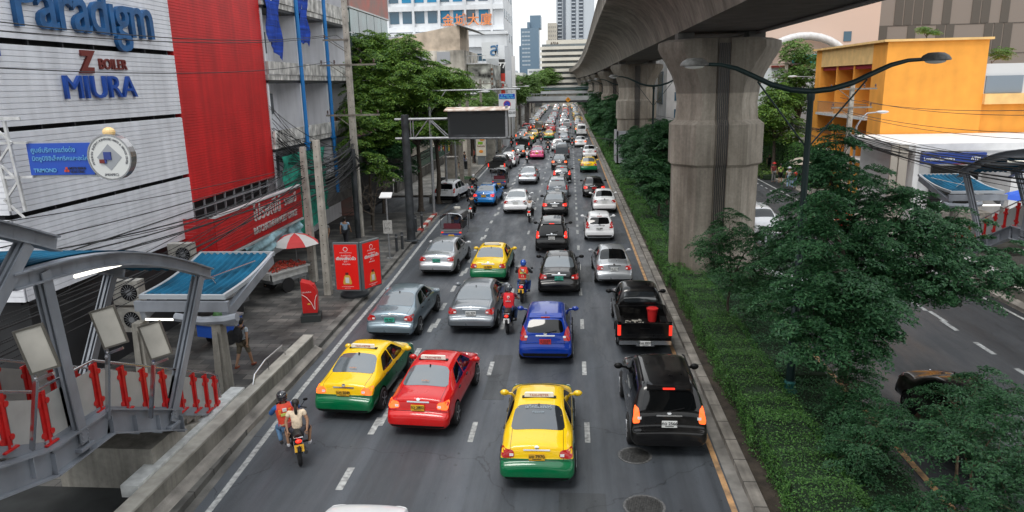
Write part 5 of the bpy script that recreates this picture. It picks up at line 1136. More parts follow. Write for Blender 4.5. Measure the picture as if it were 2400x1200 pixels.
    if sign_boards:
        for (y0,z0,xc,yc,zc) in((10.6,3.15,-8.75,10.45,4.95),(12.6,2.75,-8.9,12.5,4.62),(13.95,2.1,-8.9,13.9,3.84)):
            q=MB(); q.beam((-9.3,y0,z0-.1),(xc-.12,yc,zc-.55),.05,.09); q.beam((xc-.12,yc,zc-.55),(xc-.22,yc-.0,zc+.1),.04,.08); q.beam((xc-.12,yc,zc-.55),(xc+.22,yc,zc-.42),.04,.05); put('board_post',q,stain)
            M_=Matrix.Translation((xc,yc,zc))@Matrix.Rotation(R(-14),4,'Y')@Matrix.Rotation(R(18),4,'Z')
            q=MB(); q.b2(-.21,.21,-.012,.012,-.36,.36); q.xf(M_); put('blank_board',q,boardm)
            q=MB(); 
            for a in((-.235,-.2,-.39,.39),(.2,.235,-.39,.39)): q.b2(a[0],a[1],-.025,.025,a[2],a[3])
            q.b2(-.2,.2,-.025,.025,.355,.39); q.b2(-.2,.2,-.025,.025,-.39,-.355); q.xf(M_); put('board_frame',q,mat('frame_bronze',(.16,.15,.13),.4,.6))
    return t
stairs('grey steel footbridge stairs with blank boards at lower left','x' and (lambda x,y,z:(x,y,z)),False,True,True)
stairs('grey steel footbridge stairs with blue canopy at the right edge',lambda x,y,z:(9.0-x,y+18.6,z),True,False,False)
def wall_thing(label,T,y0,y1):
    t=thing('parapet_wall',label,'wall',T(-9.1,y0,0)); base=Vector(t.location)
    def put(n,q,m): q.v=[tuple(Vector(T(*p))-base) for p in q.v]; q.build(n,m,t,None)
    q=MB(); q.b2(-9.28,-8.98,y0,y1,.0,.66); put('wall',q,cmat('parapet_concrete',(.33,.31,.27),(.12,.115,.10)) if 'parapet_concrete' not in bpy.data.materials else bpy.data.materials['parapet_concrete'])
    q=MB(); q.b2(-9.31,-8.95,y0,y1,.66,.72); put('coping',q,mat('coping_concrete',(.36,.34,.30),.8,noise=(3,.25)))
    q=MB(); q.prism([(-8.97,y0,.0),(-8.72,y0,.0),(-8.72,y0,.16),(-8.97,y0,.3)],(0,y1-y0+.1,0)); put('apron',q,conc)
    q=MB(); q.b2(-9.72,-9.32,13.2,18.4,.5,.78); put('ledge',q,lightstone)
    q=MB(); q.tube([(-9.2,18.7,.72),(-9.2,18.85,.98),(-9.2,19.6,1.12),(-9.2,20.9,1.1),(-9.2,21.1,.72)],.025,8); q.tube([(-9.2,19.8,.72),(-9.2,19.8,1.12)],.02,6); put('handrail',q,stain)
wall_thing('long grey concrete parapet wall between the left stairs and the road',lambda x,y,z:(x,y,z),8,23)
wall_thing('concrete parapet wall below the right hand stairs',lambda x,y,z:(8.6-x*1.0,y+17.5,z),8,21)
# ---------------- vegetation ----------------
DM=3.2
def leafmat(name,c1,c2,tr=.3,rough=.5):
    m=bpy.data.materials.new(name); m.use_nodes=True; t=m.node_tree; N=t.nodes; L=t.links; b=N['Principled BSDF']; b.inputs['Roughness'].default_value=rough
    g=N.new('ShaderNodeNewGeometry'); r=N.new('ShaderNodeMix'); r.data_type='RGBA'; r.inputs[6].default_value=(*c1,1); r.inputs[7].default_value=(*c2,1); L.new(g.outputs['Random Per Island'],r.inputs[0])
    L.new(r.outputs[2],b.inputs['Base Color']); tr_=N.new('ShaderNodeBsdfTranslucent'); L.new(r.outputs[2],tr_.inputs[0]); ms=N.new('ShaderNodeMixShader'); ms.inputs[0].default_value=tr
    L.new(b.outputs[0],ms.inputs[1]); L.new(tr_.outputs[0],ms.inputs[2]); L.new(ms.outputs[0],N['Material Output'].inputs[0]); return m
lf_med=leafmat('leaf_median',(.014,.07,.026),(.08,.21,.07),.25); lf_near=leafmat('leaf_near',(.018,.085,.035),(.10,.26,.10)); lf_big=leafmat('leaf_street_tree',(.025,.10,.018),(.22,.36,.05)); lf_hedge=leafmat('leaf_hedge',(.03,.11,.025),(.13,.30,.06)); lf_far=leafmat('leaf_far',(.06,.14,.025),(.19,.31,.07)); bark=mat('bark',(.07,.055,.042),.9,noise=(6,.4),bump=(15,.6)); barkl=mat('bark_pale',(.2,.14,.09),.9,noise=(6,.4))
def leaves_mesh(P,Nrm,size,m,name='crown',asp=.45,rng=None,bend=.2):
    rng=rng or RNG; n=len(P); a=rng.uniform(0,2*np.pi,n); up=Nrm/np.linalg.norm(Nrm,axis=1,keepdims=True)
    h=np.stack([np.cos(a),np.sin(a),rng.uniform(-.5,.1,n)],1); d=h-up*np.sum(h*up,1,keepdims=True); d/=np.linalg.norm(d,axis=1,keepdims=True); s=np.cross(up,d)
    L=(size*rng.uniform(.6,1.3,n))[:,None]; w=L*asp
    v=np.empty((n,4,3)); v[:,0]=P-d*L*.5; v[:,1]=P+s*w*.5+up*L*bend*.3; v[:,2]=P+d*L*.5-up*L*bend; v[:,3]=P-s*w*.5+up*L*bend*.3
    me=bpy.data.meshes.new(name); me.vertices.add(n*4); me.vertices.foreach_set('co',v.reshape(-1)); me.loops.add(n*4); me.loops.foreach_set('vertex_index',np.arange(n*4,dtype=np.int32)); me.polygons.add(n); me.polygons.foreach_set('loop_start',np.arange(0,n*4,4,dtype=np.int32)); me.polygons.foreach_set('loop_total',np.full(n,4,dtype=np.int32)); me.materials.append(m); me.update(); me.validate(); return me
def spray_pts(cl,dens,per,rad,rng,flat=.14,shell=.55,droop=.42):
    Ps=[];Ns=[];C=[]
    for (x,y,z,r,*o) in cl:
        rz=r*(o[0] if o else .75); k=max(3,int(dens*DM*r*r)); d=rng.normal(size=(k,3)); d/=np.linalg.norm(d,axis=1,keepdims=True); q=rng.uniform(shell,1.08,k)[:,None]
        c=np.array([x,y,z])+d*q*np.array([r,r,rz]); C.append(c)
        for ci,di in zip(c,d):
            a=rng.uniform(0,2*np.pi,per); rr_=rad*np.sqrt(rng.uniform(0,1,per))*rng.uniform(.6,1.2); off=np.stack([rr_*np.cos(a),rr_*np.sin(a),rng.normal(0,rad*flat*.35,per)-droop*rr_*rr_/rad],1)
            tilt=di*np.array([.5,.5,.2])+[0,0,1]; tilt/=np.linalg.norm(tilt); off[:,2]-= (off[:,0]*tilt[0]+off[:,1]*tilt[1])/max(.3,tilt[2])*.7
            Ps.append(ci+off); Ns.append(np.tile(tilt,(per,1))+rng.normal(0,.24,(per,3)))
    return np.concatenate(Ps),np.concatenate(Ns),np.concatenate(C)
def tree(*a,**k):
    if k.get('plates',True) and a[5] is not lf_far: k['dens']=k.get('dens',28)*.42; k['per']=int(k.get('per',55)*2.3); k['rad']=k.get('rad',.33)*1.12; k['size']=k.get('size',.085)*1.0
    k.pop('plates',None); return tree_(*a,**k)
def tree_(label,x,y,trunk,cl,leafm,dens=28,per=55,rad=.33,size=.085,seed=1,group=None,name='street_tree',cat='tree',tw=.12,bk=bark,shell=.5,twigs=40,lean=(0,0),asp=.45,z0=.1):
    rng=np.random.default_rng(seed); P,Nn,C=spray_pts(cl,dens,per,rad,rng,shell=shell); o=np.array([x,y,z0]); t=thing(name,label,cat,(x,y,z0),0,group)
    me=leaves_mesh(P-o,Nn,size,leafm,rng=rng,asp=asp); mk('crown',me,t)
    q=MB(); base=Vector((0,0,0)); top=Vector((lean[0],lean[1],trunk)); mid=top*.5+Vector((rng.uniform(-.1,.1),rng.uniform(-.1,.1),0)); q.tube([base-Vector((0,0,.1)),Vector((0,0,.15)),mid,top],[tw*1.5,tw,tw*.8,tw*.62],8)
    for (cx,cy,cz,r,*_) in cl:
        e=Vector((cx-x,cy-y,cz-z0)); m_=top.lerp(e,.5)+Vector((rng.uniform(-.15,.15),rng.uniform(-.15,.15),.1*r)); q.tube([top-Vector((0,0,.2)),m_,e],[tw*.55,tw*.35,tw*.12],6)
        near=C[np.linalg.norm(C-np.array([cx,cy,cz]),axis=1)<r*1.2]
        for c in near[rng.permutation(len(near))[:max(4,twigs//len(cl))]]:
            s_=e.lerp(m_,rng.uniform(0,.8)); c=Vector(c-o); q.tube([s_,s_.lerp(c,.5)+Vector((0,0,.08)),c],[tw*.13,tw*.09,tw*.04],4,cap=False)
    q.build('trunk',bk,t,60); return t
MG='trees planted along the median'
tree('large dark green tree in front of the orange building, on the median',8.2,21.2,3.2,[(7.3,21,7.3,.6),(7.1,21,6.6,.95),(7.9,21.2,5.9,1.25),(6.8,21.4,5.2,1.1),(9.2,20.8,5.2,1.25),(8.2,20.6,5.0,1.2),(10.4,20.6,4.6,1.2),(9.6,20.2,4.1,1.2),(11.6,20.4,3.9,1.05),(12.6,20.2,3.4,.75),(6.0,18.0,5.1,.8),(6.5,17.9,4.3,1.0),(5.8,18.0,3.5,1.0),(6.7,17.8,2.8,.95),(6.0,18.0,2.4,.75),(7.4,17.9,3.5,1.0),(6.2,18.2,5.9,.6),(7.6,18.3,2.4,.8),(7.6,20.6,4.0,1.3),(6.3,21.5,4.1,1.0),(8.9,20.1,3.5,1.2),(7.2,20.4,2.9,1.2),(8.5,20.2,2.6,1.0),(6.2,21,2.7,.9),(10.6,20,3.5,1.0)],lf_near,dens=25,per=60,rad=.34,size=.11,seed=3,group=MG,tw=.13,twigs=160,shell=.35)
tree('feathery small tree against the foot of the nearest pier',5.6,25.2,2.2,[(5.4,25,4.1,.75),(4.9,25.2,3.35,.8),(6.2,24.8,3.6,.7),(5.6,24.6,2.6,.95),(6.7,24.6,2.7,.9),(7.3,25,3.2,.7),(6.2,24,1.8,.8)],lf_med,dens=44,per=58,rad=.28,size=.075,seed=4,group=MG,tw=.06,twigs=90)
# foreground shrubs under the camera
for i,(label,x,y,tr_,cl,sd) in enumerate([
 ('leafy sapling over the opposite road at lower right',7.6,13.2,1.7,[(7.2,13.4,2.2,.8),(8.2,13.6,2.6,.75),(7.6,12.4,2.0,.8),(8.9,13,2.3,.6)],11),
 ('light green sapling with pale branches nearest the bottom right corner',8.2,10.8,1.6,[(8.0,11,2.3,.8),(8.9,11,2.5,.7),(7.2,10.9,1.7,.8),(9.2,10.3,2.1,.6)],12),
 ('bushy shrub at the bottom edge beside the orange line',6.6,11.6,.9,[(6.5,11.6,1.3,.8),(7.1,12.0,1.5,.8),(6.0,12.4,1.0,.7),(6.2,11,1.0,.7)],13),
 ('round shrub beyond the kerb strip in front of the lamp post base',6.7,15.6,.8,[(6.6,15.6,1.1,.75),(7.1,15.2,1.4,.7),(6.2,14.8,1.0,.7),(7.2,16.3,1.2,.6)],14),
 ('dark shrub to the right of the lamp post base',7.3,18.2,.9,[(7.2,18,1.2,.75),(6.9,17.3,1.1,.7),(7.5,18.9,1.5,.6)],15),
 ('sprawling shrub with bare twigs over the dark car',8.6,15.4,1.6,[(8.3,15.4,2.0,.7),(9.1,15.8,2.3,.65),(9.8,15.4,2.1,.5),(8.4,14.6,1.7,.6)],16)]):
    tree(label,x,y,tr_,cl,lf_near,dens=48,per=52,rad=.26,size=.07,seed=sd,group=MG,name='sapling',tw=.035,bk=barkl,twigs=70,shell=.3)
# trees further up the median
protoT=None
def median_tree(x,y,s,i,h,label):
    global protoT
    if protoT is None:
        protoT=[]
        for k in range(3):
            rng_=random.Random(30+k); cl=[(rng_.uniform(-.9,.9),rng_.uniform(-1.2,1.2),rng_.uniform(2.2,4.6),rng_.uniform(.8,1.2)) for _ in range(8)]
            t=tree(label,0,0,2.3,cl,lf_med,dens=30,per=46,rad=.36,size=.13,seed=50+k,group=MG,tw=.08,twigs=30,z0=0); protoT.append(t)
        t=protoT[0]
    k=i%3
    if i<3: t=protoT[k]
    else: t=dup(protoT[k])
    t.location=(x,y,.1); t.rotation_euler=(0,0,i*1.7); t.scale=(s,s,s*h); tag(t,label,'tree',MG); return t
lst=[(5.4,45.5,1.15,1.05),(6.4,49.5,1.2,1.15),(5.6,54,1.05,1),(6.4,60,1.1,1.0),(5.5,66,1,1),(5.2,83,1.1,1.1),(5.6,89,1.25,1.1),(4.8,95,1.15,1.05),(5.6,101,1.2,1.1),(5.0,107,1,1),(5.2,125,1.1,1.1),(5.0,132,1.2,1),(5.2,141,1.1,1.2),(5,151,1.1,1),(4.8,170,1.2,1.1),(4.6,182,1.1,1.2),(4.4,195,1.2,1.1),(4.0,215,1.3,1.2),(3.8,240,1.4,1.2),(3.4,265,1.4,1.3)]
nm20=['first','second','third','fourth','fifth','sixth','seventh','eighth','ninth','tenth','eleventh','twelfth','thirteenth','fourteenth','fifteenth','sixteenth','seventeenth','eighteenth','nineteenth','twentieth']
for i,(x,y,s,h) in enumerate(lst): median_tree(x,y,s,i,h,'dark green median tree, %s beyond the nearest viaduct pier'%nm20[i])
# hedge
def carpet(name,label,boxes,m,dens,size,kind='stuff',seed=5,core=None,cat=None):
    rng=np.random.default_rng(seed); P=[];Nn=[];q=MB()
    for (xf,w_,y0,y1,z0,z1) in boxes:
        L=y1-y0; n=int(dens*L*(w_+2*(z1-z0))); y=rng.uniform(y0,y1,n); u=rng.uniform(0,w_+2*(z1-z0),n); h=z1-z0; bump=.12*np.sin(y*1.7+xf)+.09*np.sin(y*4.3)+.06*np.sin(y*9.7)
        x=np.where(u<h,0,np.where(u<h+w_,u-h,w_)); z=np.where(u<h,z0+u,np.where(u<h+w_,z1,z1-(u-h-w_))); nx_=np.where(u<h,-1.,np.where(u<h+w_,0,1.)); nz_=np.where((u>=h)&(u<h+w_),1.,.35)
        # round the shoulders
        sh=np.array([shift(a) for a in y]); edge=np.minimum(np.abs(x),np.abs(w_-x)); z=np.where(nx_==0,z-np.maximum(0,.16-edge)*.8,z)
        x=x+xf+sh+rng.normal(0,.05,n)+bump*.5*nx_; z=z+bump*.8*(nx_==0)+rng.normal(0,.045,n)+(rng.uniform(0,1,n)>.93)*rng.uniform(0,.16,n)
        P.append(np.stack([x,y,z],1)); Nn.append(np.stack([nx_,rng.normal(0,.2,n),nz_],1)+rng.normal(0,.4,(n,3)))
        ys_=list(np.arange(y0,y1,4))+[y1]
        for a,b_ in zip(ys_[:-1],ys_[1:]): q.b2(xf+.1+shift(a),xf+w_-.1+shift(a),a,b_,z0-.05,z1-.1)
    me=leaves_mesh(np.concatenate(P),np.concatenate(Nn),size,m,rng=rng,asp=.55); cm_=q.mesh('core',mat('hedge_core',(.012,.03,.01),.95))
    off=len(me.materials); bm=bmesh.new(); bm.from_mesh(me); bm.faces.ensure_lookup_table(); n0=len(bm.faces); bm.from_mesh(cm_); bm.faces.ensure_lookup_table()
    for f in bm.faces[n0:]: f.material_index=1
    bm.to_mesh(me); bm.free(); me.materials.append(mat('hedge_core')); o=mk(name,me); tag(o,label,cat,kind=kind); return o
carpet('hedge','clipped green hedge running along the median kerb',[(4.45,1.35,12,31,.1,.88)],lf_hedge,900,.055,seed=6)
carpet('hedge','clipped green hedge beyond the nearest pier',[(4.3,.95,31,60,.1,.75)],lf_hedge,420,.08,seed=7)
carpet('hedge','clipped green hedge far along the median',[(4.3,1.5,60,110,.1,.8),(4.3,1.6,110,200,.1,.8)],lf_hedge,120,.15,seed=8)
carpet('ground_cover','leafy ground cover filling the median between hedge and orange line',[(5.8,1.55,8.5,20,.1,.55),(5.8,1.6,20,31.5,.1,.8),(4.6,1.3,8.5,12.2,.1,.5)],lf_near,620,.065,seed=9)
carpet('ground_cover','dark ground cover behind the hedge beyond the nearest pier',[(5.3,1.9,36,72,.1,.7),(5.3,1.9,80,190,.1,.7)],lf_med,90,.15,seed=10)
# street trees on the left
SG='street trees along the left pavement'
tree('big bright green street tree leaning over the left pavement',-11.2,52,5.0,[(-13.4,50,10.6,1.9),(-11.6,51,11.3,1.7),(-8.9,52,8.8,1.5),(-7.9,52.5,9.3,1.0),(-9.8,51,9.0,1.6),(-13.6,49,8.4,1.9),(-11.6,49.6,9.4,1.9),(-12.8,50,7.0,1.8),(-10.4,53,6.6,1.6),(-14.6,51,11.8,1.5),(-10.0,52,10.2,1.4),(-8.6,52,9.4,1.15),(-12.6,49,8.4,1.7),(-10.6,50.5,8.4,1.6),(-9.0,51,7.9,1.1),(-14,47.5,7.2,1.4),(-12.4,48,6.4,1.5),(-10.6,50,6.3,1.2),(-13.6,52,12.0,1.1),(-14.4,50,9,1.4)],lf_big,dens=26,per=50,rad=.48,size=.155,seed=21,group=SG,tw=.2,twigs=80,shell=.4)
tree('street tree with light green sprays behind the concrete pole',-13.2,46,4,[(-13.6,44.6,5.4,1.1),(-12.4,44,4.6,.9),(-13.6,45.5,7,1.2),(-11.8,45,3.7,.7)],lf_big,dens=20,per=44,rad=.42,size=.17,seed=22,group=SG,tw=.12,twigs=50)
tree('dark trunked street tree by the steel sign post',-10.5,55.5,4.4,[(-11.2,55,6.6,1.5),(-10,56,5.6,1.2),(-12,57,7.6,1.5),(-10.2,57,8.4,1.3)],lf_big,dens=20,per=44,rad=.5,size=.19,seed=23,group=SG,tw=.2,twigs=50)
tree('dark leafy understorey tree below the big street tree',-13.6,50.5,2.6,[(-14,50,4.6,1.7),(-13.6,53.5,4.9,1.7),(-13,57,5.2,1.7),(-12.4,60.5,5.6,1.7),(-13.9,47,4.3,1.2),(-12.6,51.5,3.4,1.1),(-12.2,48.5,5.2,1.1)],lf_med,dens=24,per=46,rad=.45,size=.17,seed=61,group=SG,tw=.12,twigs=50)
for i,(x,y,z,s,sd) in enumerate([(-12.5,74,5.8,2.0,24),(-11.5,84,6.2,2.2,25),(-13,94,6.5,2.4,26),(-11,104,5.6,2.0,27),(-12,120,7,2.4,28),(-11.5,138,7.5,2.6,29),(-12,165,8,3,30),(-12.5,195,8.5,3.4,31),(-13,235,9,4,32),(-10,300,11,5,33)]):
    rng_=random.Random(sd); cl=[(x+rng_.uniform(-1,1)*s*.8,y+rng_.uniform(-1,1)*s,z+rng_.uniform(-.8,.8)*s*.6,s*rng_.uniform(.5,.75)) for _ in range(7)]
    tree('bright green street tree, %s beyond the big one on the left'%nm20[i],x,y,z-s*.8,cl,lf_far,dens=max(7,26/s),per=34,rad=.34*s*.8+.15,size=.12*s,seed=sd,group=SG,tw=.2,twigs=20)
# bare tangled tree
t=thing('bare_tree','bare tangled tree with few leaves behind the bus stop pole','tree',(-12.6,44,.15)); q=MB(); rb=random.Random(8)
def br(p,d,L,r,n):
    e=p+d*L; m_=p.lerp(e,.5)+Vector((rb.uniform(-.15,.15),rb.uniform(-.15,.15),rb.uniform(-.1,.1)))*L*.5; q.tube([p,m_,e],[r,r*.8,r*.6],5,cap=False)
    if n: 
        for k in range(3): br(p.lerp(e,rb.uniform(.5,1)),(d+Vector((rb.uniform(-1,1),rb.uniform(-1,1),rb.uniform(-.6,.5)))).normalized(),L*.72,r*.6,n-1)
br(Vector((0,0,0)),Vector((.1,-.1,1)),1.6,.09,4); q.build('branches',mat('bare_bark',(.12,.1,.08),.9),t,60)
# right side vegetation
RG='trees behind the opposite pavement'
tree('yellow green tree rising beside the pink building',21.8,73,5,[(21,73,11.6,1.5),(22.2,73,10,1.8),(20.6,73,9.2,1.4),(20.6,74,7.2,2.2),(22.6,74,7.4,2.0),(19.8,75,5.4,1.8)],lf_far,dens=12,per=40,rad=.6,size=.22,seed=41,group=RG,tw=.2)
tree('dark green tree beside the viaduct pier across the road',18.8,70,3.5,[(18.4,70,5.8,1.7),(19.4,71,7.4,1.6),(18.2,71,4.2,1.6),(20.2,70,4.6,1.6)],lf_big,dens=13,per=40,rad=.6,size=.22,seed=42,group=RG,tw=.2)
tree('small bright tree on top of the orange building',25.2,56,.5,[(25,56,12.2,.5,.5),(25.7,56,12.0,.4,.5)],lf_far,dens=60,per=30,rad=.25,size=.1,seed=43,tw=.04,z0=11.4)
tree('small bright bush beside the orange building roof edge',32,60,.5,[(31.6,58,10.5,.8,.6)],lf_far,dens=60,per=30,rad=.25,size=.1,seed=44,tw=.04,z0=9.5)
carpet('hedge','tall clipped hedge behind the people on the opposite pavement',[(19.9,1.2,60.5,80,.1,3.2)],lf_hedge,130,.15,seed=12)
carpet('grass_bank','planted bank below the tall hedge',[(17.6,2.2,67.5,90,.1,.5)],lf_far,60,.18,seed=13)
# ---------------- street furniture ----------------
polec=mat('pole_concrete',(.42,.39,.34),.85,noise=(3,.25),streak=((8,8,.5),.25)); poled=mat('pole_concrete_dark',(.22,.2,.17),.85,noise=(3,.3)); insul=mat('insulator_brown',(.07,.03,.025),.3); wire=mat('cable_black',(.012,.012,.013),.6); galv=mat('galvanised_steel',(.34,.35,.36),.45,.6,noise=(6,.2)); dkst=mat('dark_steel_post',(.045,.05,.055),.5,.2,noise=(2,.5))
def pole(x,y,h,label,w0=.17,w1=.11,arms=(),m=polec,group='concrete utility poles',z0=.15):
    t=thing('utility_pole',label,'utility pole',(x,y,z0),0,group); q=MB(); a,b=w0,w1
    q.add([(-a,-a,0),(a,-a,0),(a,a,0),(-a,a,0),(-b,-b,h),(b,-b,h),(b,b,h),(-b,b,h)],[(0,3,2,1),(4,5,6,7),(0,1,5,4),(1,2,6,5),(2,3,7,6),(3,0,4,7)]); 
    q.build('shaft',m,t,None); q=MB()
    for k in range(int(h/.42)):
        z=.6+k*.42; w=lerp(a,b,z/h)
        if z<h-.1: q.lathe([(.022,-.004),(.022,.0),(.001,.0)],0,-w-.001,z,8,axis='y')
    q.build('bolt_holes',blackp,t,None)
    for (z,L,off,ins) in arms:
        q=MB(); q.beam((-L/2+off,-.16,z),(L/2+off,-.16,z),.09,.1); q.beam((0,-.14,z-.7),(-L*.32+off,-.16,z),.03,.04); q.build('cross_arm',poled,t)
        for k in range(ins):
            xx=-L/2+off+.1+k*(L-.2)/max(1,ins-1)
            if abs(xx)<.15: continue
            q=MB(); q.lathe([(.02,0),(.02,.06),(.07,.08),(.04,.12),(.07,.14),(.035,.18),(.06,.2),(.03,.24),(.001,.25)],xx,-.16,z+.05,8); q.build('insulator',insul,t)
    return t
pole(-12.95,42.3,13.9,'tall concrete utility pole with cross arms in front of the balcony block',.2,.13,arms=((7.3,3.2,.1,4),(10.15,3.3,.0,5),(11.55,1.5,-.6,2)))
pole(-12.2,32,6.3,'short drilled concrete post, left of the pair by the post box'); pole(-10.75,29.8,6.75,'short drilled concrete post, right of the pair by the red advertising totem',.15,.12)
q=MB(); q.lathe([(.17,.15),(.17,5.4),(.15,5.5),(.001,5.5)],-12.95,41.85,0,14); tag(q.build('cable_riser',dkst,None,40),'dark steel riser pipe strapped to the tall concrete pole','pipe')
fp=[(-10.0,64.7),(-9.95,69.2),(-10.3,82.5),(-9.6,96),(-10.4,101),(-9.9,117),(-10.1,131),(-10.5,148),(-10.8,168),(-11,190),(-11.2,215)]
for i,(x,y) in enumerate(fp): pole(x,y,9.5,'brown concrete utility pole, %s beyond the driveway on the left'%nm20[i],.17,.12,arms=((8.6,2.4,0,4),(7.6,2.0,0,0)) if i%2 else ((9.0,2.6,0,4),),m=poled)
for i,(x,y,h) in enumerate([(20.2,72.5,10.6),(22.6,76,10.3),(18.4,50.5,8.5),(19.5,110,10),(19,140,10)]): pole(x,y,h,['slim pale pole behind the people on the opposite pavement','brown pole with transformer behind the people','concrete pole in front of the orange building balconies','pole on the opposite side beyond the hedge','farthest pole on the opposite side'][i],.17,.12,arms=((h-.4,3.0,0,5),(h-1.6,2.6,0,3)),m=polec if i!=1 else poled)
t=thing('transformer','white boxy transformer hung on the brown pole across the road','transformer',(22.0,75.6,7.2)); q=MB(); q.b2(-1.3,-.1,-.4,.3,0,1.3); 
for k in range(5): q.b2(-1.35,-.05,-.46,-.4,.1+k*.25,.16+k*.25)
q.build('tank',mat('transformer_white',(.5,.52,.52),.5),t); MB().b2(-.1,.6,-.1,.1,.5,.6).build('bracket',galv,t)
# gantry with dark display
t=thing('display_gantry','dark steel gantry post with truss arm reaching over the kerb','gantry',(-9.5,41,.15)); q=MB(); q.lathe([(.42,0),(.42,.05),(.26,.08),(.24,3),(.22,7.3),(.001,7.3)],seg=20); q.build('post',dkst,t,40)
for z in(5.97,7.05):
    q=MB(); q.tube([(-.6,0,z),(2.45,0,z)],.07,8); q.build('chord',galv,t)
q=MB(); q.tube([(2.4,0,5.97),(5.95,0,5.93)],.08,8); q.build('chord',galv,t)
for a,b_ in(((.5,0,5.97),(1.35,0,7.05)),((1.35,0,7.05),(2.4,0,5.97)),((1.45,0,7.05),(2.45,0,6.1)),((1.4,0,5.97),(1.4,0,7.05)),((.45,0,5.97),(.45,0,7.05)),((.3,0,5.97),(.3,0,7.05))): q=MB(); q.tube([a,b_],.035,6); q.build('truss_bar',galv,t)
t=thing('display_screen','blank black display board with a rusty white hood on the gantry','display board',(-5.3,41,6.9)); q=MB(); q.b2(-1.72,1.68,-.12,.35,-.72,.72); q.build('housing',dkst,t)
q=MB(); q.b2(-1.6,1.5,-.135,-.12,-.58,.52); q.build('screen',mat('screen_black',(.014,.016,.017),.3,noise=(30,.3)),t); q=MB(); q.b2(1.55,1.68,-.3,.35,-.75,.95); q.build('side_post',galv,t)
q=MB(); q.prism([(-1.85,-.6,.72),(1.8,-.6,.72),(1.8,.5,.86),(-1.85,.5,.86)],(0,0,.05)); q.build('hood',mat('rusty_white',(.6,.58,.53),.6,noise=(2,.4),col2=(.45,.2,.09)),t)
# road name sign
t=thing('road_sign','white and blue no parking sign with street name above the black display','sign',(-4.45,50,7.75)); q=MB(); q.b2(-.57,.57,-.03,.0,-.9,.66); q.build('board',mat('sign_white2',(.65,.67,.68),.4),t)
q=MB(); q.b2(-.54,.54,-.04,-.031,.3,.64); q.build('name_panel',mat('sign_blue2',(.01,.06,.45),.4),t)
text('lettering','ถ. พญาไท',.2,mat('sky_letter',(.1,.55,.75),.5),t,(0,-.05,.54),ext=.004,bold=.004); text('lettering','Phaya Thai Rd',.17,MC['sky_letter'],t,(0,-.05,.38),ext=.004,bold=.003)
q=MB(); q.lathe([(.25,0),(.25,.008),(.001,.008)],0,-.035,-.05,24,axis='y'); q.build('red_disc',mat('sign_red2',(.5,.03,.02),.4),t); q=MB(); q.lathe([(.205,0),(.205,.006),(.001,.006)],0,-.045,-.05,24,axis='y'); q.build('blue_disc',MC['sign_blue2'],t)
q=MB(); q.beam((-.15,-.058,.1),(.15,-.058,-.2),.01,.05,up=(0,1,0)); q.build('slash',MC['sign_red2'],t)
q=MB(); q.b2(-.53,.53,-.036,-.031,-.40,-.385); q.build('divider',blackp,t); text('lettering','↑05.00-22.00',.2,plateink,t,(0,-.045,-.62),ext=.004,bold=.003)
q=MB(); q.tube([(-5.4,.1,.95),(-2.5,.1,.95),(.9,.1,.95)],.05,8); q.tube([(-5.4,.1,-7.6),(-5.4,.1,.95)],.1,10); q.beam((-4.2,.1,.95),(-5.4,.1,-.6),.05,.05); q.tube([(0,.05,.95),(0,.05,-.3)],.04,6); q.build('mast_arm',galv,t)
def cobra(x,y,h,L,ang,label,m=galv):
    t=thing('street_lamp',label,'street lamp',(x,y,.15),ang,'straight armed street lamps'); q=MB(); q.tube([(0,0,0),(0,0,h-.9),(.3,0,h-.35),(L*.5,0,h-.05),(L,0,h)],[.09,.07,.05,.045,.04],8); q.build('post',m,t,50)
    q=MB(); q.sph((L+.35,0,h+.02),(.42,.14,.09),12,6); q.build('lamp_head',mat('lamp_white',(.6,.6,.6),.4),t,60); q=MB(); q.sph((L+.4,0,h-.04),(.25,.1,.05),10,5); q.build('lens',whitelens,t,60)
cobra(-9.9,56,8.2,1.9,0,'white street lamp arm left of the no parking sign'); cobra(-10.1,62,8.3,2.4,0,'white street lamp arm behind the no parking sign'); cobra(-10.2,98,8.5,2.2,0,'street lamp arm over the kerb far left'); cobra(-10.4,128,8.5,2.2,0,'farthest street lamp arm on the left')
cobra(18.5,49.5,6.6,1.2,math.pi*.0,'street lamp with clear globe before the orange wall'); cobra(19.9,73.6,6.2,1.7,math.pi,'bent white street lamp behind the big pier'); cobra(22.5,68,9.0,2.6,math.pi,'long armed white street lamp near the transformer')
# double arm lamps on the median
lampdk=mat('lamp_post_green',(.012,.028,.028),.4,.2); lampb=mat('lamp_base_green',(.015,.13,.12),.6,noise=(6,.5)); lhead=mat('lamp_head_grey',(.09,.09,.085),.5,noise=(12,.4))
def curve_arm(s):
    P=[(0,8.55),(.5,8.6),(1.0,8.74),(1.5,8.98),(1.9,9.16),(2.3,9.26),(2.75,9.28)]; return [(s*a,0,z) for a,z in P]
pL=thing('double_street_lamp',None,None,link=False); pc=KIDS
q=MB(); q.lathe([(.34,0),(.34,.08),(.27,.14),(.24,.3),(.17,.42),(.13,.55),(.16,.6),(.13,.66),(.001,.66)],seg=16); q.build('base',lampb,pL,link=False,smooth=50)
q=MB(); q.lathe([(.12,.6),(.11,2.2),(.13,2.22),(.13,2.3),(.1,2.34),(.075,8.3),(.1,8.35),(.1,8.5),(.001,8.5)],seg=14); q.build('post',lampdk,pL,link=False,smooth=40)
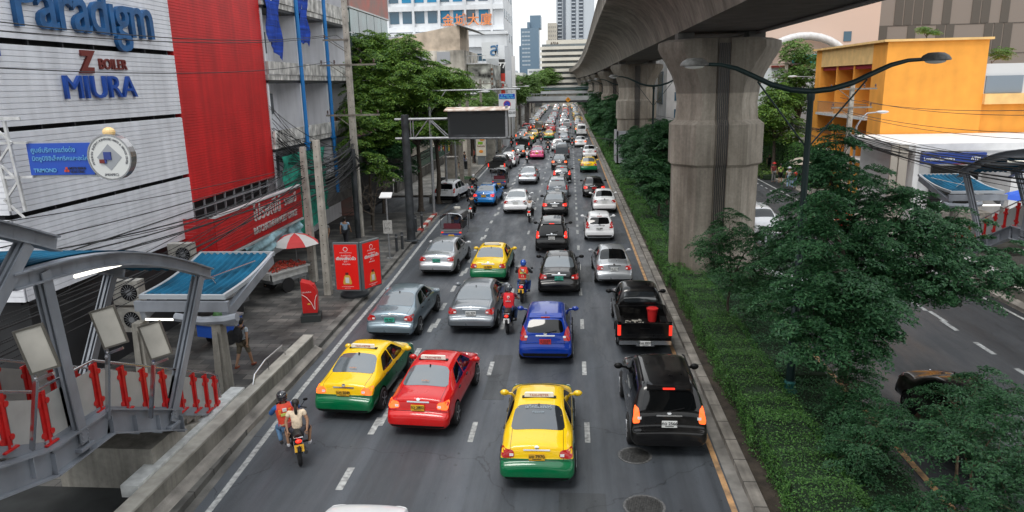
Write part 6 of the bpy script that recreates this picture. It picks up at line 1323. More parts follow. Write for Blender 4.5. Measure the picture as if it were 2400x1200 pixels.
for s in(-1,1):
    q=MB(); q.tube(curve_arm(s),[.075,.072,.07,.065,.06,.05,.045],10); q.build('arm',lampdk,pL,link=False,smooth=60)
    q=MB(); q.tube([(0,0,7.1),(s*1.35,0,8.82)],.022,6); q.build('stay',lampdk,pL,link=False)
    q=MB(); q.lathe([(.05,.17),(.14,.16),(.22,.10),(.27,.02),(.27,-.02),(.20,-.03),(.001,-.04)],s*2.95,0,9.27,16,sx=1.35); q.build('lamp_head',lhead,pL,link=False,smooth=50)
    q=MB(); q.sph((s*2.95,0,9.23),(.26,.17,.07),12,6); q.build('lens',whitelens,pL,link=False,smooth=60)
for i,y in enumerate((19.4,55.5,91,127,163,199)):
    l=dup(pL); l.location=(6.08+shift(y)*.6,y,.12); tag(l,'dark double armed street lamp on the median, %s from the camera'%nm20[i],'street lamp','curved double street lamps on the median')
# advertising totem
t=thing('advertising_totem','red two sided advertising totem with a bottle on the pavement','advertising totem',(-9.55,29.3,.15)); gf=mat('totem_grey',(.16,.18,.19),.4,.3); adr=mat('ad_red',(.62,.012,.01),.3,emit=((.6,.01,.005),.18))
q=MB(); q.lathe([(.62,0),(.62,.1),(.42,.3),(.38,.55),(.001,.55)],0,.45,0,20); q.build('base',mat('totem_base',(.035,.04,.045),.6),t)
def face(par,M_,w,h,letters):
    q=MB(); q.b2(-w/2,w/2,-.09,.09,0,h); q.xf(M_); q.build('panel_frame',gf,par)
    q=MB(); q.b2(-w/2+.07,w/2-.07,-.105,-.09,.07,h-.07); q.xf(M_); q.build('poster',adr,par)
    def tx(s,sz,z,m,x=0,**k):
        me=text_mesh(s,sz,ext=.003,**k).copy(); me.transform(M_@Matrix.Translation((x,-.11,z))@FACE_REAR); me.materials.clear(); me.materials.append(m); mk('poster_lettering',me,par)
    tx('สมเตรียมรับ',.09,h-.55,platew); tx('เซียงเพียวอิ๊ว',.17,h-.68,platew,bold=.006); tx('สูตร 1',.08,h-.8,platew); tx('ส่งสมุนไพร',.08,h-.92,platew); tx('SIANG PURE FORMULA',.05,h-.42,platew); tx('บรรเทาอาการวิงเวียนศีรษะ',.05,.2,platew); tx('SIANG PURE OIL',.035,.13,platew)
    q=MB(); q.lathe([(.1,0),(.1,.004),(.001,.004)],0,-.106,h-.27,20,axis='y'); q.xf(M_); q.build('round_emblem',platew,par); q=MB(); q.lathe([(.075,0),(.075,.004),(.001,.004)],0,-.111,h-.27,20,axis='y'); q.xf(M_); q.build('emblem_centre',adr,par)
    q=MB(); q.prism([(x,-.12,z) for x,z in((-.17,.3),(.17,.3),(.19,.38),(.12,.66),(.06,.72),(-.06,.72),(-.12,.66),(-.19,.38))],(0,.015,0)); q.xf(M_); q.build('bottle_picture',mat('bottle_gold',(.7,.42,.08),.4),par)
    q=MB(); q.prism([(x,-.13,z) for x,z in((-.08,.36),(.08,.36),(.08,.6),(-.08,.6))],(0,.015,0)); q.xf(M_); q.build('bottle_label',platew,par); q=MB(); q.prism([(x,-.13,z) for x,z in((-.065,.72),(.065,.72),(.065,.82),(-.065,.82))],(0,.02,0)); q.xf(M_); q.build('bottle_cap',redl,par)
face(t,Matrix.Translation((0,-.3,.42)),1.12,2.1,1); face(t,Matrix.Translation((.86,.18,.42))@Matrix.Rotation(R(63),4,'Z'),1.15,2.1,1)
# post box
t=thing('post_box','red pillar post box with sloping top on a dark plinth','post box',(-10.25,26.3,.15),R(14)); rb_=mat('postbox_red',(.55,.014,.014),.35,noise=(3,.12),coat=.4)
q=MB(); q.b2(-.38,.38,-.34,.34,0,.26); q.b2(-.28,.28,-.25,.25,.26,.36); q.build('plinth',mat('plinth_dark',(.03,.035,.035),.6),t)
pr=[(-.28,.36),(.28,.36),(.3,1.1),(.22,1.34),(.05,1.52),(-.28,1.62)]
q=MB(); q.prism([(a,-.26,z) for a,z in pr],(0,.52,0)); q.build('box',rb_,t,20); q=MB(); q.beam((.17,-.14,1.44),(.17,.14,1.44),.09,.05); q.build('letter_slot',rb_,t)
q=MB(); q.tube([(-.27,-.265,1.12),(-.1,-.265,1.0),(.06,-.265,.78),(.17,-.265,.5)],.012,5); q.tube([(.19,-.265,.5),(.2,-.265,.8),(.25,-.265,1.0),(.30,-.265,1.08)],.012,5); q.build('white_line',platew,t); text('lettering','ไปรษณีย์ไทย',.07,platew,t,(-.08,-.27,1.2),ext=.003)
q=MB(); q.sph((-.02,-.262,.72),(.07,.006,.035),10,6); q.build('gold_emblem',mat('gold_emblem',(.7,.4,.05),.4),t)
# bus stop pole with map
t=thing('bus_stop_pole','steel stop pole with a white top plate and a small map board','bus stop sign',(-9.7,36.6,.15)); q=MB(); q.tube([(0,0,0),(0,0,3.3)],.045,8); q.b2(-.14,.14,-.14,.14,0,.03); q.build('post',galv,t)
q=MB(); q.prism([(-.32,-.22,3.25),(.32,-.22,3.25),(.3,.22,3.45),(-.3,.22,3.45)],(0,0,.05)); q.build('top_plate',platew,t); q=MB(); q.b2(-.24,.24,-.07,-.04,1.35,2.05); q.build('map_board',mat('map_white',(.42,.42,.4),.5,noise=(14,.3)),t); q=MB()
for a,b_ in(((-.15,1.5),(-.15,1.9)),((-.15,1.65),(.1,1.65)),((.1,1.5),(.1,1.65)),((0,1.8),(.12,1.95))): q.tube([(a[0],-.075,a[1]),(b_[0],-.075,b_[1])],.008,4)
q.build('map_lines',blackp,t)
def bollard(x,y,h,lab): t=thing('bollard',lab,'bollard',(x,y,.15),0,'dark bollards on the kerb'); q=MB(); q.lathe([(.075,0),(.075,h-.08),(.06,h-.02),(.001,h)],seg=12); q.build('post',dkst,t,50); q=MB(); q.lathe([(.08,h*.8),(.08,h*.85)],seg=12); q.build('band',galv,t)
bollard(-9.7,38.2,1.0,'dark bollard, nearer one by the gantry post'); bollard(-9.5,38.7,1.0,'dark bollard, second one by the gantry post'); bollard(-9.75,43.5,1.1,'dark bollard just past the gantry post'); bollard(-9.6,44.6,1.1,'dark bollard farthest past the gantry post')
# food cart
t=thing('food_cart','steel street food cart piled with red fruit under a striped umbrella','food cart',(-13.1,30.6,.15),R(-28)); q=MB(); q.b2(-.5,.5,-.95,.95,.5,.95); q.build('box',galv,t); q=MB(); q.b2(-.62,.62,-1.1,1.1,.95,1.02); q.build('counter',mat('tray_white',(.5,.5,.48),.6),t)
q=MB(); q.b2(.5,.53,-1.0,1.0,.66,.98); q.b2(-.5,.5,-1.12,-1.09,.7,.98); q.build('cloth_skirt',mat('skirt_white',(.55,.55,.53),.8,noise=(4,.2)),t)
for s in(-1,1):
    q=MB(); q.lathe([(.30,-.03),(.33,-.03),(.33,.03),(.30,.03)],s*.56,-.2,.33,20,axis='x'); 
    for k in range(6): a=k*math.pi/6; q.tube([(s*.56,-.2-.3*math.cos(a),.33-.3*math.sin(a)),(s*.56,-.2+.3*math.cos(a),.33+.3*math.sin(a))],.006,4)
    q.build('wheel',rubber,t)
q=MB()
for s in(-.5,.5): q.tube([(s,.85,0),(s,.85,.5)],.025,5)
q.tube([(-.4,1.0,.9),(-.4,1.35,1.0),(.4,1.35,1.0),(.4,1.0,.9)],.02,6); q.build('handle_frame',galv,t)
rf=random.Random(2)
fr=MB()
for k in range(260): fr.sph((rf.uniform(-.55,.55),rf.uniform(-1.0,1.0),1.05+rf.uniform(0,.12)),rf.uniform(.03,.055),6,4)
o=fr.build('fruit_pile',mat('fruit_red',(.4,.03,.025),.4,noise=(9,.8),col2=(.5,.2,.03)),None,60); o.matrix_world=t.matrix_basis.copy(); tag(o,'heap of small red and orange fruit spread over the cart top','fruit',kind='stuff')
def umbrella(x,y,h,r,label,c1,c2,z0=.15,n=8):
    t=thing('market_umbrella',label,'umbrella',(x,y,z0)); q=MB(); q.tube([(0,0,0),(0,0,h)],.02,6); q.build('pole',galv,t)
    for par,c in((0,c1),(1,c2)):
        q=MB()
        for k in range(par,n,2):
            a0,a1=2*math.pi*k/n,2*math.pi*(k+1)/n; ring=[(0,h),(r*.45,h-.10),(r*.8,h-.3),(r,h-.5)]
            for (ra,za),(rb2,zb) in zip(ring[:-1],ring[1:]): q.add([(ra*math.cos(a0),ra*math.sin(a0),za),(rb2*math.cos(a0),rb2*math.sin(a0),zb),(rb2*math.cos(a1),rb2*math.sin(a1),zb),(ra*math.cos(a1),ra*math.sin(a1),za)],[(0,1,2,3)]); 
        q.build('canopy_panel',mat('umb_%.2f%.2f%.2f'%c,c,.7),t,60)
umbrella(-12.7,31.4,2.45,1.1,'red and white market umbrella over the fruit cart',(.6,.05,.05),(.62,.6,.58)); umbrella(23.3,38,3.2,1.6,'big blue umbrella at the right edge of the photo',(.01,.08,.5),(.012,.1,.55)); umbrella(19.2,62.6,2.4,1.25,'beige umbrella over the people on the opposite pavement',(.4,.35,.28),(.42,.37,.3))
tag(drape(27.6,33.8,1.9,2.75,x=-13.3,m=None,seed=6,sag=.1).build('awning_sheet',mat('banner_print',(.25,.4,.45),.6,noise=(1.2,.9),col2=(.02,.12,.05)),None,60),'printed green and blue plastic sheet hung under the red fascia','awning')
def cart(x,y,c,lab): t=thing('street_cart',lab,'cart',(x,y,.15),R(-15)); q=MB(); q.b2(-.4,.4,-.7,.7,.45,.9); q.build('box',mat('cartbox_%.1f%.1f%.1f'%c,c,.5),t); q=MB(); q.b2(-.45,.45,-.75,.75,.9,.97); q.build('top',galv,t); [MB().lathe([(.18,-.03),(.26,-.03),(.26,.03),(.18,.03)],s*.44,0,.26,16,axis='x').build('wheel',rubber,t) for s in(-1,1)]; return t
cart(-12.6,23.6,(.02,.1,.5),'small cart with a blue tub behind the stair columns'); cart(-13.8,26.8,(.1,.1,.1),'dark covered cart under the white wall by the stairs')
for i,(x,y,z) in enumerate([(-12.6,23.6,1.13),(-12.5,24.0,1.13)]): t=thing('plastic_bag','%s green produce bag on the small blue cart'%['nearer','farther'][i],'bag',(x,y,z)); MB().sph((0,0,.1),(.22,.2,.16),10,7).build('bag',mat('produce_green',(.06,.16,.05),.6,noise=(8,.5)),t,60)
# far pavement furniture
t=thing('light_box','standing advertising light box with food pictures on the left pavement','advertising panel',(-10.4,82.3,.15)); q=MB(); q.b2(-.65,.65,-.18,.18,.9,3.9); q.b2(-.4,.4,-.15,.15,0,.9); q.build('case',gf,t); q=MB(); q.b2(-.56,.56,-.2,-.18,1.0,3.8); q.build('poster',mat('poster_white',(.6,.55,.45),.5),t); q=MB(); 
for (x,z,a,c) in((-.1,3.3,.35,0),(.15,2.9,.3,0),(0,1.5,.25,0)): q.sph((x,-.21,z),(a,.01,a*.7),10,6)
q.build('food_picture',mat('food_orange',(.7,.25,.03),.5),t); q=MB(); q.b2(-.35,.2,-.212,-.2,2.3,2.6); q.build('green_patch',mat('poster_green',(.2,.4,.02),.5),t); text('poster_lettering','โปรโมชั่น',.26,redl,t,(0,-.215,2.1),ext=.004)
for i,(x,y,h) in enumerate([(-9.6,84.7,3.3),(-12.2,76,4),(-11.2,66,2.4)]): t=thing('gate_pillar',['grey utility cabinet beside the food light box','stained concrete gate pillar behind the driveway','capped concrete gate pillar by the white sport utility car'][i],'pillar',(x,y,.15)); q=MB(); q.b2(-.55,.55,-.4,.4,0,h); q.build('shaft',mat('pillar_plaster',(.3,.28,.24),.85,noise=(1.5,.4)),t); q=MB(); q.b2(-.65,.65,-.5,.5,h,h+.12); q.build('cap',conc,t)
t=thing('flag_string','string of colourful flags hanging behind the gantry','flags',(-12.4,68,4.6)); rf=random.Random(4)
for k in range(9):
    c=rf.choice([(.6,.03,.03),(.02,.1,.5),(.7,.5,.03),(.6,.6,.6),(.02,.3,.1)]); q=MB(); q.b2(-.01,.01,k*.9-3,k*.9-2.6,-1.6,0); q.xf(Matrix.Rotation(.15*rf.uniform(-1,1),4,'X')); q.build('flag',mat('flag_%.2f%.2f%.2f'%c,c,.7),t)
q=MB(); q.tube([(0,-3.5,0),(0,1,-.15),(0,5.2,0)],.01,4); q.build('cord',wire,t)
for i,(x,y) in enumerate([(-10.4,56.3),(-9.9,66.5)]): t=thing('planter','low dark planter with shrubs, %s on the left pavement'%['nearer','farther'][i],'planter',(x,y,.0)); MB().b2(-.9,.9,-.6,.6,0,.5).build('tub',concd,t); r_=np.random.default_rng(i); P=np.stack([r_.uniform(-.8,.8,700),r_.uniform(-.5,.5,700),.5+r_.uniform(0,.25,700)],1); mk('foliage',leaves_mesh(P,r_.normal(size=(700,3))+[0,0,1.5],.12,lf_med,rng=r_),t)
for i in range(3): t=thing('litter_bin','black bin by the gate pillar, %s'%['nearest','middle','farthest'][i],'bin',(-11.6+i*.1,64+i*14,.15)); MB().lathe([(.28,0),(.33,.8),(.34,.85),(.001,.87)],seg=14).build('drum',dkst,t,40)
for i,(x,y,z,lb) in enumerate([(4.7,75.6,.9,'')]): 
    t=thing('light_box','pale framed advertising box wrapped around the foot of the second pier','advertising panel',(6.5,76,.1)); fr=mat('adbox_frame',(.42,.43,.46),.4,.3)
    q=MB(); q.b2(-2.05,2.05,-1.75,-1.45,.9,4.1); q.b2(-2.15,-1.9,-1.75,1.5,.9,4.1); q.build('case',fr,t); q=MB(); q.b2(-1.55,1.75,-1.78,-1.75,1.3,3.7); q.build('screen',glassgrey,t)
redpl=mat('red_plastic',(.55,.02,.02),.35)
# ---------------- people on foot ----------------
x,y,_=G(575,862,.15); p=person('stand','person walking away with a black backpack, white shirt and khaki shorts',(x,y,.15),R(-12),top=(.45,.5,.55),bot=(.12,.10,.07),leg='short',shoe=(.25,.06,.03),walk=1)
q=MB(); q.sph((0,-.19,1.2),(.17,.13,.27),14,10); q.b2(-.12,.12,-.33,-.26,1.0,1.25); q.build('backpack',mat('backpack_black',(.012,.012,.014),.7,noise=(10,.3)),p,50)
for s in(-1,1): q=MB(); q.tube([(s*.12,-.15,1.4),(s*.13,.0,1.46),(s*.12,.13,1.3),(s*.13,.0,1.05)],.022,5); q.build('strap',MC['backpack_black'],p)
x,y,_=G(812,578,.15); person('stand','person in a pale blue shirt walking past the tall concrete pole',(x,y,.15),0,top=(.3,.42,.55),bot=(.02,.02,.025),walk=-1)
person('stand','person standing in shadow by the red fascia wall',(-13.8,38.6,.15),R(160),top=(.2,.2,.2),bot=(.03,.03,.04))
person('stand','vendor behind the fruit cart under the printed sheet',(-14.1,31.0,.15),R(-90),top=(.1,.12,.1),bot=(.03,.03,.03),head='hat',hc=(.1,.2,.1))
for i,(px,py,rz,kw,lb) in enumerate([(1802,402,180,dict(top=(.01,.01,.012),bot=(.01,.01,.012)),'person in black standing by the opposite hedge'),(1812,427,200,dict(top=(.2,.03,.03),bot=(.2,.2,.2),head='hat',hc=(.6,.03,.03)),'person in a red hat at the opposite kerb'),(1828,430,20,dict(top=(.4,.55,.12),bot=(.01,.01,.01),leg='short'),'person in a lime top at the opposite kerb'),(1848,440,0,dict(top=(.5,.5,.5),bot=(.3,.42,.6),head='hat',hc=(.55,.55,.6)),'person in a pale hat and light jeans at the opposite kerb'),(1860,442,10,dict(top=(.1,.11,.12),bot=(.2,.3,.45)),'person with a red backpack near the beige umbrella'),(1875,432,0,dict(top=(.02,.02,.02),bot=(.02,.02,.02)),'person in dark clothes under the beige umbrella')]):
    x,y,_=G(px,py,.15); p=person('stand',lb,(x,y,.15),R(rz),group='people waiting on the opposite pavement',**kw)
    if i==4: q=MB(); q.sph((0,-.19,1.2),(.16,.12,.22),10,8); q.build('backpack',redpl,p,50)
rp2=random.Random(12)
for i,(x,y) in enumerate([(-11.2,72),(-12,80),(-11.4,83.6),(-11,92),(-11.8,106),(-11.2,111),(-11.6,116),(-11,122),(-11.9,127)]): person('stand','distant pedestrian on the left pavement, %s from the driveway'%nm20[i],(x,y,.15),rp2.uniform(0,6),top=rp2.choice([(.5,.5,.5),(.05,.2,.5),(.03,.03,.03),(.4,.05,.05)]),bot=rp2.choice([(.03,.03,.04),(.1,.12,.2)]),group='distant pedestrians on the left pavement')
# ---------------- overhead cables ----------------
rc=random.Random(21)
def cable(a,b,sag,label,r=.014,group=None,n=18,mid=None):
    a=Vector(a);b=Vector(b); pts=[]
    for i in range(n+1):
        t_=i/n; p=a.lerp(b,t_); p.z-=sag*4*t_*(1-t_); pts.append(p)
    q=MB(); q.tube(pts,r,5,cap=False); return tag(q.build('overhead_cable',wire,None,60),label,'cable',group)
g1='high voltage lines along the left facades'; g2='tangled telephone cables along the left pavement'; g3='cables fanning from the red building to the tall pole'; g4='cables in front of the orange building'
for i,(dx,dz) in enumerate(((-1.2,11.95),(-.5,11.95),(-1.0,10.5))): cable((-12.95+dx,42,dz),(-12.4+dx*.2-.3*i,-4,[11.6,11.2,10.9][i]),1.1,'thin high line crossing the white wall above the letters',.016,g1); cable((-12.95+dx,42,dz),(-10.2+dx,82,9.2),1.4,'thin high line running on from the tall pole toward the far poles',.016,g1)
for i in range(17):
    z=4.2+i*.11+rc.uniform(-.1,.1); m_=(-12.25+rc.uniform(-.12,.12),32,z+rc.uniform(-.2,.1)); cable((-12.95+rc.uniform(-.15,.15),42,z+.2),m_,rc.uniform(.1,.7),'black cable in the bundle between tall pole and drilled post',rc.choice([.012,.02,.035,.05]),g2)
    cable(m_,(-13.3+rc.uniform(-.6,.3),6,[3.4,4.2,5.1,6.2,6.9][i%5]+rc.uniform(-.3,.3)),rc.uniform(.2,1.0),'black cable sweeping low across the white wall',rc.choice([.012,.016,.022]),g2)
for i in range(30): cable((-15.0,35.3+rc.uniform(0,.5),6.2+rc.uniform(-1.2,2.2)),(-12.9+rc.uniform(-.15,.15),42,4.6+rc.uniform(-1.0,1.2)),rc.uniform(.2,1.2),'black cable in the fan beside the balcony block',rc.choice([.012,.018]),g3)
for i in range(10): cable((-12.9,42,4.5+rc.uniform(-.6,.6)),(-15+rc.uniform(0,1),30+rc.uniform(-4,5),2.8+rc.uniform(-.8,1)),rc.uniform(.2,.9),'black cable drooping to the red fascia',.012,g3)
for i in range(12): cable((-12.9,42,4.6+rc.uniform(-.7,.7)),(-10.1,64.7,5.2+rc.uniform(-.5,.5)),rc.uniform(.5,1.6),'black cable in the bundle running to the far poles',rc.choice([.014,.025]),g2)
for (x0,y0),(x1,y1) in zip(fp[:-1],fp[1:]):
    for i in range(4): cable((x0+.3*i-.5,y0,8.9-(i==3)*3.5),(x1+.3*i-.5,y1,8.9-(i==3)*3.5),.5,'cable strung between the far brown poles',.03,'cables between the far poles',8)
for i in range(4): cable((18.4+rc.uniform(-.8,.8),50.4,[7.7,7.5,6.9,6.7][i]),(18.6,12,[9.6,9.4,8.6,8.3][i]),1.1,'thin cable crossing high over the orange wall',.014,g4)
for i in range(16): cable((18.4+rc.uniform(-.15,.15),50.4,5.1+rc.uniform(-.5,.7)),(18.0+rc.uniform(-.6,.6),12,6.9+rc.uniform(-.8,.9)),rc.uniform(.6,1.6),'black cable of the low bundle before the white shop',rc.choice([.014,.02,.035]),g4)
for i in range(8): cable((20.2,72.4,6+rc.uniform(-1.4,.4)),(18.4,50.5,5.4+rc.uniform(-.6,.6)),.7,'cable between the poles behind the people',.02,g4)
for i in range(8): cable((20.2,72.4,5.8+rc.uniform(-1.8,1)),(8,140,6+rc.uniform(-1,1)),2.2,'cable running from the pale pole behind the pier',.02,g4)
for z in(3.8,4.0): cable((8.0,57,4.3),(-9.5,100,z+1.6),1.0,'thin cable slung across the road between the piers',.02,'cables slung across the road',12)
# hanging loops on the tall pole
for i in range(6):
    q=MB(); a=rc.uniform(.3,.55); q.tube([(-12.9+a*math.cos(s)*.9,41.8,4.7+rc.uniform(-.02,.02)+a*math.sin(s)) for s in np.linspace(0,2*math.pi*.97,22)],.018,5); tag(q.build('cable_coil',wire,None,60),'coil of spare black cable hung on the tall concrete pole','cable coil','cable coils on the tall pole')
# ---------------- traffic ----------------
NEAR=[]
def V(px,py,kind,colour,label,rz=0,zb=.3,**k):
    x,y,_=G(px,py,zb); L=VEH[kind]['len']; s=k.get('scale') or (1,1,1)
    cx,cy=x-math.sin(rz)*L*s[1],y+math.cos(rz)*L*s[1]; NEAR.append((cx,cy)); return car(kind,colour,cx,cy,rz,label,**k)
V(1258,1126,'sedan','taxi','yellow and green taxi driving nearest the camera in the third lane',rz=R(.5),cat='taxi',plate='มข 7970',plc='y')
V(803,966,'sedan','taxi','yellow and green taxi in the kerbside lane beside the red sedan',rz=R(-4),cat='taxi',plate='1มก 5049',plc='y',lit=2,glassm=glassgrey)
V(978,1003,'sedan','red','red sedan taxi with lit tail lights next to a yellow and green taxi',rz=R(-4),cat='taxi',taxi=True,plate='ทว 2802',plc='y',lit=2,glassm=glassgrey)
V(1278,838,'hatch','blue','dark blue hatchback with a red number plate behind the red vest rider',plate='ป 5237',plc='r',glassm=glassdark,scale=(1.04,1,1.05),cat='car')
V(1568,1052,'suv','black','large black sport utility car with lit tail lights nearest the kerb',plate='กฉ 2566',scale=(1.02,1,1.06),lit=2,cat='car',glassm=glassdark)
V(1512,816,'pickup','black','black pickup truck carrying a red bucket in its open bed',plate='ฒอ 8957',lit=1,cat='pickup truck')
V(912,784,'sedan','bluegrey','grey blue sedan with a green plate beside the sidewalk kerb',rz=R(-3),plate='ฮจ 467',plc='g',glassm=glassgrey,scale=(1.05,1.05,1),cat='car')
V(1103,768,'sedan','grey','dark silver grey sedan left of the rider in the red vest',rz=R(-1),plate='ฎท 929',glassm=glassgrey,scale=(1.05,1.06,1),cat='car')
V(1022,636,'sedan','silver','silver sedan with a green plate close behind the open tuk tuk',rz=R(-3),plate='ฆร 1908',plc='g',glassm=glassgrey,scale=(1.04,1.04,1),cat='car')
V(1143,653,'sedan','taxi','yellow and green taxi ahead of the dark silver grey sedan',rz=R(-1),cat='taxi',plate='มฎ 8603',plc='y',glassm=glassgrey)
V(1310,681,'sedan','black','shiny black sedan with a green plate ahead of the blue hatchback',plate='ฆอ 6515',plc='g',glassm=glassgrey,scale=(1.04,1.05,1),cat='car')
V(1440,658,'sedan','silver','silver compact sedan in the kerb lane ahead of the black pickup',rz=R(1.5),plate='ฌธ 2718',scale=(.96,.95,1),cat='car',glassm=glassdark)
V(1293,583,'suv','black','black sport utility car with chrome roof rails in the third lane',plate='กก 9121',lit=1,cat='car',glassm=glassdark,scale=(.98,1,1))
V(1405,556,'hatch','white','white hatchback with a black tailgate in the kerb lane',plate='ฌบ 808',cat='car',glassm=glassdark)
V(1300,500,'sedan','black','black sedan just ahead of the car with chrome roof rails',lit=1,cat='car',glassm=glassgrey,scale=(1.03,1,1))
V(1208,493,'sedan','white','white sedan beside the rider in a white shirt',glassm=glassgrey,scale=(1.04,1.05,1),cat='car')
V(1417,491,'sedan','white','white sedan in the kerb lane ahead of the black tailgate hatchback',glassm=glassdark,scale=(.96,.95,1),cat='car')
V(1306,460,'suv','grey','grey tall car with upright red tail lights in the third lane',scale=(.96,.93,.95),cat='car',glassm=glassgrey)
V(1133,476,'sedan','skyblue','bright blue taxi between two motorcycles left of centre',rz=R(-4),cat='taxi',taxi=True,plc='y',lit=1,glassm=glassgrey)
V(1042,469,'suv','white','white sport utility car turning into the driveway on the left',rz=R(-9),trim=.62,cat='car',glassm=glassdark,scale=(.98,.95,.98))
V(1236,426,'sedan','silver','silver sedan between the covered tuk tuk and the black hatchback',rz=R(-1),cat='car',glassm=glassgrey)
V(1317,423,'hatch','black','small black hatchback with lit lights right behind a black sedan',lit=1,cat='car',glassm=glassgrey)
V(1393,456,'sedan','black','black low sedan with red plate in the kerb lane',plc='r',lit=1,cat='car',glassm=glassdark,scale=(1.04,1.02,.98))
V(1311,392,'sedan','black','black sedan with both tail lights glowing in the third lane',lit=2,cat='car',glassm=glassgrey)
V(1380,399,'sedan','taxi','yellow and green taxi in the kerb lane beside the planted median',cat='taxi',plc='y',glassm=glassgrey)
V(1382,366,'sedan','white','white sedan directly ahead of the kerb lane taxi',cat='car',glassm=glassdark)
V(1258,369,'sedan','pink','pink red taxi in the second lane beyond the silver sedan',cat='taxi',taxi=True,plc='y',lit=0,glassm=glassgrey)
V(1190,386,'suv','white','white sport utility car ahead of the dark pickup on the left',rz=R(-3),cat='car',scale=(.95,.93,.92),glassm=glassgrey)
V(1163,400,'pickup','darkgrey','dark pickup truck ahead of the covered tuk tuk on the left',rz=R(-5),lit=1,cat='pickup truck')
V(1214,365,'sedan','black','black sedan with one glowing light by the left kerb',rz=R(-4),lit=2,cat='car',glassm=glassgrey)
V(1225,347,'pickup','darkgrey','dark pickup truck ahead of the black sedan by the left kerb',rz=R(-3),lit=1,cat='pickup truck')
V(1317,366,'pickup','grey','grey pickup truck with green load in the third lane',cat='pickup truck')
V(1307,350,'suv','white','white tall car partly hidden by the grey pickup',cat='car',scale=(.95,.93,.92))
V(1322,330,'sedan','grey','grey sedan left of the black clad rider',cat='car',lit=0,glassm=glassgrey)
V(1361,341,'sedan','white','white sedan with amber lights behind the white van',lit=2,cat='car')
V(1363,315,'van','white','white passenger van in the lane beside the hedge',cat='van')
V(1286,324,'sedan','taxi','yellow and green taxi in the second lane ahead of a motorcycle',cat='taxi',plc='y',glassm=glassgrey)
V(1238,333,'sedan','taxi','orange yellow taxi leading away along the left kerb',rz=R(-3),cat='taxi',plc='y',lit=2)
V(1249,322,'sedan','taxi','yellow and green taxi just beyond the orange yellow one',rz=R(-3),cat='taxi',plc='y')
V(1320,312,'sedan','white','white sedan in the third lane left of the white van',cat='car',glassm=glassgrey)
V(1291,307,'sedan','red','red sedan in the second lane ahead of a yellow taxi',cat='car')
V(1262,303,'pickup','gold','grey pickup truck with cargo and glowing lights by the left kerb',lit=2,cat='pickup truck')
V(1328,298,'pickup','white','white pickup truck in the third lane beyond the white sedan',lit=1,cat='pickup truck')
# cars cut by the bottom edge
car('sedan','white',-4.1,10.7,0,'white car whose roof peeks in at the bottom of the photo',cat='car',glassm=glassgrey)
car('sedan','taxi',-1.2,10.5,0,'yellow taxi barely showing at the bottom edge of the photo',cat='taxi',plc='y')
# long queue beyond
rr=random.Random(11)
lanes=[(-8.2,'left kerb lane'),(-4.1,'second lane'),(-1.15,'third lane'),(2.0,'median side lane')]
cwords=dict(white='white',silver='silver',grey='grey',black='black',taxi='yellow and green',red='red',gold='beige',green='green',brown='brown',pink='pink',darkgrey='dark grey',skyblue='blue')
kwords=dict(sedan='sedan',hatch='hatchback',suv='tall estate car',van='van',pickup='pickup truck')
starts=[156,150,160,150]
nth=['first','second','third','fourth','fifth','sixth','seventh','eighth','ninth','tenth','eleventh','twelfth','thirteenth','fourteenth','fifteenth','sixteenth','seventeenth','eighteenth','nineteenth','twentieth']
ov={}
for li,(lx,ln) in enumerate(lanes):
    Y=[133,143,146,138][li]
    Y=max([y for x,y in NEAR if abs(x-lx-shift(y))<1.7]+[Y-20])+6.5
    i=0
    while Y<345 and i<30:
        c=rr.choices(['white','silver','taxi','grey','black','gold','red','pink','green','brown'],[9,5,5,3,3,1.5,1.2,1,.8,.6])[0]
        kd='sedan' if c in('taxi','pink','green') else rr.choices(['sedan','hatch','suv','van','pickup'],[6,2,2,1.3,1.5])[0]
        n_=nth[i] if i<20 else 'twentieth-plus'
        lab='%s %s, %s of the distant queue in the %s'%(cwords[c],'taxi' if c in('taxi','pink','green') else kwords[kd],(n_ if i<20 else 'number %d'%(i+1)),ln)
        car(kd,c,lx+shift(Y)+rr.uniform(-.25,.25),Y,0,lab,cat='taxi' if c in('taxi','pink','green') else {'van':'van','pickup':'pickup truck'}.get(kd,'car'),taxi=c in('pink','green'),lit=rr.choice([0,0,1,2]),group='distant queue of traffic',glassm=glassgrey)
        Y+=rr.uniform(6.3,8.2)*(1 if Y<250 else 1.25); i+=1
# opposite carriageway, fronts toward the camera
def W(px,py,kind,colour,label,face=-1,**k):
    x,y,_=G(px,py,.3); return car(kind,colour,x,y+VEH[kind]['len'],k.pop('rz',0),label,face=face,**k)
W(1800,545,'hatch','white','white car facing the camera beside the big pier across the median',cat='car',glassm=glassgrey)
W(1862,688,'sedan','white','white car seen through the median tree facing the camera',cat='car')
W(1975,528,'sedan','red','red car seen through the tree on the opposite road',cat='car')
car('sedan','black',9.9,17.6,0,'black car in the shade behind the median branches',cat='car',face=-1)
car('sedan','darkgrey',10.6,12.2,0,'dark sedan with a white plate under the branches at lower right',cat='car',plate='ฌค 6729',glassm=glassgrey,face=1)
car('sedan','silver',10.3,37,0,'silver car hidden by the median shrubs beyond the white one',cat='car',face=-1)
for i,(x,y,c) in enumerate([(10,62,'white'),(13.2,70,'black'),(10.1,84,'taxi'),(13,95,'white'),(10,108,'silver')]):
    car('sedan',c,x,y,0,['white sedan beyond the big pier on the opposite road','black sedan further up the opposite road','yellow and green taxi on the opposite road between piers','white sedan far up the opposite road by the kerb','silver sedan farthest up the opposite road'][i],cat='taxi' if c=='taxi' else 'car',face=-1,lit=0)
